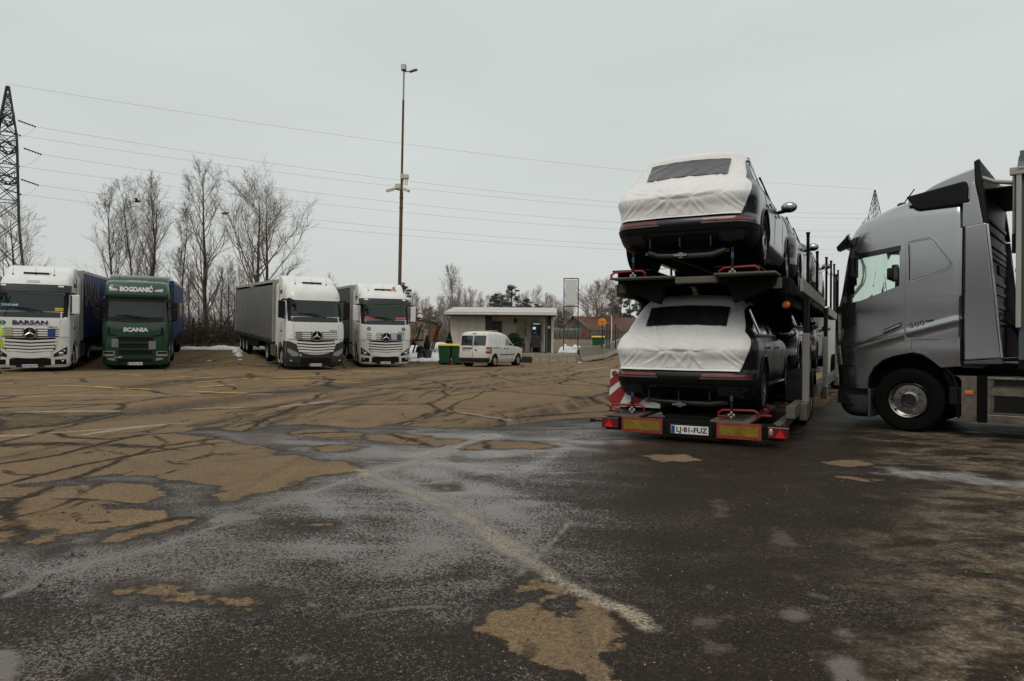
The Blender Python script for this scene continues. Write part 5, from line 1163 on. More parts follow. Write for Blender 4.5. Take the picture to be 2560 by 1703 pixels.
_mr = N(nt_, 'MapRange'); _mr.inputs[1].default_value = .3; _mr.inputs[2].default_value = .7; _mr.inputs[3].default_value = .92; _mr.inputs[4].default_value = 1.04; L(_n.outputs['Fac'], _mr.inputs[0])
_mu = N(nt_, 'Mix', data_type='RGBA', blend_type='MULTIPLY'); _mu.inputs[0].default_value = 1; _mu.inputs[6].default_value = (0.78, 0.76, 0.75, 1); L(_mr.outputs[0], _mu.inputs[7])
L(_mu.outputs[2], b.inputs['Base Color']); b.inputs['Roughness'].default_value = .62; b.inputs['Sheen Weight'].default_value = .15
_mp = N(nt_, 'Mapping'); _mp.inputs['Rotation'].default_value = (R(35), 0, 0); _mp.inputs['Scale'].default_value = (1, 9, 1.6); L(_tc.outputs['Object'], _mp.inputs[0])
_w1 = N(nt_, 'TexNoise', i_Scale=3.2, i_Detail=3.0, i_Distortion=.6); L(_mp.outputs[0], _w1.inputs['Vector'])
_w2 = N(nt_, 'TexNoise', i_Scale=26.0, i_Detail=4.0); L(_tc.outputs['Object'], _w2.inputs['Vector'])
_ad = N(nt_, 'Math', operation='MULTIPLY_ADD'); L(_w2.outputs['Fac'], _ad.inputs[0]); _ad.inputs[1].default_value = .18; L(_w1.outputs['Fac'], _ad.inputs[2])
_bp = N(nt_, 'Bump'); _bp.inputs['Strength'].default_value = .5; _bp.inputs['Distance'].default_value = .02; L(_ad.outputs[0], _bp.inputs['Height']); L(_bp.outputs[0], b.inputs['Normal'])
FILMW = mat('clear_film', (0.020, 0.021, 0.023), 0.22, coat=0.9, var=0.5, vs=6, bump=0.5, bs=7)
def fold_fn(seed):
    rnd = random.Random(seed); ph = [rnd.random()*6 for _ in range(8)]
    def f(k, z):
        p = SUVSH.P(k, z); y = p.y; w_ = 0.0
        for cy in (-.16, .16):            # folds fanning out of the handle recess
            dy, dz = y-cy, z-.865; r_ = math.hypot(dy, dz); a = math.atan2(dz, dy)
            w_ += .016*math.exp(-((r_-.20)/.22)**2)*max(0, math.sin(a*8+ph[0]+3*mn.noise((y*2, z*2, seed))))
        for j, (y0, z0, y1, z1) in enumerate(((-.85,.64,-.62,.84),(-.80,.63,-.52,.84),(.80,.64,.60,.83),(.72,.63,.50,.84),(-.30,.63,-.13,.85),(.25,.63,.10,.85),(-.12,.62,-.16,.85),(.6,1.4,.25,.95),(-.62,1.4,-.30,.95),(.48,.66,.16,.85),(-.55,.92,-.2,.87),(.62,1.06,.2,.88),(.7,1.0,.2,.88))):
            dx, dz = y1-y0, z1-z0; l2 = dx*dx+dz*dz; tt = min(1, max(0, ((y-y0)*dx+(z-z0)*dz)/l2)); d = math.hypot(y-y0-tt*dx, z-z0-tt*dz)
            w_ += .016*math.exp(-(d/.016)**2)*math.sin(PI*min(1, tt*.9+.1)); w_ -= .007*math.exp(-((d-.035)/.016)**2)
        w_ += .007*mn.noise((y*3.5+seed, z*4.5, 0))+.003*mn.noise((y*9, z*11+seed, 3))
        if z < .70: w_ += .003*mn.noise((y*14, z*22, seed))
        if z < .855 and z > .63: w_ += .010*math.sin(PI*(z-.63)/.225)*-1
        w_ *= .62
        w_ -= .012*math.exp(-((y)/.13)**2-((z-.852)/.022)**2)
        w_ += .016*math.exp(-((y)/.15)**2-((z-.885)/.018)**2)
        return w_*sstep(.585, .68, z)+.002*math.sin(y*9)*(1-sstep(.585, .68, z))
    return f
def cover(label, loc, seed, ry=0):
    sh = SUVSH; o = thing('protective_cover', label, 'cover', loc, CROTZ, 'white wraps on the rear ends of the new cars', ry); K1 = sh.nR+sh.nC
    T = curve((.585,K1-9.2),(.63,K1-8.9),(.8,K1-7.4),(.92,K1-6.0),(1.0,K1-5.8),(1.06,K1-6.8),(1.10,K1-7.2),(1.3,K1-6.2),(1.40,K1-5.4),(1.45,K1-3),(1.485,K1+4),(1.51,K1+9),(1.53,K1+sh.nS),(1.55,sh.K-4),(1.63,sh.K-2))
    zz = lin(.585, .63, 4)+lin(.64, .83, 14)+lin(.835, .91, 16)+lin(.92, 1.44, 40)+lin(1.45, 1.628, 26); rows = []; f = fold_fn(seed); nk = 150
    for z in zz:
        row = []
        for i in range(nk+1):
            ex = 2.4 if z < 1.44 else 0; k = -T(z)+(2*T(z)+ex)*i/nk; fade = 1 if abs(k) < K1+2 else .4
            off = .020+f(k, z)*fade
            if i in (0, nk): off = .010
            p = sh.P(k, z)+sh.Nn(k, z)*off
            if z > 1.60: p.z += .012
            row.append(p)
        rows.append(row)
    # closing sheet over the crown of the roof
    top = rows[-1]; cx = sum((p.x for p in top))/len(top); rows.append([Vector((cx+(p.x-cx)*.35, p.y*.35, 1.665)) for p in top])
    ob = MB().grid(rows).build('wrap_sheet', COVERM, o, smooth=180, fix=True)
    wn_ = sh.patch('R', lin(-.545, .545, 40), lambda y: 1.165+.02*(1-(y/.545)**2), lambda y: 1.435+.03*(1-(y/.545)**2), 12, off=.036, wob=lambda y, z: .006*mn.noise((y*9+z*14, z*5, seed))+.003*mn.noise((y*25, z*25, 1)))
    wn_.build('clear_window', FILMW, o, smooth=180)
    if seed == 3: mb = MB().tube([(1.0,.0,1.64),(.93,.0,1.70),(.90,.02,1.77),(.86,.05,1.80)], [.06,.035,.03,.045], 8).build('aerial_sleeve', COVERM, o, smooth=60)
    return o
CARDK = mat('car_paint_graphite', (0.010,0.0105,0.012), 0.32, metal=0.0, coat=0.12, spec=.25, var=.05)
CARNV = mat('car_paint_navy', (0.006,0.008,0.017), 0.25, metal=0.0, coat=0.5, spec=.4, var=.05)
CARTL = mat('car_paint_teal', (0.008,0.020,0.020), 0.25, metal=0.0, coat=0.5, var=.05)
CARGR = mat('car_paint_grey', (0.06,0.06,0.063), 0.3, metal=0.3, coat=0.5, var=.05)
UC = -.285
ZL, ZU = .305, 2.325
suv('graphite new car wrapped in white on the lower deck', cw_(.28, UC, ZL), CARDK); cover('white fleece wrap over the tail of the lower car', cw_(.28, UC, ZL), 3)
suv('dark navy new car wrapped in white on the top deck', cw_(.28, UC, ZU), CARNV); cover('white fleece wrap over the tail of the top car', cw_(.28, UC, ZU), 11)
suv('dark car second from the rear on the top deck', cw_(5.15, UC, ZU-.02), CARNV); suv('grey car third from the rear on the top deck', cw_(10.0, UC, ZU+.05), CARGR)
suv('dark teal car ahead of the graphite one on the lower deck', cw_(5.3, UC, ZL+.25), CARTL); suv('grey car furthest forward on the lower deck', cw_(10.1, UC, ZL+.3), CARGR)

# ---- the transporter
TP = mat('transporter_paint', (0.115,0.105,0.088), .6, var=.2, vs=3, dirt=.7, dcol=(.06,.045,.03), ds=3)
TPW = mat('transporter_white', (0.30,0.285,0.255), .55, var=.12, dirt=.55, dcol=(.15,.12,.10), ds=4)
TPD = mat('transporter_dark', (0.007,0.0065,0.006), .7, var=.3, spec=.1, dirt=.5, dcol=(.020,.014,.008), ds=5)
REDP = mat('red_wheel_stop', (0.26,0.007,0.011), .45, var=.15, dirt=.2)
REFR = mat('reflector_red', (0.27,0.028,0.016), .4, var=.25, vs=12, dirt=.3); REFY = mat('reflector_yellow', (0.21,0.135,0.009), .4, var=.35, vs=10, dirt=.35)
tr = thing('car_transporter', 'two deck car transporter trailer seen from behind', 'trailer', CO, CROTZ)
def Bx(name, m, x0, x1, u0, u1, z0, z1, bevel=.008, parent=None): return MB().box(x0, x1, -u1, -u0, z0, z1).build(name, m, parent or tr, bevel=bevel)
CC = -.07
Bx('rear_bumper', CHASSIS, .02, .14, CC-1.12, CC+1.12, .10, .27)
for u0, u1 in ((-.955,-.41), (.27,.80)):
    o = Bx('warning_plate', REFR, -.012, .0, u0, u1, .09, .285, .003); Bx('plate_field', REFY, -.016, -.011, u0+.035, u1-.035, .125, .25, .001, o)
plate(tr, 'LJ·81-FUZ', (-.004, .065, .163), (0,-1,0), .47, .105, .09, (-1,0,0))
Bx('plate_holder', BLACK, .0, .03, -.34, .21, .09, .235)
for u0, u1, sg in ((-1.235,-1.0,-1), (.865,1.105,1)):
    o = Bx('tail_lamp', BLACKG, -.01, .05, u0, u1, .125, .265, .006); uc = (u0+u1)/2
    Bx('lamp_lens', mat('lamp_dark_red', (0.12,0.006,0.008), .2, coat=.8, var=.3), -.016, -.008, u0+.008, u1-.008, .133, .257, .002, o)
    MB().prism([(-(uc-.055+.02*sg), .14), (-(uc+.065+.02*sg), .14), (-(uc+.005+.02*sg), .245)], -.020, -.014, 'x').build('red_triangle', mat('red_reflector', (0.62,0.012,0.012), .3), o)
    if sg > 0: MB().ball((-.016, -(u0+.04), .2), .006, .025, .045, 10, 8).build('reversing_lamp', LENS, o, smooth=60)
    ue = u0 if sg < 0 else u1
    MB().tube([(.02, -ue, .20), (-.02, -(ue+.06*sg), .215), (-.02, -(ue+.10*sg), .215)], .010, 6).box(-.035, -.005, -(ue+.16*sg), -(ue+.09*sg), .19, .235).build('marker_arm', BLACK, tr)
# lower deck: wheel tracks with slots, side rails
for s_ in (-1, 1):
    uc = UC+s_*.70
    for i in range(16):
        x0 = .05+i*.78; Bx('deck_track', TP, x0, x0+.765, uc-.24, uc+.24, ZL-.03 if i < 5 else ZL+.2, ZL-.005 if i < 5 else ZL+.225, .004)
        for j in range(4): Bx('track_slot', BLACKM, x0+.1+.17*j, x0+.19+.17*j, uc-.15, uc+.15, (ZL if i < 5 else ZL+.23)-.004, (ZL if i < 5 else ZL+.23)-.001, 0)
    Bx('deck_rail', TP, .1, 3.0, CC+s_*1.0-.05, CC+s_*1.0+.05, .30-.14, .30-.035); Bx('outer_rail', TP, .75, 1.95, CC+s_*1.12-.06, CC+s_*1.12+.05, .30, .46); Bx('outer_rail', TP, 4.2, 12.4, CC+s_*1.12-.05, CC+s_*1.12+.05, .36, .56)
    for j in range(7): Bx('rail_slot', BLACKM, 4.6+j, 5.2+j, CC+s_*1.12-.052, CC+s_*1.12+.055, .44, .50, 0)
    # columns and rams
    for x, zt in ((1.95,2.0), (6.45,2.0), (11.3,2.0)):
        Bx('column', TPW if s_ > 0 else TPD, x-.10, x+.10, CC+s_*1.2-.045, CC+s_*1.2+.045, .29, 1.42, .012); Bx('ram', BLACK, x-.07, x+.07, CC+s_*1.2-.038, CC+s_*1.2+.038, 1.42, zt, .01)
        Bx('column_foot', TP, x-.42, x+.12, CC+s_*1.2-.06, CC+s_*1.2+.05, .20, .45, .02)
    # upper deck side beams and outer plates
    Bx('deck_beam', TPD, .35, 12.6, CC+s_*1.02-.06, CC+s_*1.02+.06, 1.96, 2.10); Bx('side_plate', TPW, .72, 5.15, CC+s_*1.24-.02, CC+s_*1.24+.02, 1.93, 2.10, .01); Bx('side_plate', TPW, 6.5, 11.6, CC+s_*1.24-.02, CC+s_*1.24+.02, 1.86, 2.03, .01)
    for x, zt in ((1.9,2.83), (3.7,2.78), (6.2,2.97), (7.85,3.08), (9.2,3.15), (10.2,3.0), (11.2,3.2)):
        mb = MB().tube([(x, -(CC+s_*1.22), 2.02), (x, -(CC+s_*1.22), zt)], .022, 8); mb.tube([(x, -(CC+s_*1.22), zt), (x, -(CC+s_*1.22), zt+.03)], .028, 8); mb.build('safety_post', TPD, tr)
    mb = MB()
    for (x0, z0), (x1, z1) in (((1.9,2.75),(3.7,2.7)), ((3.7,2.7),(6.2,2.85)), ((6.2,2.85),(7.85,2.95)), ((7.85,2.95),(11.2,3.05))):
        MB().tube([(x0+(x1-x0)*i/6, -(CC+s_*1.22), z0+(z1-z0)*i/6-.18*(1-(i/3-1)**2)) for i in range(7)], .006, 4).build('safety_rope', REDP if x0 < 3 else STEEL, tr)
    # tandem wheels under mudguards
    for x in (3.0, 3.9):
        wheel(tr, x, -(CC+s_*1.02), .40, .80, front=False)
        P = [(x+.46*math.cos(R(a)), .40+.46*math.sin(R(a))) for a in range(0, 181, 20)]; Q = [(x+.43*math.cos(R(a)), .40+.43*math.sin(R(a))) for a in range(180, -1, -20)]
        MB().prism(P+Q, -(CC+s_*.86), -(CC+s_*1.18)).build('mudguard', BLACK, tr)
        MB().tube([(x, -1, .4), (x, 1, .4)], .06, 8).build('axle', CHASSIS, tr) if s_ > 0 else None
# upper deck plates; rear lip splayed on both sides
Bx('upper_deck', TPD, .28, 12.6, CC-1.05, CC+1.0, 2.07, 2.13, .01)
for s_ in (-1, 1):
    for i in range(15): Bx('deck_plate', TPD, .42+i*.83, .42+i*.83+.815, UC+s_*.70-.27, UC+s_*.70+.27, 2.245, 2.27, .004)
    Bx('track_bearer', TPD, .5, 12.6, UC+s_*.70-.22, UC+s_*.70+.22, 2.13, 2.245)
Bx('deck_lip', TP, .02, .40, -1.15, -.28, 2.108, 2.128, .005); Bx('deck_lip', TP, -.02, .45, .22, .95, 2.112, 2.136, .005); Bx('deck_cross_member', TP, .06, .18, -.28, .25, 2.03, 2.11)
for s_ in (-1, 1):
    ua = CC+s_*1.0
    MB().prism([(-(ua), 2.08), (-(ua-s_*.02), 1.98), (-(ua-s_*.52), 1.78), (-(ua-s_*.60), 2.08)], .30, .42, 'x').build('deck_gusset', TPD, tr)
    MB().prism([(.32,2.08),(.32,1.98),(1.6,1.80),(3.2,1.80),(3.2,2.08)], -(ua-.03), -(ua+.03)).build('deck_web', TPD, tr, bevel=.01)
    MB().box(.30, .34, -(ua+.05), -(ua-.05), 1.95, 2.08).build('bracket', TP, tr)
Bx('corner_bracket', TPD, .40, .95, CC+1.0, CC+1.14, 1.88, 2.09, .02)
o = MB().ball((.60, -(CC+1.07), 1.76), .05, .05, .05, 12, 8).build('side_marker', ORANGEL, tr, smooth=60); MB().tube([(.60, -(CC+1.07), 1.76), (.60, -(CC+1.07), 1.9)], .012, 6).build('lamp_stalk', BLACK, o)
Bx('under_beam', CHASSIS, .5, 12.4, CC-.45, CC+.45, .20, .29); Bx('cross_beam', CHASSIS, .16, .3, CC-1.0, CC+1.0, .14, .27)
for x in (1.2, 2.2, 5.0, 6.5, 8.0, 9.5, 11.0): Bx('deck_cross_member', TPD, x, x+.1, CC-1.0, CC+1.0, 1.98, 2.07)
# red wheel stops (bent tube loops) and lashing straps
def stop(x, u, z, wd=.46, s_=1):
    P = [(x+.02, -(u-wd/2), z), (x, -(u-wd/2-.02), z+.06), (x, -(u-wd/2+.04), z+.095), (x, -u, z+.10), (x, -(u+wd/2-.04), z+.105), (x, -(u+wd/2+.01), z+.075), (x+.03, -(u+wd/2), z)]
    MB().tube(P, .016, 8).tube([(x+.01, -(u-wd/2-.03), z+.01), (x+.01, -(u-wd/2+.12), z+.01)], .016, 6).build('wheel_stop', REDP, tr, smooth=60)
for z in (ZL, ZU-.18):
    for s_ in (-1, 1):
        for x in (.42, 1.5, 5.3, 6.4, 10.2): stop(x, UC+s_*.74, z)
        stop(1.0, UC+s_*.98, z-.02, .06)
        xs_, us_ = .40, UC+s_*.66
        MB().box(xs_-.004, xs_+.004, -(us_+.016), -(us_-.016), z, z+.36).build('lashing_strap', BLACK, tr); MB().box(xs_-.008, xs_-.004, -(us_+.018), -(us_-.018), z+.22, z+.29).build('strap_sleeve', mat('strap_blue',(.012,.05,.14),.6), tr)
        mb = MB(); [mb.ball((xs_-.01, -(us_+dx), z+dz), .02, .02, .03, 8, 6) for dx, dz in ((-.03,.03),(.03,.03),(0,.06),(0,0))]; mb.build('ratchet', STEEL, tr)
# striped board at the left rear corner
Wb = MB().prism([(1.34,.88),(1.36,.40),(1.30,.36),(.62,.36),(.62,.42),(1.10,.53),(1.19,.88)], .62, .64, 'x').build('warning_board', WHITEM, tr)
for P in ([(1.345,.74),(1.35,.62),(1.19,.74),(1.19,.85)], [(1.36,.50),(1.36,.42),(1.30,.36),(1.22,.36),(1.12,.56),(1.15,.68)], [(1.10,.36),(.98,.36),(.86,.47),(.98,.51)]): MB().prism(P, .612, .622, 'x').build('red_stripe', mat('faded_red', (0.33,.02,.03), .5, var=.2, dirt=.3), Wb)
MB().lathe([(.042,-.006),(.042,.0),(0,.0)], (.612,1.275,.82), 'x', 16, caps=False).build('round_reflector', REDL, Wb)
# tractor of the transporter, hidden mostly by the load
tt = thing('transporter_tractor', 'cab of the car transporter far ahead behind its load', 'truck', CO, CROTZ)
Shell([(.4,14.6,16.6,1.2,.1,.1,.3,.3,0,.1),(1.6,14.6,16.65,1.22,.1,.1,.3,.3,0,.1),(2.4,14.6,16.4,1.15,.1,.1,.3,.3,0,.1)])
link('cab', Shell([(.4,14.4,16.6,1.2,.1,.1,.3,.3,0,.1),(1.6,14.4,16.65,1.22,.1,.1,.3,.3,0,.1),(2.3,14.4,16.4,1.15,.1,.1,.3,.3,0,.1)]).body('cab', WHITEP), tt)
MB().box(12.5, 14.6, -.45, .45, .6, .9).build('frame_rail', CHASSIS, tt)
for x in (13.2, 15.6):
    for s_ in (-1, 1): wheel(tt, x, s_*1.05, .5, front=False)
# ================================================================== white panel van
def van():
    V = [(.22,.15,4.2,.78,.2,.2,.5,.35,0,.08),(.42,.02,4.36,.87,.16,.16,.6,.36,.02,.12),(.75,0.0,4.38,.89,.14,.14,.6,.36,.03,.14),(.92,.02,4.26,.892,.14,.14,.6,.38,.03,.14),(1.0,.03,3.95,.89,.14,.14,.6,.40,.03,.14),(1.06,.04,3.45,.882,.14,.14,.6,.42,.03,.14),(1.12,.05,3.28,.872,.14,.14,.5,.40,.03,.14),(1.5,.12,2.72,.82,.14,.14,.45,.38,.03,.12),(1.66,.17,2.42,.78,.14,.15,.45,.38,.03,.12),(1.75,.24,2.1,.72,.16,.2,.45,.36,.03,.1),(1.80,.36,1.85,.62,.2,.25,.4,.34,.03,.1),(1.825,.6,1.6,.4,.2,.2,.3,.2,.02,.05)]
    sh = Shell(V, nR=9, nC=8, nS=18, nF=6); p = U(1181, 900, 34.8)
    t = thing('panel_van', 'white panel van parked in front of the kiosk', 'van', (p.x, 34.8, 0), R(63))
    VP = mat('van_white', (0.70,0.69,0.655), .3, coat=.5, var=.03, dirt=.5, dcol=(.40,.33,.24), ds=1.8)
    cut = [MB().lathe([(.37, s_*.6), (.37, s_*1.2)], (x, 0, .33), 'y', 32) for x in (.82, 3.50) for s_ in (-1, 1)]
    me = boolean(sh.body('body', [], step=.04, smooth=0), cut); me.materials.clear(); me.materials.append(VP); me.shade_smooth(); me.set_sharp_from_angle(angle=R(32)); link('body', me, t)
    sh.patch('K', lin(-sh.nR-sh.nC, sh.nR+sh.nC, 34), .27, .47, 4, off=.03, thick=.05).build('rear_bumper', DGREY, t, smooth=40)
    for y0, y1 in ((-.72,-.04), (.04,.72)):
        sh.patch('R', lin(y0, y1, 8), lambda y: 1.09, lambda y: 1.60, 5, off=.008, thick=.01).build('rear_window', DGLASS, t, smooth=40)
    MB().tube([sh.at('R', -.0, z, .004) for z in lin(.5, 1.72, 12)], .008, 4).build('door_seam', BLACK, t)
    sh.patch('R', lin(.05, .62, 7), .925, .985, 1, off=.03, thick=.03).build('plate_lamp_bar', BLACK, t)
    plate(t, 'MB·50-NXP', sh.at('R', .33, .85, .012), (0,-1,0), .52, .12, .09, (-1,0,0))
    MB().lathe([(.065,-.012),(.055,-.02),(.05,-.012),(0,-.01)], sh.at('R', -.20, .87, .01), 'x', 20, caps=False).build('maker_badge', CHROME, t, smooth=40)
    sh.patch('R', lin(-.12, .12, 4), 1.685, 1.72, 1, off=.012, thick=.02).build('brake_lamp', REDL, t)
    MB().tube([sh.at('R', .02, 1.05, .03), sh.at('R', .05, 1.2, .025), sh.at('R', .3, 1.32, .02)], .01, 5).build('wiper', BLACK, t)
    for s_ in (-1, 1):
        l_ = sh.patch('K', [s_*v for v in lin(sh.nR+1.0, sh.nR+sh.nC+1.2, 8)], .70, 1.02, 4, off=.012, thick=.02).build('tail_lamp', REDL, t, smooth=40)
        sh.patch('K', [s_*v for v in lin(sh.nR+1.6, sh.nR+sh.nC+.2, 6)], .80, .90, 2, off=.017, thick=.004).build('lamp_lens', LENS, l_, smooth=40)
        sh.patch('S', lin(2.02, 3.06, 10), 1.10, curve((2.0,1.12),(2.05,1.5),(2.4,1.5),(2.72,1.38),(3.06,1.13)), 4, off=.006, side=s_).build('side_window', DGLASS, t, smooth=40)
        sh.patch('S', lin(1.3, 3.0, 8), .60, .645, 1, off=.015, thick=.02, side=s_).build('rub_strip', DGREY, t)
        MB().tube([sh.at('S', x, .985, .008, s_) for x in lin(.35, 1.3, 6)], .016, 5).build('slide_rail', DGREY, t)
        for xx in (1.35, 1.98, 3.0): MB().tube([sh.at('S', xx, z, .002, s_) for z in lin(.45, 1.6 if xx < 2.5 else 1.08, 8)], .005, 4).build('door_seam', mat('seam_grey', (.2,.2,.19), .7), t)
        for xx in (1.75, 2.1): MB().tube([sh.at('S', x, .95, .025, s_) for x in (xx, xx+.15)], .018, 6).build('door_handle', BLACK, t)
        m_ = MB().box(2.92, 3.06, s_*.95, s_*1.13, 1.08, 1.28).build('door_mirror', BLACK, t, bevel=.04, seg=3); MB().box(2.95, 3.05, s_*.84, s_*.97, 1.08, 1.14).build('mirror_foot', BLACK, m_)
        for x in (.82, 3.50):
            w_ = link('wheel', VT, t); w_.location = (x, s_*.78, .315)
            if s_ < 0: w_.rotation_euler = (0, 0, PI)
            link('rim', VR, w_)
            MB().lathe([(.36, s_*.58), (.36, s_*.72)], (x, 0, .33), 'y', 20).build('arch_liner', BLACK, t)
        sh.patch('F', [s_*v for v in lin(.45, .82, 5)], .78, .98, 2, off=.008, thick=.01).build('headlamp', LENS, t, smooth=40)
        MB().tube([(1.5, s_*.55, 1.82), (1.5, s_*.55, 1.87)], .02, 6).build('rack_foot', TARP, t)
    MB().tube([(1.5, -.6, 1.87), (1.5, .6, 1.87)], .02, 6).build('roof_bar', mat('rack_wood', (.35,.26,.15), .7), t)
    sh.patch('F', lin(-.6, .6, 9), 1.15, 1.6, 4, off=.006).build('windscreen', DGLASS, t, smooth=60)
    MB().box(.4, 4.0, -.6, .6, .18, .3).build('underfloor', CHASSIS, t)
VT = MB().lathe([(.20,-.095),(.26,-.105),(.30,-.095),(.315,-.065),(.317,.065),(.30,.095),(.26,.105),(.20,.095),(.19,0)], n=32, caps=False).mesh('tyre', RUBBER, 30)
_m = MB().lathe([(.205,.09),(.19,.07),(.15,.05),(.10,.075),(.05,.085),(.0,.085)], n=24, caps=False)
for k in range(12):
    a = 2*PI*k/12; _m.ball((.165*math.cos(a), .066, .165*math.sin(a)), .018, .008, .018, 8, 6)
VR = _m.mesh('rim', WRIM, 40)
van()

# ================================================================== kiosk with terrace
SHEET = mat('cream_sheet', (0.64,0.59,0.49), .55, var=.06, vs=1.5, dirt=.35, dcol=(.24,.20,.15), ds=1.2)
DTRIM = mat('anthracite_trim', (0.012,0.016,0.022), .5, var=.15)
ROOFS = mat('roof_sheet_white', (0.52,0.51,0.48), .5, var=.1, dirt=.3)
KY, KX0, KX1 = 46.0, U(1126, 860, 46).x, U(1383, 860, 46).x
KZ = .62; KH = 2.55
k = thing('kiosk', 'cream panelled kiosk with a covered front corner', 'building', (KX0, KY, KZ))
KW = KX1-KX0; KS = U(1215, 860, 46).x-KX0      # closed part to the left
for i in range(4): MB().box(KS*i/4+.004, KS*(i+1)/4-.004, -.02, .04, 0, KH).build('wall_panel', SHEET, k, bevel=.008)
for i in range(9):
    x0 = KS+.35+(KW-KS-.55)*i/9; MB().box(x0+.003, x0+(KW-KS-.55)/9-.003, 1.1, 1.16, 0, KH).build('wall_panel', SHEET, k, bevel=.006)
MB().box(KS-.02, KS+.36, .04, 1.2, 0, KH).build('side_return', DTRIM, k); MB().box(KS-.06, KS+.02, -.03, .08, 0, KH).build('corner_trim', DTRIM, k)
dr = MB().box(KS+.40, KS+1.05, 1.06, 1.11, .02, 2.1).build('door', mat('dark_door', (.05,.045,.02), .5), k, bevel=.01); MB().tube([(KS+.95, 1.04, 1.0), (KS+.95, 1.04, 1.3)], .02, 6).build('door_handle', CHROME, dr)
MB().box(0, KW, 3.0, 3.05, 0, KH).build('rear_wall', SHEET, k); MB().box(0, .04, 0, 3.0, 0, KH).build('side_wall', SHEET, k); MB().box(KW-.05, KW, 1.0, 3.0, 0, KH).build('side_wall', SHEET, k)
MB().box(KW-.42, KW-.16, -.04, .04, 0, KH-.05).build('corner_trim', DTRIM, k); MB().box(KW-.14, KW+.02, -.06, .08, -.05, KH-.05).build('corner_post', SHEET, k)
MB().box(KW-.62, KW-.46, .0, .06, 0, KH).build('wall_panel', SHEET, k); MB().box(KW-.36, KW-.22, -.05, -.042, 1.6, 1.78).build('notice', WHITEM, k)
cp = U(1364, 860, 45.2).x-KX0; MB().box(cp-.06, cp+.06, -.86, -.74, -.14, KH-.12).build('canopy_post', DTRIM, k)
MB().box(-.25, KW+.1, -1.0, .02, KH-.16, KH-.04).build('eaves_beam', DTRIM, k); MB().box(0, KW, .02, 3.0, KH-.02, KH).build('ceiling', mat('ceiling_dark', (.05,.05,.05), .8), k)
rows = []
nx = 2*64
for j, (y, z) in enumerate(((-1.12, KH-.10), (-1.12, KH+.08), (3.3, KH+.62))): rows.append([(-.32+(KW+.5)*i/nx+(.22 if j == 2 else 0), y, z+(.02 if i % 2 and j else 0)) for i in range(nx+1)])
MB().grid(rows).build('corrugated_roof', ROOFS, k); MB().tube([(-.3,-1.14,KH-.06),(KW+.12,-1.14,KH-.06)], .055, 8).build('gutter', ROOFS, k, smooth=60)
MB().tube([(-.22,-1.1,KH-.1),(-.12,-.6,KH-.45),(-.08,-.1,KH-.7),(-.08,-.08,0)], .045, 8).build('downpipe', STEEL, k, smooth=60)
wx0, wx1 = U(1288, 860, 47.1).x-KX0, U(1320, 860, 47.1).x-KX0
wf = MB().prism(rrect(wx0, wx1, .95, 2.18, .02, 2), 1.03, 1.09).build('window', mat('window_frame', (.48,.45,.38), .5), k)
MB().box(wx0+.07, wx1-.07, 1.015, 1.03, 1.04, 2.10).build('pane', mat('kiosk_glass', (.24,.19,.06), .06, coat=1, var=.6, vs=2.5), wf); MB().box(wx0-.05, wx1+.05, .98, 1.05, .88, .95).build('sill', ROOFS, wf)
MB().box(KS+1.9, KS+2.05, .7, .85, 2.0, 2.3).build('hanging_lamp', BLACK, k)
mb = MB(); mb.box(KS, KW, -.02, 1.0, -.06, 0); mb.build('base_rail', DTRIM, k)
# payment terminal, chairs, plant on the terrace
ax0, ax1 = U(1328, 860, 46.8).x, U(1354, 860, 46.8).x
a = thing('payment_terminal', 'grey payment terminal with a lit screen on the kiosk wall', 'machine', ((ax0+ax1)/2, 46.95, KZ)); aw = (ax1-ax0)/2
MB().box(-aw, aw, -.18, .14, .85, 2.0).build('housing', mat('terminal_grey', (.10,.105,.11), .45), a, bevel=.02); MB().box(-aw+.1, aw-.1, -.12, .1, 0, .85).build('pedestal', BLACK, a)
MB().box(-aw+.08, -.03, -.195, -.18, 1.15, 1.85).build('fascia', BLACKG, a); MB().box(.05, aw-.08, -.195, -.18, 1.15, 1.85).build('fascia', BLACKG, a)
MB().box(-aw+.10, -.06, -.21, -.195, 1.55, 1.72).build('screen', mat('lit_screen', (.3,.42,.5), .3, emit=(.45,.6,.72,.9)), a); MB().box(-aw+.12, aw-.12, -.20, -.19, 1.9, 1.97).build('header_sign', mat('header_lit', (.45,.50,.38), .4, emit=(.5,.56,.42,.5)), a)
MB().lathe([(.06,-.02),(.05,-.03),(.0,-.03)], (-aw+.22,-.195,1.32), 'y', 16, caps=False).build('card_ring', CHROME, a)
def chair(px, Y, lab):
    p = U(px, 880, Y); t = thing('rattan_chair', lab, 'chair', (p.x, Y, KZ-.02), R(-6), 'chairs on the kiosk terrace'); RT = mat('rattan', (.025,.02,.016), .7, var=.4, vs=20, bump=.4, bs=50)
    MB().box(-.30, .30, -.3, .28, .34, .44).build('seat', RT, t, bevel=.03); MB().box(-.32, .32, .22, .32, .40, 1.0).build('backrest', RT, t, bevel=.04)
    for s_ in (-1, 1):
        MB().box(s_*.36-.04, s_*.36+.04, -.3, .3, .55, .62).build('armrest', RT, t, bevel=.02)
        for y in (-.27, .26): MB().box(s_*.33-.025, s_*.33+.025, y-.025, y+.025, 0, .58).build('leg', RT, t)
chair(1298, 45.6, 'dark rattan chair beside the window of the kiosk'); chair(1338, 45.6, 'dark rattan chair below the payment terminal')
NEED = mat('dark_evergreen', (0.012,0.038,0.012), .7, var=.5, vs=6); NEED2 = mat('pine_needles', (0.035,0.055,0.040), .75, var=.5, vs=1.2)
NEED3 = mat('pine_needles_brown', (0.055,0.048,0.034), .8, var=.4, vs=1.2)
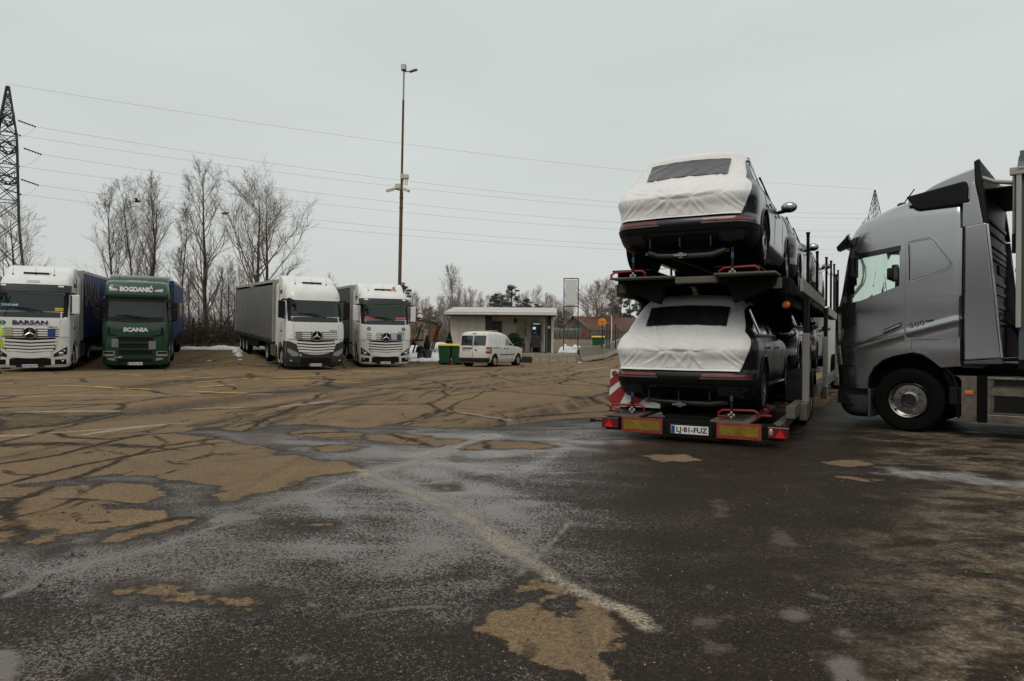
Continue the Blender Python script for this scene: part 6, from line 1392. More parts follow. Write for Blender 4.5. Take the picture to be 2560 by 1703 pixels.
def leafball(mb, rnd, c, rx, ry, rz, n, s0, cone=False):
    for _ in range(n):
        while True:
            v = Vector((rnd.uniform(-1,1), rnd.uniform(-1,1), rnd.uniform(-1,1)))
            if v.length <= 1 and v.length > .35: break
        f = (1-(v.z+1)/2*.85) if cone else 1
        p = Vector(c)+Vector((v.x*rx*f, v.y*ry*f, v.z*rz)); d = Vector((rnd.gauss(0,1), rnd.gauss(0,1), rnd.gauss(0,1)+.4)).normalized(); e_ = d.orthogonal().normalized(); e_.rotate(Matrix.Rotation(rnd.random()*6.3, 3, d)); s_ = s0*rnd.uniform(.6,1.4)
        mb.add([p-e_*s_*.35, p+d*s_*.5-e_*s_*.1, p+e_*s_*.35+d*s_*.1, p-d*s_*.5], [(0,1,2,3)])
POT = mat('grey_pot', (.04,.04,.042), .7, var=.2)
def planter(px, Y, pr, ph, kind, rr, hh, lab):
    p = U(px, 880, Y); z = gz(p.x, Y)+.03 if px < 1250 else KZ; t = thing('potted_shrub', lab, 'plant', (p.x, Y, z), 0, 'clipped shrubs in pots'); rnd = random.Random(px)
    MB().lathe([(pr*.75,0),(pr,ph),(pr*.9,ph),(pr*.85,ph-.05)], axis='z', n=18).build('pot', POT, t, smooth=40)
    MB().tube([(0,0,ph-.05),(0,0,ph+.1)], .03, 6).build('stem', TARP, t); mb = MB(); leafball(mb, rnd, (0,0,ph+hh/2), rr, rr, hh/2, 900, .10, kind == 'cone'); mb.build('foliage', NEED, t, fix=False)
planter(1050.5, 40.4, .20, .36, 'ball', .25, .46, 'ball clipped shrub in a small dark pot'); planter(1067, 40.9, .33, .54, 'cone', .27, .95, 'cone clipped shrub in a wide grey pot'); planter(1123.5, 42.0, .3, .5, 'cone', .30, 1.2, 'cone clipped shrub behind the first green bin'); planter(1284, 45.5, .3, .6, 'ball', .42, .7, 'round shrub in front of the kiosk window')
# terrace slabs and steps
tx0, tx1 = U(1290, 880, 43).x, U(1441, 880, 43).x
P_ = struct(MB().box(KX0-.2, tx1+.3, 44.2, 50.2, -.1, .50).build('terrace', CONC)); P_['label'] = 'concrete terrace in front of the kiosk'
for i in range(5):
    x0 = tx0-.4+i*(tx1-tx0+.4)/5
    MB().box(x0+.008, x0+(tx1-tx0+.4)/5-.008, 43.7, 45.4, .36, .56).build('paving_slab', CONC, P_, bevel=.012)
for j in range(2):
    for i in range(5):
        x0 = tx0+1.0+i*(tx1-tx0-1.0)/5
        MB().box(x0+.012, x0+(tx1-tx0-1.0)/5-.012, 42.9+.4*j, 43.75, -.05+.18*j, .17*(j+1)+.01).build('step_stone', CONC, P_, bevel=.012)
struct(MB().box(KX0, KX1+.05, 45.6, 46.2, .5, .61).build('kiosk_plinth', CONC, bevel=.01))
struct(MB().box(KX1+.1, tx1+.4, 46.6, 47.0, .4, .60).build('retaining_wall', CONC, bevel=.01)); struct(MB().box(KX1+.1, U(1530,860,56).x, 56, 56.3, .4, 1.55).build('retaining_wall', CONC, bevel=.01))
MB_ = mat('wet_dark_pit', (.006,.006,.006), .7); struct(MB().box(tx0-.0, tx0+1.0, 43.0, 43.72, 0, .34).build('drain_recess', MB_))
# concrete barriers
JC = mat('barrier_concrete', (.27,.235,.185), .85, var=.12, vs=3, bump=.2, bs=30, dirt=.4, dcol=(.12,.10,.08), ds=2.5)
def barrier(a, b_, lab):
    pa, pb = U(*a), U(*b_); pa.z, pb.z = gz(pa.x, pa.y), gz(pb.x, pb.y)+.05; d = pb-pa; Ln = d.length; t = thing('concrete_barrier', lab, 'barrier', pa, math.atan2(d.y, d.x), 'concrete barriers beside the terrace', -math.asin(d.z/Ln))
    P = [(-.34,0),(-.34,.10),(-.17,.34),(-.10,.98),(.10,.98),(.17,.34),(.34,.10),(.34,0)]; MB().prism(P, 0, Ln-.04, 'x').build('barrier_block', JC, t, bevel=.02)
    MB().box(-.05, .0, -.05, .05, .3, .8).build('coupling', CHASSIS, t); MB().box(Ln*.35, Ln*.5, -.345, -.33, .02, .07).build('lifting_slot', BLACKM, t)
barrier((1447,900,45.3), (1501,890,51), 'near concrete barrier standing beside the terrace steps'); barrier((1501.5,890,51.05), (1552,885,57.5), 'further concrete barrier behind the near one')
# wheelie bins
BG = mat('bin_green', (.008,.075,.022), .5, var=.12, dirt=.15); BY = mat('bin_lid_yellow', (.62,.47,.02), .5, var=.08, dirt=.1)
def bin_(px, Y, wd, h, lab, z=None):
    p = U(px, 880, Y); z = gz(p.x, Y)+.16 if z is None else z; t = thing('wheelie_bin', lab, 'bin', (p.x, Y, z), R(random.Random(px).uniform(-8, 8)), 'green bins with yellow lids'); w_ = wd/2
    vs = [(-w_*.82,-.30,.06),(w_*.82,-.30,.06),(w_*.82,.28,.06),(-w_*.82,.28,.06),(-w_,-.40,h*.9),(w_,-.40,h*.9),(w_,.36,h*.9),(-w_,.36,h*.9)]
    MB().add(vs, [(0,3,2,1),(4,5,6,7),(0,1,5,4),(1,2,6,5),(2,3,7,6),(3,0,4,7)]).build('bin_body', BG, t, bevel=.04, seg=3); MB().box(-w_*1.04, w_*1.04, -.43, .39, h*.86, h*.9).build('rim', BG, t, bevel=.015)
    MB().prism([(-.46,h*.9),(.40,h*.9),(.40,h),(-.1,h+.02),(-.46,h*.95)], -w_*1.03, w_*1.03, 'x').build('lid', BY, t, bevel=.02)
    for s_ in (-1, 1): MB().lathe([(.12,-.03),(.12,.03)], (s_*w_*.95, .30, .12), 'x', 14).build('bin_wheel', RUBBER, t)
bin_(1112.5, 38.05, .69, 1.13, 'green bin with yellow lid standing clear of the van', .02); bin_(1143, 38.2, .66, 1.13, 'green bin with yellow lid half behind the van', .02); bin_(1495, 53, .95, 1.15, 'green bin with yellow lid behind the concrete barriers', gz(7, 53)+.45)
p = U(1129.5, 905, 38.0); c = thing('traffic_cone', 'small red and white cone between the green bins', 'cone', (p.x, 38.0, 0.02)); MB().box(-.17,.17,-.17,.17,0,.05).build('base', REDP, c, bevel=.01); MB().lathe([(.12,.05),(.03,.55)], axis='z', n=14).build('cone_body', REDP, c); MB().lathe([(.093,.22),(.072,.34)], axis='z', n=14, caps=False).build('white_band', WHITEM, c)
p = U(1128.5, 880, 39.0); c = thing('bollard', 'short dark bollard behind the cone', 'bollard', (p.x, 39.0, .15)); MB().lathe([(.12,0),(.12,.85),(.10,.9),(0,.92)], axis='z', n=14).build('bollard_body', BLACK, c)
# timber shelter
WOOD = mat('shelter_timber', (.20,.085,.03), .7, var=.3, vs=5, dirt=.3); RGR = mat('shelter_roof_green', (.015,.075,.055), .5, var=.1)
sh_ = U(1064, 880, 46.5); zs_ = gz(sh_.x, 46.5)+.05; s = thing('timber_shelter', 'open timber shelter with green roof beside the white lorry', 'shelter', (sh_.x, 46.5, zs_)); xl, xr_ = U(1016, 880, 46.5).x-sh_.x, U(1097, 880, 46.5).x-sh_.x
rid = U(1040, 791, 46.5); rz_ = rid.z-zs_; rx_ = rid.x-sh_.x; ez = U(1096, 806.5, 46.5).z-zs_
for y0, y1 in ((-.4, 1.0), (1.02, 2.4)):
    MB().prism([(rx_, rz_), (xr_+.05, ez), (xr_+.05, ez-.09), (rx_, rz_-.09)], y0, y1).build('roof_panel', RGR, s, bevel=.01); MB().prism([(rx_, rz_), (xl-.4, ez-.15), (xl-.4, ez-.24), (rx_, rz_-.09)], y0, y1).build('roof_panel', RGR, s, bevel=.01)
for y in (-.2, 2.2):
    MB().prism([(rx_-.3, rz_-.1), (xr_-.3, ez-.02), (xr_-.35, ez-.16), (rx_-.3, rz_-.27)], y-.03, y+.03).build('gable_beam', WOOD, s)
    for a, b_ in (((xr_-.12, ez-.1), (xr_-.72, 0.0)), ((xr_-.28, ez-.12), (xr_-.78, .25)), ((rx_+.12, rz_-.45), (rx_-.52, 0.0))): MB().beam((a[0], y, a[1]), (b_[0], y, b_[1]), .11, .11, (0,1,0)).build('post', WOOD, s, bevel=.01)
p = U(1051, 880, 45.8); g = thing('stone_bowl', 'pale stone bowl on a foot under the shelter', 'planter', (p.x, 45.8, gz(p.x, 45.8)+.2)); MB().lathe([(.14,0),(.16,.35),(.38,.62),(.42,.72),(.34,.72)], axis='z', n=18).build('bowl', CONC, g, smooth=40)
p = U(1064.5, 880, 46.2); g = thing('stone_column', 'pale stone column under the shelter', 'column', (p.x, 46.2, gz(p.x, 46.2)+.3)); MB().lathe([(.24,0),(.17,.1),(.15,1.25),(.20,1.32),(.20,1.4)], axis='z', n=16).build('shaft', CONC, g, smooth=30)
p = U(1046, 880, 47.6); g = thing('garden_bench', 'dark bench in the back of the shelter', 'bench', (p.x, 47.6, gz(p.x, 47.6)+.1)); MB().box(-.8,.8,-.2,.25,.4,.48).build('seat', BLACK, g); MB().box(-.8,.8,.22,.28,.48,.8).build('backrest', BLACK, g); MB().box(-.75,-.65,-.2,.25,0,.4).build('leg', BLACK, g); MB().box(.65,.75,-.2,.25,0,.4).build('leg', BLACK, g)
p = U(1050.5, 792, 52); g = thing('road_sign', 'round red rimmed sign above the shelter roof', 'sign', (p.x, 52, gz(p.x, 52))); hz = p.z-gz(p.x, 52); MB().tube([(0,0,0),(0,0,hz)], .035, 8).build('post', STEEL, g); MB().lathe([(.30,-.03),(.30,-.05),(.22,-.052)], (0,0,hz), 'y', 20, caps=False).build('red_rim', REDM, g); MB().lathe([(.22,-.05),(0,-.05)], (0,0,hz), 'y', 20, caps=False).build('sign_face', WHITEM, g)
# empty sign frame
DGR = mat('dark_green_steel', (.014,.022,.026), .55, var=.2)
pl_, pr_ = U(1409, 866, 52), U(1444, 864, 52); zt = U(1426, 696.5, 52).z; zm = U(1426, 766.5, 52).z
g = thing('sign_frame', 'tall steel frame holding a blank pale panel', 'sign', (pl_.x, 52, pl_.z)); fw = pr_.x-pl_.x+.02; Z0 = pl_.z
for x in (0, fw): MB().box(x-.035, x+.035, -.035, .035, -.3, zt-Z0).build('frame_post', DGR, g)
for z in (zt-Z0, zm-Z0): MB().box(-.035, fw+.035, -.03, .03, z-.035, z+.035).build('cross_bar', DGR, g)
MB().box(.10, fw-.10, -.01, .01, zm-Z0+.14, zt-Z0-.1).build('blank_panel', mat('translucent_panel', (.60,.60,.59), .5, var=.03), g)
for i in range(4):
    z = zm-Z0+.3+(zt-zm-.5)*i/3
    for x0, x1 in ((.03,.13), (fw-.13,fw-.03)): MB().box(x0, x1, -.012, .012, z-.012, z+.012).build('panel_clip', DGR, g)
for z in (zm-Z0+.08, zt-Z0-.06): MB().box(fw/2-.012, fw/2+.012, -.012, .012, z-.08, z+.08).build('panel_clip', DGR, g)
# orange round sign
p = U(1505.5, 805.5, 55); g = thing('round_sign', 'orange round sign with worn lettering near the house', 'sign', (p.x, 55, gz(p.x, 55))); hz = p.z-gz(p.x, 55); MB().tube([(0,.03,0),(0,.03,hz)], .035, 8).build('post', DGR, g)
MB().lathe([(.34,-.02),(.34,.01),(0,.01)], (0,0,hz), 'y', 28).build('disc', mat('sign_orange', (.72,.24,.015), .5, var=.12), g); text('sign_text', 'STOP', .18, mat('sign_brown', (.40,.15,.02), .6), g, (0,-.026,hz), (1,0,0), (0,0,1), bold=.01, width=.48, ext=.003)
# fences: posts and wires
def fence(p0, p1, n, h, lab, offs=None):
    p0, p1 = Vector((*p0, 0)), Vector((*p1, 0)); g = thing('wire_fence', lab, 'fence', (p0.x, p0.y, gz(p0.x, p0.y)), 0, 'dark wire fences along the verge'); z0 = gz(p0.x, p0.y)
    for i in range(n+1):
        q = p0.lerp(p1, i/n); z = gz(q.x, q.y)-z0; MB().box(q.x-p0.x-.035, q.x-p0.x+.035, q.y-p0.y-.035, q.y-p0.y+.035, z-.1, z+h).build('post', DGR, g)
    for j in range(9):
        mb = MB(); z_ = .15+j*(h-.3)/8
        mb.tube([(p0.lerp(p1, i/n).x-p0.x, p0.lerp(p1, i/n).y-p0.y, gz(*p0.lerp(p1, i/n).xy)-z0+z_) for i in range(n+1)], .004, 3, caps=False).build('wire', DGR, g)
fence((-38, 35.2), (-9.6, 49.4), 13, 2.0, 'dark wire fence in front of the bare trees left'); fence((-11.5, 55), (-2.0, 56), 4, 2.2, 'dark wire fence behind the timber shelter'); fence((U(1400,860,56.2).x, 56.6), (U(1545,860,60).x, 60), 4, 1.75, 'dark wire fence in front of the red roofed house')
for i, px in enumerate((1505.5, 1517, 1523, 1538.5)):
    p = U(px, 855, 50); g = thing('steel_post', ('dark steel post in front of the orange sign', 'dark steel post, left of the close pair by the barrier', 'dark steel post, right of the close pair by the barrier', 'dark steel post nearest the wrapped cars')[i], 'post', (p.x, 50, p.z)); MB().box(-.045,.045,-.045,.045,-.5,1.28).build('shaft', DGR, g, bevel=.008); MB().box(-.055,.055,-.055,.055,1.28,1.31).build('cap', DGR, g)
p = U(1462, 845, 66); g = thing('red_cabinet', 'narrow red cabinet behind the fence', 'cabinet', (p.x, 66, gz(p.x, 66))); MB().box(-.3,.3,-.2,.2,0,1.5).build('box', mat('cabinet_red', (.30,.012,.02), .6), g, bevel=.02); MB().box(-.28,.28,-.215,-.2,.1,1.4).build('door', mat('cabinet_red', (.30,.012,.02), .6), g)
# house
p = U(1478, 835, 86); hs = thing('red_roofed_house', 'low house with a red tiled roof and white walls', 'house', (p.x, 86, gz(p.x, 86)), R(27)); WL = mat('house_render', (.42,.40,.37), .8, var=.1, dirt=.25); RT_ = mat('roof_tiles', (.115,.052,.038), .8, var=.3, vs=3, bump=.6, bs=9); GW = mat('gable_boards', (.16,.17,.165), .8, var=.15, vs=3)
MB().box(-.2,14,0,7,0,2.1).build('wall', WL, hs); MB().prism([(-.3,2.0),(7.3,2.0),(3.5,3.75)], -.22, -.1, 'x').build('gable', GW, hs); MB().box(-.25,-.15,0,7,0,2.0).build('gable_wall', GW, hs)
for y0, y1 in ((-.5,3.5),(7.5,3.5)): MB().grid([[(x, y0+(y1-y0)*j/6, 1.85+(1.9)*j/6+.03*(i % 2)) for i, x in enumerate(lin(-.6,14.4,60))] for j in range(7)]).build('roof', RT_, hs)
MB().box(6,6.6,3.2,3.8,3.5,4.3).build('chimney', mat('brick', (.2,.10,.07), .8, var=.3), hs)
for i, x in enumerate((1.2, 2.8, 6.2, 8.6, 10.5)):
    f = MB().box(x,x+1.0,-.06,.0,.8 if i != 2 else 0,1.8 if i != 2 else 1.95).build('window' if i != 2 else 'door', mat('house_frame', (.10,.045,.045), .6), hs); MB().box(x+.1,x+.9,-.07,-.06,.9,1.7).build('pane', DGLASS, f)
p = U(1529, 830, 60); g = thing('flag_pole', 'thin white pole in front of the red roof', 'pole', (p.x, 60, gz(p.x, 60))); MB().tube([(0,0,0),(0,0,U(1529,789,60).z-gz(p.x,60))], .035, 6).build('shaft', WHITEM, g); MB().lathe([(.08,0),(.08,.1)], axis='z', n=10).build('foot', CONC, g)
# far parked vehicle behind the kiosk
p = U(1424, 832, 78); g = thing('far_van', 'teal van with white roof far beyond the fence', 'van', (p.x, 78, gz(p.x, 78)), R(6)); MB().prism([(-2.2,.35),(2.2,.35),(2.2,1.0),(1.5,1.15),(1.0,1.75),(-2.1,1.8)], -.85, .85).build('body', mat('teal_paint', (.05,.20,.22), .4), g, bevel=.1, seg=3); MB().box(-2.0,1.0,-.8,.8,1.78,1.86).build('roof', WHITEM, g, bevel=.03)
for x in (-1.3,1.3):
    for y in (-.8,.8): MB().lathe([(.32,-.1),(.32,.1)], (x,y,.32), 'y', 16).build('wheel', RUBBER, g)

# ================================================================== lamp mast
LP = U(996, 851.5, 38); zb = 0.0; g = thing('lamp_mast', 'tall rusty mast with floodlights and cameras', 'mast', (LP.x, 38, zb))
RUST = mat('rusty_steel', (.105,.052,.024), .75, var=.35, vs=3, dirt=.4, dcol=(.045,.028,.018), ds=4); GALV = mat('galvanised', (.22,.235,.24), .5, metal=.4, var=.15)
def H(py): return U(996, py, 38).z
ln = .012
def mp(z): return (ln*(z-1), 0, z)
MB().tube([mp(0), mp(H(480))], .095, 12).build('lower_tube', RUST, g, smooth=40); MB().tube([mp(H(480)), mp(H(470)), mp(H(250))], [.09,.065,.06], 12).build('middle_tube', RUST, g, smooth=40); MB().tube([mp(H(250)), mp(H(172))], .045, 10).build('upper_tube', GALV, g, smooth=40)
for z in (H(495), H(520)): MB().lathe([(.115,z-.03),(.115,z+.03)], (mp(z)[0],0,0), 'z', 12).build('clamp', RUST, g)
t_ = H(170); LG = mat('lamp_body', (.16,.125,.105), .5)
f = MB().box(-.14,.13,-.2,.08,t_-.17,t_+.15).build('floodlight', LG, g, bevel=.03); f.location = (mp(t_)[0], 0, 0); MB().box(-.12,.11,-.21,-.2,t_-.14,t_+.12).build('lens', LENS, f)
f = MB().beam((.3,0,t_-.22), (.75,-.1,t_-.12), .2, .08).build('floodlight', LG, g, bevel=.02); f.location = (mp(t_)[0], 0, 0); MB().tube([(0,0,t_-.2),(.3,0,t_-.2)], .03, 6).build('bracket', GALV, f)
CAMM = mat('camera_cream', (.50,.46,.36), .5)
zc = H(447); f = MB().box(.05,.5,-.2,.1,zc-.02,zc+.22).build('junction_box', CAMM, g, bevel=.02); [MB().tube([(x,-.05,zc-.02),(x,-.05,zc-.38)], .03, 6).build('antenna_rod', CAMM, f) for x in (.2,.32,.42)]
zc = H(465); MB().box(-.22,.08,-.25,0,zc-.2,zc+.08).build('control_box', CAMM, g, bevel=.02)
for s_ in (-1, 1): f = MB().beam((s_*.25,-.15,H(476)+.05), (s_*.62-.05,-.35,H(476)-.12), .16, .15).build('camera', CAMM, g, bevel=.02); MB().tube([(0,0,H(476)),(s_*.25,-.15,H(476)+.05)], .03, 6).build('bracket', GALV, f)

# ================================================================== pylons and lines
PYL = mat('pylon_steel', (.020,.034,.031), .7, metal=.0, var=.3, vs=.5); INS = mat('insulator', (.012,.010,.011), .35); WIRE = mat('wire', (.42,.38,.37), .6)
def pylon(label, base, Htop, rz, arms, wb=5.2, thick=.085):
    """square lattice tower: corner legs, bracing and three pairs of arms"""
    g = thing('power_pylon', label, 'pylon', base, rz, 'lattice power pylons')
    prof = curve((0,wb/2),(Htop*.45,1.25),(Htop*.80,.95),(Htop,.06)); levels = [0]; z = 0
    while z < Htop-.4: z += max(.9, prof(z)*1.9); levels.append(min(z, Htop))
    for sx_, sy_ in ((-1,-1),(1,-1),(1,1),(-1,1)):
        mb = MB(); [mb.beam((sx_*prof(a), sy_*prof(a), a), (sx_*prof(b_), sy_*prof(b_), b_), thick*2, thick*2) for a, b_ in zip(levels[:-1], levels[1:])]; mb.build('leg', PYL, g)
    for f in range(4):
        mb = MB(); ca = [((-1,-1),(1,-1)),((1,-1),(1,1)),((1,1),(-1,1)),((-1,1),(-1,-1))][f]
        for a, b_ in zip(levels[:-1], levels[1:]):
            p, q = ca; A = Vector((p[0]*prof(a), p[1]*prof(a), a)); B = Vector((q[0]*prof(b_), q[1]*prof(b_), b_)); C_ = Vector((q[0]*prof(a), q[1]*prof(a), a)); D = Vector((p[0]*prof(b_), p[1]*prof(b_), b_))
            mb.beam(A, B, thick, thick); mb.beam(C_, D, thick, thick)
            if b_ > Htop*.5: mb.beam(D, B, thick, thick)
        mb.build('bracing', PYL, g)
    tips = []
    for z, ln_ in arms:
        for s_ in (-1, 1):
            mb = MB(); w_ = prof(z); tip = Vector((s_*ln_, 0, z))
            for yy in (-w_, w_):
                mb.beam((s_*w_, yy, z), tip, thick*1.6, thick*1.6); mb.beam((s_*w_, yy, z+.9), tip, thick*1.2, thick*1.2)
                for i in range(1, 4): mb.beam(Vector((s_*w_, yy, z)).lerp(tip, i/4), Vector((s_*w_, yy, z+.9)).lerp(tip, i/4), thick*.8, thick*.8)
            mb.build('cross_arm', PYL, g); tips.append(tip)
    return g, tips
PB = U(13, 848, 83); PB.z = .6; ptop = U(13, 209, 83).z-.6
wdir = (U(2185, 700, 131)-U(13, 700, 83)); wang = math.atan2(wdir.y, wdir.x)
zl = [U(13, y, 83).z-.6 for y in (302, 371, 450)]
pylon('tall lattice pylon at the left edge', PB, ptop, wang+PI/2+R(14), [(zl[0],2.6),(zl[1],3.4),(zl[2],2.9)])
PB2 = U(2185, 850, 131); PB2.z = .8; pt2 = U(2185, 475, 131).z-.8
pylon('distant lattice pylon behind the silver lorry', PB2, pt2, wang+PI/2+R(8), [(pt2*.80,2.6),(pt2*.70,3.2),(pt2*.60,2.9)], 5.0, .045)
# conductors: start pixel by the left pylon, a pixel on the way, end by the right one
WR = [((13,209,83),(2185,473,131),1.9,0), ((90,317,82),(2200,535,130),2.6,1), ((52,339,85),(2190,547,133),2.4,1), ((104,386,82),(2200,577,130),2.6,1), ((50,416,85),(2190,592,133),2.4,1), ((97,463,82),(2200,622,130),2.6,1), ((54,486,85),(2190,634,133),2.4,1)]
names = ('topmost earth wire between the two pylons', 'highest power line below the earth wire', 'power line just under the highest conductor', 'third power line from the top conductor', 'fourth power line from the top conductor', 'second lowest power line', 'lowest power line between the pylons')
for i, (a, b_, sag, ins) in enumerate(WR):
    A, B = U(*a), U(*b_); g = thing('power_line', names[i], 'cable', A, 0, 'cables strung between the pylons')
    n = 40; P = [A.lerp(B, j/n)-A-Vector((0,0,sag*(1-(2*j/n-1)**2))) for j in range(n+1)]; MB().tube(P, .016, 3, caps=False).build('conductor', WIRE, g)
    if ins and i % 2 == 1 or i in (2, 4, 6):
        d = (A-B).normalized(); L_ = 1.85; mb = MB()
        for k in range(7): c_ = d*(L_*k/7+.1)+Vector((0,0,.08*k)); mb.ball(c_, .13, .13, .10, 8, 5)
        mb.tube([(0,0,0), d*L_+Vector((0,0,.62))], .03, 4); mb.build('insulator_string', INS, g)
        MB().tube([(0,0,0), d*.7+Vector((0,0,-.9)), d*1.6+Vector((0,0,-1.55)), d*2.8+Vector((0,0,-1.7))], .02, 3).build('jumper', WIRE, g)
# ================================================================== trees
BARK = mat('bark', (.060,.045,.034), .9, var=.3, vs=3, bump=.5, bs=20); BARKF = mat('bark_far', (.155,.118,.100), .9, var=.25, vs=2); TWIG = mat('twigs', (.20,.145,.11), .9, var=.3, vs=2); TWIGF = mat('twigs_far', (.30,.235,.205), .9, var=.2, vs=1)  # far bark and twigs paler: fading by haze put into their colour
def grow(seed, H, trunk_r, n1, spread, up, reach, n2=6, n3=5, n4=5, start=.22, lean=(0,0), fork=1, tw=.0065):
    """bare tree: returns (stem, branches) builders; branches sweep up when up is high"""
    rnd = random.Random(seed); stem, br = MB(), MB()
    def branch(p, d, L, r0, lvl, mb, sides):
        n = (7, 5, 4, 3, 2)[min(lvl, 4)]; path = [p]; dd = d.normalized()
        for i in range(n):
            dd = (dd+Vector((rnd.gauss(0,.10), rnd.gauss(0,.10), rnd.gauss(0,.06)+up*(.15 if lvl < 2 else .06 if lvl < 3 else .02)))).normalized(); path.append(path[-1]+dd*(L/n))
        rs = [max(tw*.55, r0*(1-.85*i/n)) for i in range(n+1)]; mb.tube(path, rs, sides, caps=False); return path
    stems = []
    for f in range(fork):
        d = Vector((lean[0]+(rnd.gauss(0,.10) if fork > 1 else 0), lean[1], 1)); p = [Vector((f*.25-.12*(fork-1), 0, -.3))]; dd = d.normalized(); n = 12; h_ = H*(1 if f == 0 else rnd.uniform(.8,.95))
        for i in range(n): dd = (dd+Vector((rnd.gauss(0,.045), rnd.gauss(0,.045), .12))).normalized(); p.append(p[-1]+dd*(h_/n))
        rs = [trunk_r*(1-.93*(i/n)**.9)+.008 for i in range(n+1)]; stem.tube(p, rs, 8, caps=False); stems.append((p, rs, h_))
    for p, rs, h_ in stems:
        for j in range(n1//fork):
            f = start+(1-start)*((j+rnd.random())/(n1//fork)); i = min(int(f*12), 11); t = f*12-i; q = p[i].lerp(p[i+1], t); a = rnd.random()*2*PI; el = spread*rnd.uniform(.7,1.25)
            L1 = reach*(1.05-.72*f)*rnd.uniform(.7,1.2)*(1 if f > start+.1 else .75); r1 = max(.012, rs[i]*rnd.uniform(.35,.55)); d = Vector((math.cos(a)*math.sin(el), math.sin(a)*math.sin(el), math.cos(el)))
            P1 = branch(q, d, L1, r1, 1, br, 5)
            for k in range(n2):
                g2 = .2+.8*(k+rnd.random())/n2; i2 = min(int(g2*5), 4); q2 = P1[i2].lerp(P1[i2+1], g2*5-i2); a2 = (P1[i2+1]-P1[i2]).normalized(); dv = (a2+Vector((rnd.gauss(0,.45), rnd.gauss(0,.45), rnd.gauss(.1,.35)))).normalized()
                L2 = L1*.48*(1.15-.6*g2)*rnd.uniform(.7,1.3); P2 = branch(q2, dv, L2, max(tw*1.1, r1*.42), 2, br, 4)
                for m in range(n3):
                    g3 = .15+.85*(m+rnd.random())/n3; i3 = min(int(g3*4), 3); q3 = P2[i3].lerp(P2[i3+1], g3*4-i3); a3 = (P2[i3+1]-P2[i3]).normalized(); d3 = (a3+Vector((rnd.gauss(0,.5), rnd.gauss(0,.5), rnd.gauss(.1,.4)))).normalized()
                    L3 = max(.25, L2*.55*rnd.uniform(.6,1.3)); P3 = branch(q3, d3, L3, tw, 3, br, 3)
                    for o in range(n4):
                        g4 = .2+.8*(o+rnd.random())/n4; i4 = min(int(g4*3), 2); q4 = P3[i4].lerp(P3[i4+1], g4*3-i4); a4 = (P3[i4+1]-P3[i4]).normalized(); d4 = (a4+Vector((rnd.gauss(0,.55), rnd.gauss(0,.55), rnd.gauss(.1,.45)))).normalized(); branch(q4, d4, max(.15, L3*.5*rnd.uniform(.6,1.3)), tw*.7, 4, br, 3)
    return stem, br
def tree(name, label, loc, sb, group, far=False, sc=1.0, rz=0):
    t = thing(name, label, 'tree', loc, rz, group); t.scale = (sc, sc, sc)
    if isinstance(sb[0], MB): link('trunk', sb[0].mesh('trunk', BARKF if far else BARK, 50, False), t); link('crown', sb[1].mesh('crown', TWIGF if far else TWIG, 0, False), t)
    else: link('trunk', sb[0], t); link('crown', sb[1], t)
    return t
def tpos(px, Y): x = U(px, 850, Y).x; return (x, Y, gz(x, Y))
def hgt_(px, py, Y): x = U(px, py, Y); return (x.z-gz(x.x, Y))*.94
GT = 'bare trees behind the parked lorries'
tree('bare_tree', 'leftmost slim bare tree, leaning left above the green lorry', tpos(290, 54), grow(1, hgt_(245,466,54), .13, 24, .55, 1.0, 4.6, lean=(-.10,0)), GT)
tree('bare_tree', 'slim bare tree right of the leaning one', tpos(325, 56), grow(2, hgt_(305,455,56), .13, 24, .55, 1.0, 4.4, lean=(-.04,0)), GT)
tree('bare_tree', 'bare tree with two close stems above the green lorry', tpos(368, 53), grow(3, hgt_(368,441,53), .15, 36, .5, 1.1, 5.0, fork=2), GT)
tree('bare_tree', 'short thin bare tree beside the tallest one', tpos(449, 55), grow(4, hgt_(452,498,55), .11, 24, .45, 1.1, 3.4), GT)
tree('bare_tree', 'tallest bare tree in the gap between the lorries', tpos(521, 50), grow(5, hgt_(514,416,50), .20, 28, .6, 1.0, 4.8, start=.2), GT)
tree('bare_tree', 'broad crowned bare tree above the grey trailer', tpos(648, 51), grow(6, hgt_(650,440,51)*.96, .22, 30, .85, .75, 7.0, n2=7, n3=6, start=.28, fork=2), GT)
tree('bare_tree', 'bare tree behind the left pylon', tpos(28, 60), grow(7, hgt_(40,520,60), .2, 26, .8, .7, 6.0), GT)
# low thin trees and thicket
S1 = [tuple(m.mesh('m', [BARK, TWIG][i], 0, False) for i, m in enumerate(grow(20+s_, 7.0, .09, 20, .7, .9, 3.2, n2=5, n3=4, n4=3, start=.08))) for s_ in range(3)]
rnd = random.Random(5)
for i, (px, Y, sc) in enumerate(((478,50,.75),(495,53,.85),(540,49,.6),(556,52,.8),(585,50,.75),(600,54,.95),(455,52,.55),(575,56,1.0),(620,55,.9),(690,55,.7),(745,58,.75),(815,60,.85),(150,62,.85),(205,60,.75),(235,62,.8),(410,58,.75),(468,58,.8),(510,58,.9),(545,60,.8),(780,62,.8),(845,64,.7))):
    tree('young_tree', 'thin brushy young tree in the undergrowth behind the lorries', tpos(px, Y), S1[i % 3], 'young trees in the undergrowth', sc=sc, rz=rnd.random()*6)
BR = mat('bramble', (.060,.042,.028), .9, var=.4, vs=1.5); LV = mat('bramble_leaves', (.085,.052,.026), .85, var=.5, vs=2)
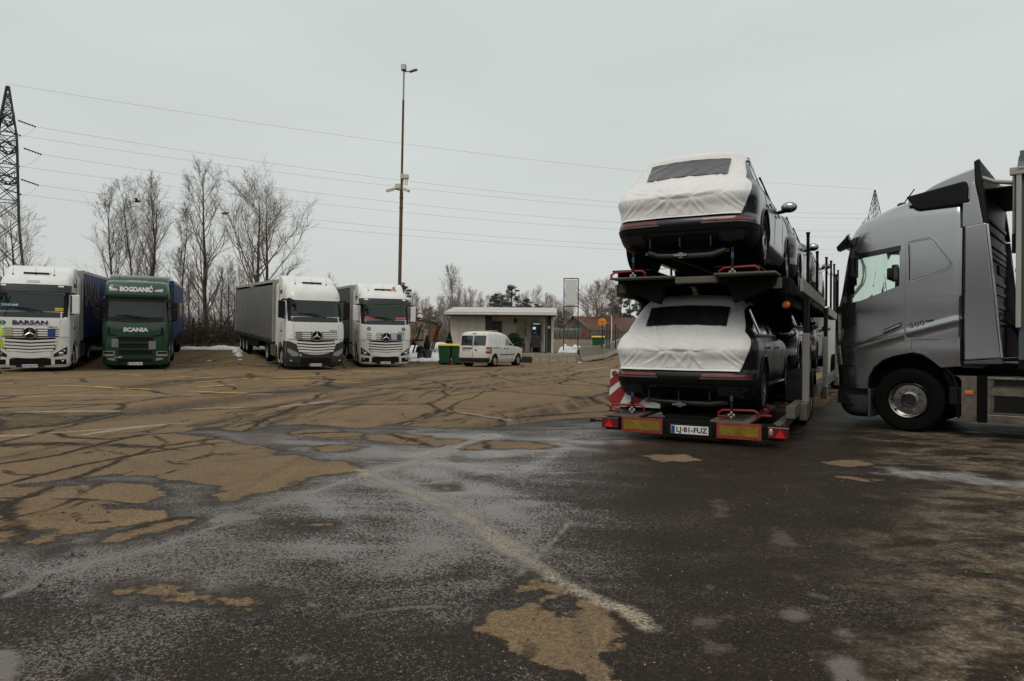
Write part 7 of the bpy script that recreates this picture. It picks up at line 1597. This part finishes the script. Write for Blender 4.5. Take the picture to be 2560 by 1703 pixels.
def thicket(name, label, line, n, h0, h1, depth, seed, m=BR, leaves=0, lm=LV, ls=.09):
    rnd = random.Random(seed); mb = MB(); lv = MB()
    for i in range(n):
        t = rnd.random(); j = min(int(t*(len(line)-1)), len(line)-2); f = t*(len(line)-1)-j; x = line[j][0]+(line[j+1][0]-line[j][0])*f; y = line[j][1]+(line[j+1][1]-line[j][1])*f+rnd.random()*depth
        z = gz(x, y); h = rnd.uniform(h0, h1)*(.6+.4*mn.noise((x*.35, y*.2, seed))+.25); lx, ly = rnd.gauss(0,.28), rnd.gauss(0,.28)
        p = [Vector((x, y, z)), Vector((x+lx*h*.4, y+ly*h*.4, z+h*.6)), Vector((x+lx*h*1.1, y+ly*h, z+h))]; r_ = rnd.uniform(.006,.014); mb.tube(p, [r_, r_*.8, r_*.4], 3, caps=False)
        for k in range(3): q = p[0].lerp(p[1], rnd.random()) if k else p[1]; mb.tube([q, q+Vector((rnd.gauss(0,.3)*h*.5, rnd.gauss(0,.3)*h*.5, rnd.uniform(.1,.4)*h))], [r_*.6, r_*.3], 3, caps=False)
    for i in range(leaves):
        t = rnd.random(); j = min(int(t*(len(line)-1)), len(line)-2); f = t*(len(line)-1)-j; x = line[j][0]+(line[j+1][0]-line[j][0])*f; y = line[j][1]+(line[j+1][1]-line[j][1])*f+rnd.random()*depth
        h = h1*.75*rnd.random()**1.3*(.75+.5*mn.noise((x*.5, y*.3, seed))); p = Vector((x, y, gz(x, y)+h)); d = Vector((rnd.gauss(0,1), rnd.gauss(0,1), rnd.gauss(0,1))).normalized(); e_ = d.orthogonal().normalized()*ls*rnd.uniform(.5,1.3); d = d*ls*rnd.uniform(.5,1.3)
        lv.add([p-e_, p+d, p+e_, p-d], [(0,1,2,3)])
    t = thing(name, None, None); t['kind'] = 'stuff'; t['label'] = label
    o = mb.build('stems', m, t, fix=False); o['kind'] = 'stuff'
    if leaves: o = lv.build('leaves', lm, t, fix=False); o['kind'] = 'stuff'
BL = [(-40,36.5),(-24,43.5),(-17,46.8),(-10,50.5)]
thicket('undergrowth', 'tangled brown undergrowth behind the wire fence', BL, 4200, 1.0, 2.9, 7, 1, leaves=11000, ls=.07)
GRN = mat('fresh_green', (.05,.13,.012), .7, var=.4, vs=3)
thicket('green_shrub', 'patch of bright green shrub in the brown undergrowth', [(U(545,850,50).x,50),(U(572,850,50).x,51)], 60, .7, 1.6, .8, 8, leaves=900, lm=GRN, ls=.07); thicket('green_shrub', 'bright green shrub beside the grey trailer', [(U(592,850,49).x,49),(U(606,850,49).x,49.5)], 60, .8, 1.7, .8, 9, leaves=900, lm=GRN, ls=.07)
DG = mat('dry_grass', (.17,.115,.05), .9, var=.4, vs=1)
thicket('dry_grass', 'fringe of dry grass along the fence', [(-38,35.6),(-9.6,49.6)], 3500, .15, .5, 1.0, 4, m=DG)
thicket('scrub', 'brown scrub beyond the kiosk', [(-13,58),(0,60),(12,62),(20,64)], 4200, .8, 2.6, 9, 6, m=mat('scrub_brown', (.14,.10,.08), .9, var=.3), leaves=6000, lm=mat('scrub_leaf', (.17,.12,.085), .9, var=.4), ls=.08)
# far wood behind the kiosk
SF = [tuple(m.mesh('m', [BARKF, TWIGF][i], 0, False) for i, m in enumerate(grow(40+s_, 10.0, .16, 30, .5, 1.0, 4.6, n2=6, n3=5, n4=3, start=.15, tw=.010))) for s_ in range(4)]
rnd = random.Random(9); GF = 'bare trees of the wood behind the kiosk'
spots = [(1131,82,.88)]+[(px, rnd.uniform(74, 100), rnd.uniform(.42, .60)) for px in range(1022, 1240, 9)]+[(px, rnd.uniform(80, 104), rnd.uniform(.45, .66)) for px in range(1240, 1420, 11)]+[(px, rnd.uniform(95, 120), rnd.uniform(.40, .6)) for px in range(1410, 1560, 16)]
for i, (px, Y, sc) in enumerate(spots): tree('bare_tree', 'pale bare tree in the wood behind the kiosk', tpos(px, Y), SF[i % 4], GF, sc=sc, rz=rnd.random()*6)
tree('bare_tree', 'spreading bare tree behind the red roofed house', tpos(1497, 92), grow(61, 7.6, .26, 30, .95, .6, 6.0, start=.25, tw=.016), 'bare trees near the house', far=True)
def pine(seed, H, n, sp, base=.35):
    rnd = random.Random(seed); st, cr = MB(), MB(); st.tube([(0,0,-.3),(rnd.gauss(0,.15),0,H*.5),(rnd.gauss(0,.25),0,H*.95)], [.22,.16,.05], 7)
    for i in range(n):
        f = base+(1-base)*(i+rnd.random())/n; a = rnd.random()*6.28; rr = sp*(1.15-f)*rnd.uniform(.3,1.0)+.25; c = (math.cos(a)*rr, math.sin(a)*rr, H*f)
        st.tube([(0,0,H*f-.5), c], [.05,.02], 4, caps=False); s_ = rnd.uniform(.5,1.0)*(1.1-.5*f); leafball(cr, rnd, c, s_*1.15, s_*1.15, s_*.55, int(300*s_), .15)
    return tuple(m.mesh('m', [BARK, NEED2][i], 0, False) for i, m in enumerate((st, cr)))
PN = [pine(70+s_, 10, 34, 3.2, (.35,.25,.45)[s_]) for s_ in range(3)]
PNB = []
for st, cr in PN: c = cr.copy(); c.materials.clear(); c.materials.append(NEED3); PNB.append((st, c))
for i, (px, Y, sc, br) in enumerate(((1236,78,.58,0),(1256,74,.54,0),(1280,76,.66,0),(1070,84,.48,1),(1090,88,.44,1),(1318,80,.54,1),(1345,84,.5,1),(1372,86,.48,0),(1395,82,.40,0),(1215,84,.42,1),(1005,66,.62,0),(1530,98,.80,0),(1552,96,.76,0),(1575,100,.70,0),(1600,98,.72,0),(1416,92,.46,0),(1300,88,.5,1),(1020,80,.5,1))):
    labs = 'dark green pine in the wood behind the kiosk' if not br else 'brownish pine in the wood behind the kiosk'
    ORD = ('leftmost', 'second from the left', 'third from the left', 'fourth from the left', 'fifth from the left', 'sixth from the left', 'seventh from the left')
    row = [1236, 1256, 1280, 1372, 1395, 1416] if not br and px < 1500 else [1020, 1070, 1090, 1215, 1300, 1318, 1345] if br else [1530, 1552, 1575, 1600]
    if px in row: labs = (('brownish' if br else 'dark green')+' pine '+('behind the red roofed house, ' if px > 1500 else 'in the wood behind the kiosk, ')+ORD[row.index(px)])
    if px == 1005: labs = 'dark pine showing above the lorry with the beacon'
    tree('pine_tree', labs, tpos(px, Y), (PN if not br else PNB)[i % 3], 'pine trees' if px <= 1500 else 'pines behind the house', sc=sc, rz=rnd.random()*6)
# distant wood edge closing the horizon
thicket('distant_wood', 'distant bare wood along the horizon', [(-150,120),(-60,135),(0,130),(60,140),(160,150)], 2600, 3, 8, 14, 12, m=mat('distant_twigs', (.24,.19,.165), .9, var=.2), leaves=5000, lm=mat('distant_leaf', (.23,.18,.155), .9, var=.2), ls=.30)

# invented unseen wood behind the camera, added to darken reflections in glass and paint
def belt():
    rnd = random.Random(77); lv = MB(); st = MB(); line = [(-75,32),(-56,-16),(-26,-44),(20,-52),(56,-34),(85,30)]
    for i in range(20000):
        t = rnd.random()*(len(line)-1); j = min(int(t), len(line)-2); f = t-j; x = line[j][0]+(line[j+1][0]-line[j][0])*f+rnd.uniform(-4,4); y = line[j][1]+(line[j+1][1]-line[j][1])*f+rnd.uniform(-4,4)
        h = (11.5+4.5*mn.noise((x*.12, y*.12, 3)))*rnd.random()**.7; p = Vector((x, y, h)); d = Vector((rnd.gauss(0,1), rnd.gauss(0,1), rnd.gauss(0,1))).normalized(); e_ = d.orthogonal().normalized()*rnd.uniform(.15,.6); d = d*rnd.uniform(.15,.6); lv.add([p-e_, p+d, p+e_, p-d], [(0,1,2,3)])
        if i % 60 == 0: st.tube([(x, y, -.2), (x+rnd.gauss(0,.3), y+rnd.gauss(0,.3), 12)], [.16,.04], 5, caps=False)
    t = thing('added_tree_belt', None, None); t['kind'] = 'stuff'; t['label'] = 'unseen belt of dark wood added behind the camera for reflections'
    for o in (lv.build('foliage', mat('added_belt_leaves', (.045,.038,.028), .9, var=.4), t, fix=False), st.build('stems', BARK, t, fix=False)): o['kind'] = 'stuff'
belt()

# ================================================================== snow, person, birds
SNOW, nt_, b = base_mat('old_snow'); L = nt_.links.new; POS = N(nt_, 'NewGeometry').outputs['Position']
_a = noise(1.2, 6, .65); _b = noise(9, 6, .7); L(mixc(mrange(_a, .48, .72, 0, .8), mixc(mrange(_b, .5, .75, 0, .5), (.74,.75,.77), (.5,.47,.43)), (.40,.32,.24)), b.inputs['Base Color']); b.inputs['Roughness'].default_value = .7; b.inputs['Subsurface Weight'].default_value = .1
_bp = N(nt_, 'Bump'); _bp.inputs['Distance'].default_value = .05; L(_b, _bp.inputs['Height']); L(_bp.outputs[0], b.inputs['Normal'])
def snow(label, outline, h, seed, res=34):
    """low heap of old snow with a ragged edge; outline in ground metres"""
    P = np.array(outline); x0, y0 = P.min(0); x1, y1 = P.max(0); gx, gy = np.meshgrid(np.linspace(x0-.3, x1+.3, res*2), np.linspace(y0-.3, y1+.3, res)); d = sdf_poly(P, gx, gy); mb = MB(); rows = []
    for j in range(gx.shape[0]):
        row = []
        for i in range(gx.shape[1]):
            x, y = gx[j, i], gy[j, i]; dd = d[j, i]+.35*mn.noise((x*1.3, y*1.3, seed))+.2*mn.noise((x*4, y*4, seed)); f = sstep(-.05, .7, dd)
            row.append((x, y, gz(x, y)-.06+f*(h+.06)*(.75+.4*mn.noise((x*2, y*2, seed+2)))))
        rows.append(row)
    mb.grid(rows); o = mb.build('snow_heap', SNOW, smooth=80, fix=False); o['kind'] = 'stuff'; o['label'] = label; return o
def sp(px, Y): return (U(px, 850, Y).x, Y)
snow('old snow on the verge left of the kiosk', [sp(1014,38.7), sp(1060,38.75), sp(1096,38.7), sp(1130,39.2), sp(1132,55), sp(1004,55)], .20, 1, 60)
snow('strip of snow along the back of the lot', [(-24.5,41.6),(-18,44.6),(-12.5,47.4),(-12.8,45.4),(-18.2,42.7),(-24.5,40.0)], .26, 2, 50)
snow('tongue of snow beside the grey trailer', [sp(575,43.6), sp(600,44.6), sp(612,42), sp(608,38.5), sp(603,34.6), sp(594,35.5), sp(584,39.5)], .40, 3)
snow('thin snow smear between the lorries', [sp(452,38.3), sp(470,38.6), sp(480,36.5), sp(472,35.4), sp(455,35.5)], .10, 4)
snow('thin snow strip between the lorries', [sp(505,35.0), sp(545,35.4), sp(545,33.8), sp(510,33.6)], .10, 5)
snow('snow on the bank right of the kiosk', [sp(1384,47.3), sp(1440,47.3), sp(1470,52), sp(1470,55.8), sp(1390,55.8)], .80, 6)
snow('snow behind the concrete barriers', [sp(1465,57.5), sp(1560,57.5), sp(1570,64), sp(1470,64)], .18, 7)
snow('small lump of snow at the foot of the barrier', [(sp(1441,44.4)[0],43.9),(sp(1455,44.4)[0],43.9),(sp(1455,44.4)[0],44.8),(sp(1441,44.4)[0],44.8)], .28, 8, 20)
# person in a hi-vis jacket at the left edge
def person():
    p = U(-13, 930, 24.0); t = thing('person', 'person in a yellow hi-vis jacket at the left edge', 'person', (p.x, 24.0, 0), R(70))
    t.scale = (1.06,)*3
    V = {'hip':(0,0,.95),'waist':(0,0,1.12),'chest':(0,0,1.36),'neck':(0,0,1.52),'head':(.01,0,1.62),'top':(.01,0,1.74),'ls':(0,.19,1.45),'le':(.02,.27,1.17),'lw':(.10,.26,.92),'lh':(.13,.25,.83),'rs':(0,-.19,1.45),'re':(-.02,-.27,1.17),'rw':(.06,-.28,.92),'rh':(.09,-.28,.83),'lp':(0,.10,.90),'lk':(.03,.11,.50),'la':(0,.11,.09),'lt':(.16,.12,.04),'rp':(0,-.10,.90),'rk':(.02,-.11,.50),'ra':(-.02,-.11,.09),'rt':(.14,-.13,.04)}
    E_ = [('hip','waist'),('waist','chest'),('chest','neck'),('neck','head'),('head','top'),('chest','ls'),('ls','le'),('le','lw'),('lw','lh'),('chest','rs'),('rs','re'),('re','rw'),('rw','rh'),('hip','lp'),('lp','lk'),('lk','la'),('la','lt'),('hip','rp'),('rp','rk'),('rk','ra'),('ra','rt')]
    RAD = dict(hip=.15,waist=.15,chest=.17,neck=.065,head=.09,top=.075,ls=.085,le=.062,lw=.045,lh=.04,rs=.085,re=.062,rw=.045,rh=.04,lp=.10,lk=.075,la=.055,lt=.045,rp=.10,rk=.075,ra=.055,rt=.045)
    ks = list(V); me = bpy.data.meshes.new('body'); me.from_pydata([V[k] for k in ks], [(ks.index(a), ks.index(b_)) for a, b_ in E_], [])
    o = bpy.data.objects.new('body', me); COL.objects.link(o); m = o.modifiers.new('s', 'SKIN'); sv = me.skin_vertices[0].data
    for i, k_ in enumerate(ks): sv[i].radius = (RAD[k_], RAD[k_]*(1.15 if k_ in ('chest','waist','hip') else 1))
    sv[0].use_root = True; m2 = o.modifiers.new('d', 'SUBSURF'); m2.levels = m2.render_levels = 2
    dg = bpy.context.evaluated_depsgraph_get(); dg.update(); em = bpy.data.meshes.new_from_object(o.evaluated_get(dg)); bpy.data.objects.remove(o)
    HV = mat('hi_vis', (.55,.72,.02), .7, var=.08); TRO = mat('dark_trousers', (.012,.014,.022), .8, var=.2); SK = mat('skin', (.42,.26,.19), .6); SHO = mat('brown_shoes', (.06,.025,.018), .7); RF = mat('reflective_band', (.45,.46,.46), .35)
    em.materials.clear(); [em.materials.append(x) for x in (HV, TRO, SK, SHO, RF)]
    for f in em.polygons:
        c_ = f.center; arm = abs(c_.y) > .205 and c_.z > .78
        f.material_index = 3 if c_.z < .11 else (2 if c_.z > 1.525 or (arm and c_.z < .90) else (1 if c_.z < .93 and not arm else (4 if (1.08 < c_.z < 1.13 or 1.22 < c_.z < 1.27) else 0)))
    em.shade_smooth(); link('body', em, t)
    MB().ball((-.01,0,1.70), .105, .09, .09, 14, 9).build('cap', TRO, t, smooth=60)
person()
def bird(px, py, Y, lab, fly):
    p = U(px, py, Y); t = thing('crow', lab, 'bird', p, R(20), 'crows in the trees'); m = BLACKM
    mb = MB().ball((0,0,0), .19, .08, .09, 12, 8); mb.ball((.2,0,.07), .07,.05,.055, 10, 7); mb.add([(.26,-.015,.07),(.26,.015,.07),(.36,0,.055)], [(0,1,2)]); mb.add([(-.15,-.05,0),(-.15,.05,0),(-.4,.06,-.04),(-.4,-.06,-.04)], [(0,1,2,3)]); mb.build('bird_body', m, t, smooth=60)
    for s_ in (-1, 1):
        if fly: MB().add([(.1,s_*.05,.04),(-.1,s_*.05,.04),(-.12,s_*.4,.18),(.04,s_*.42,.2),(-.14,s_*.72,.1)], [(0,1,2,3),(3,2,4)]).build('wing', m, t)
        else: MB().ball((-.05,s_*.07,0), .2,.03,.07, 10, 7).build('wing', m, t, smooth=60)
bird(343, 504, 52, 'crow gliding in front of the two stemmed tree', True); bird(563, 534, 51, 'crow perched on the broad bare tree', False)
# a stray green leaf on the grimy asphalt
p = G(2469, 1435); o = MB().add([(-.02,0,.006),(0,.012,.010),(.025,0,.008),(0,-.012,.008)], [(0,1,2,3)]).add([(-.005,.01,.007),(.01,.025,.012),(.02,.012,.01)], [(0,1,2)]).build('leaf', GRN); o.location = (p.x, p.y, 0); tag(o, 'small green leaf lying on the grimy asphalt', 'leaf')

# loose grit on the near asphalt
def grit(name, label, n, m, s0, s1, seed):
    rnd = random.Random(seed); mb = MB()
    for i in range(n):
        y = 2.2+9.5*rnd.random()**1.5; x = rnd.uniform(-.85, .85)*y; s_ = rnd.uniform(s0, s1)*(1 if rnd.random() < .93 else 1.7); a = rnd.random()*6.28
        P = [(math.cos(a+k*1.571)*s_*rnd.uniform(.6,1.1), math.sin(a+k*1.571)*s_*rnd.uniform(.6,1.1), s_*.15) for k in range(4)]
        mb.add([(x+p[0], y+p[1], p[2]) for p in P]+[(x+rnd.gauss(0,.2)*s_, y, s_*rnd.uniform(.6,1.0)), (x, y, -.002)], [(0,1,4),(1,2,4),(2,3,4),(3,0,4),(1,0,5),(2,1,5),(3,2,5),(0,3,5)])
    o = mb.build(name, m, fix=False); o['kind'] = 'stuff'; o['label'] = label
grit('grit', 'pale grit scattered over the near asphalt', 900, mat('grit_pale', (.30,.23,.15), .8, var=.4, vs=40), .003, .007, 3)
grit('dark_grit', 'dark stones scattered over the near asphalt', 1100, mat('grit_dark', (.012,.010,.008), .7, var=.4, vs=40), .004, .010, 4)
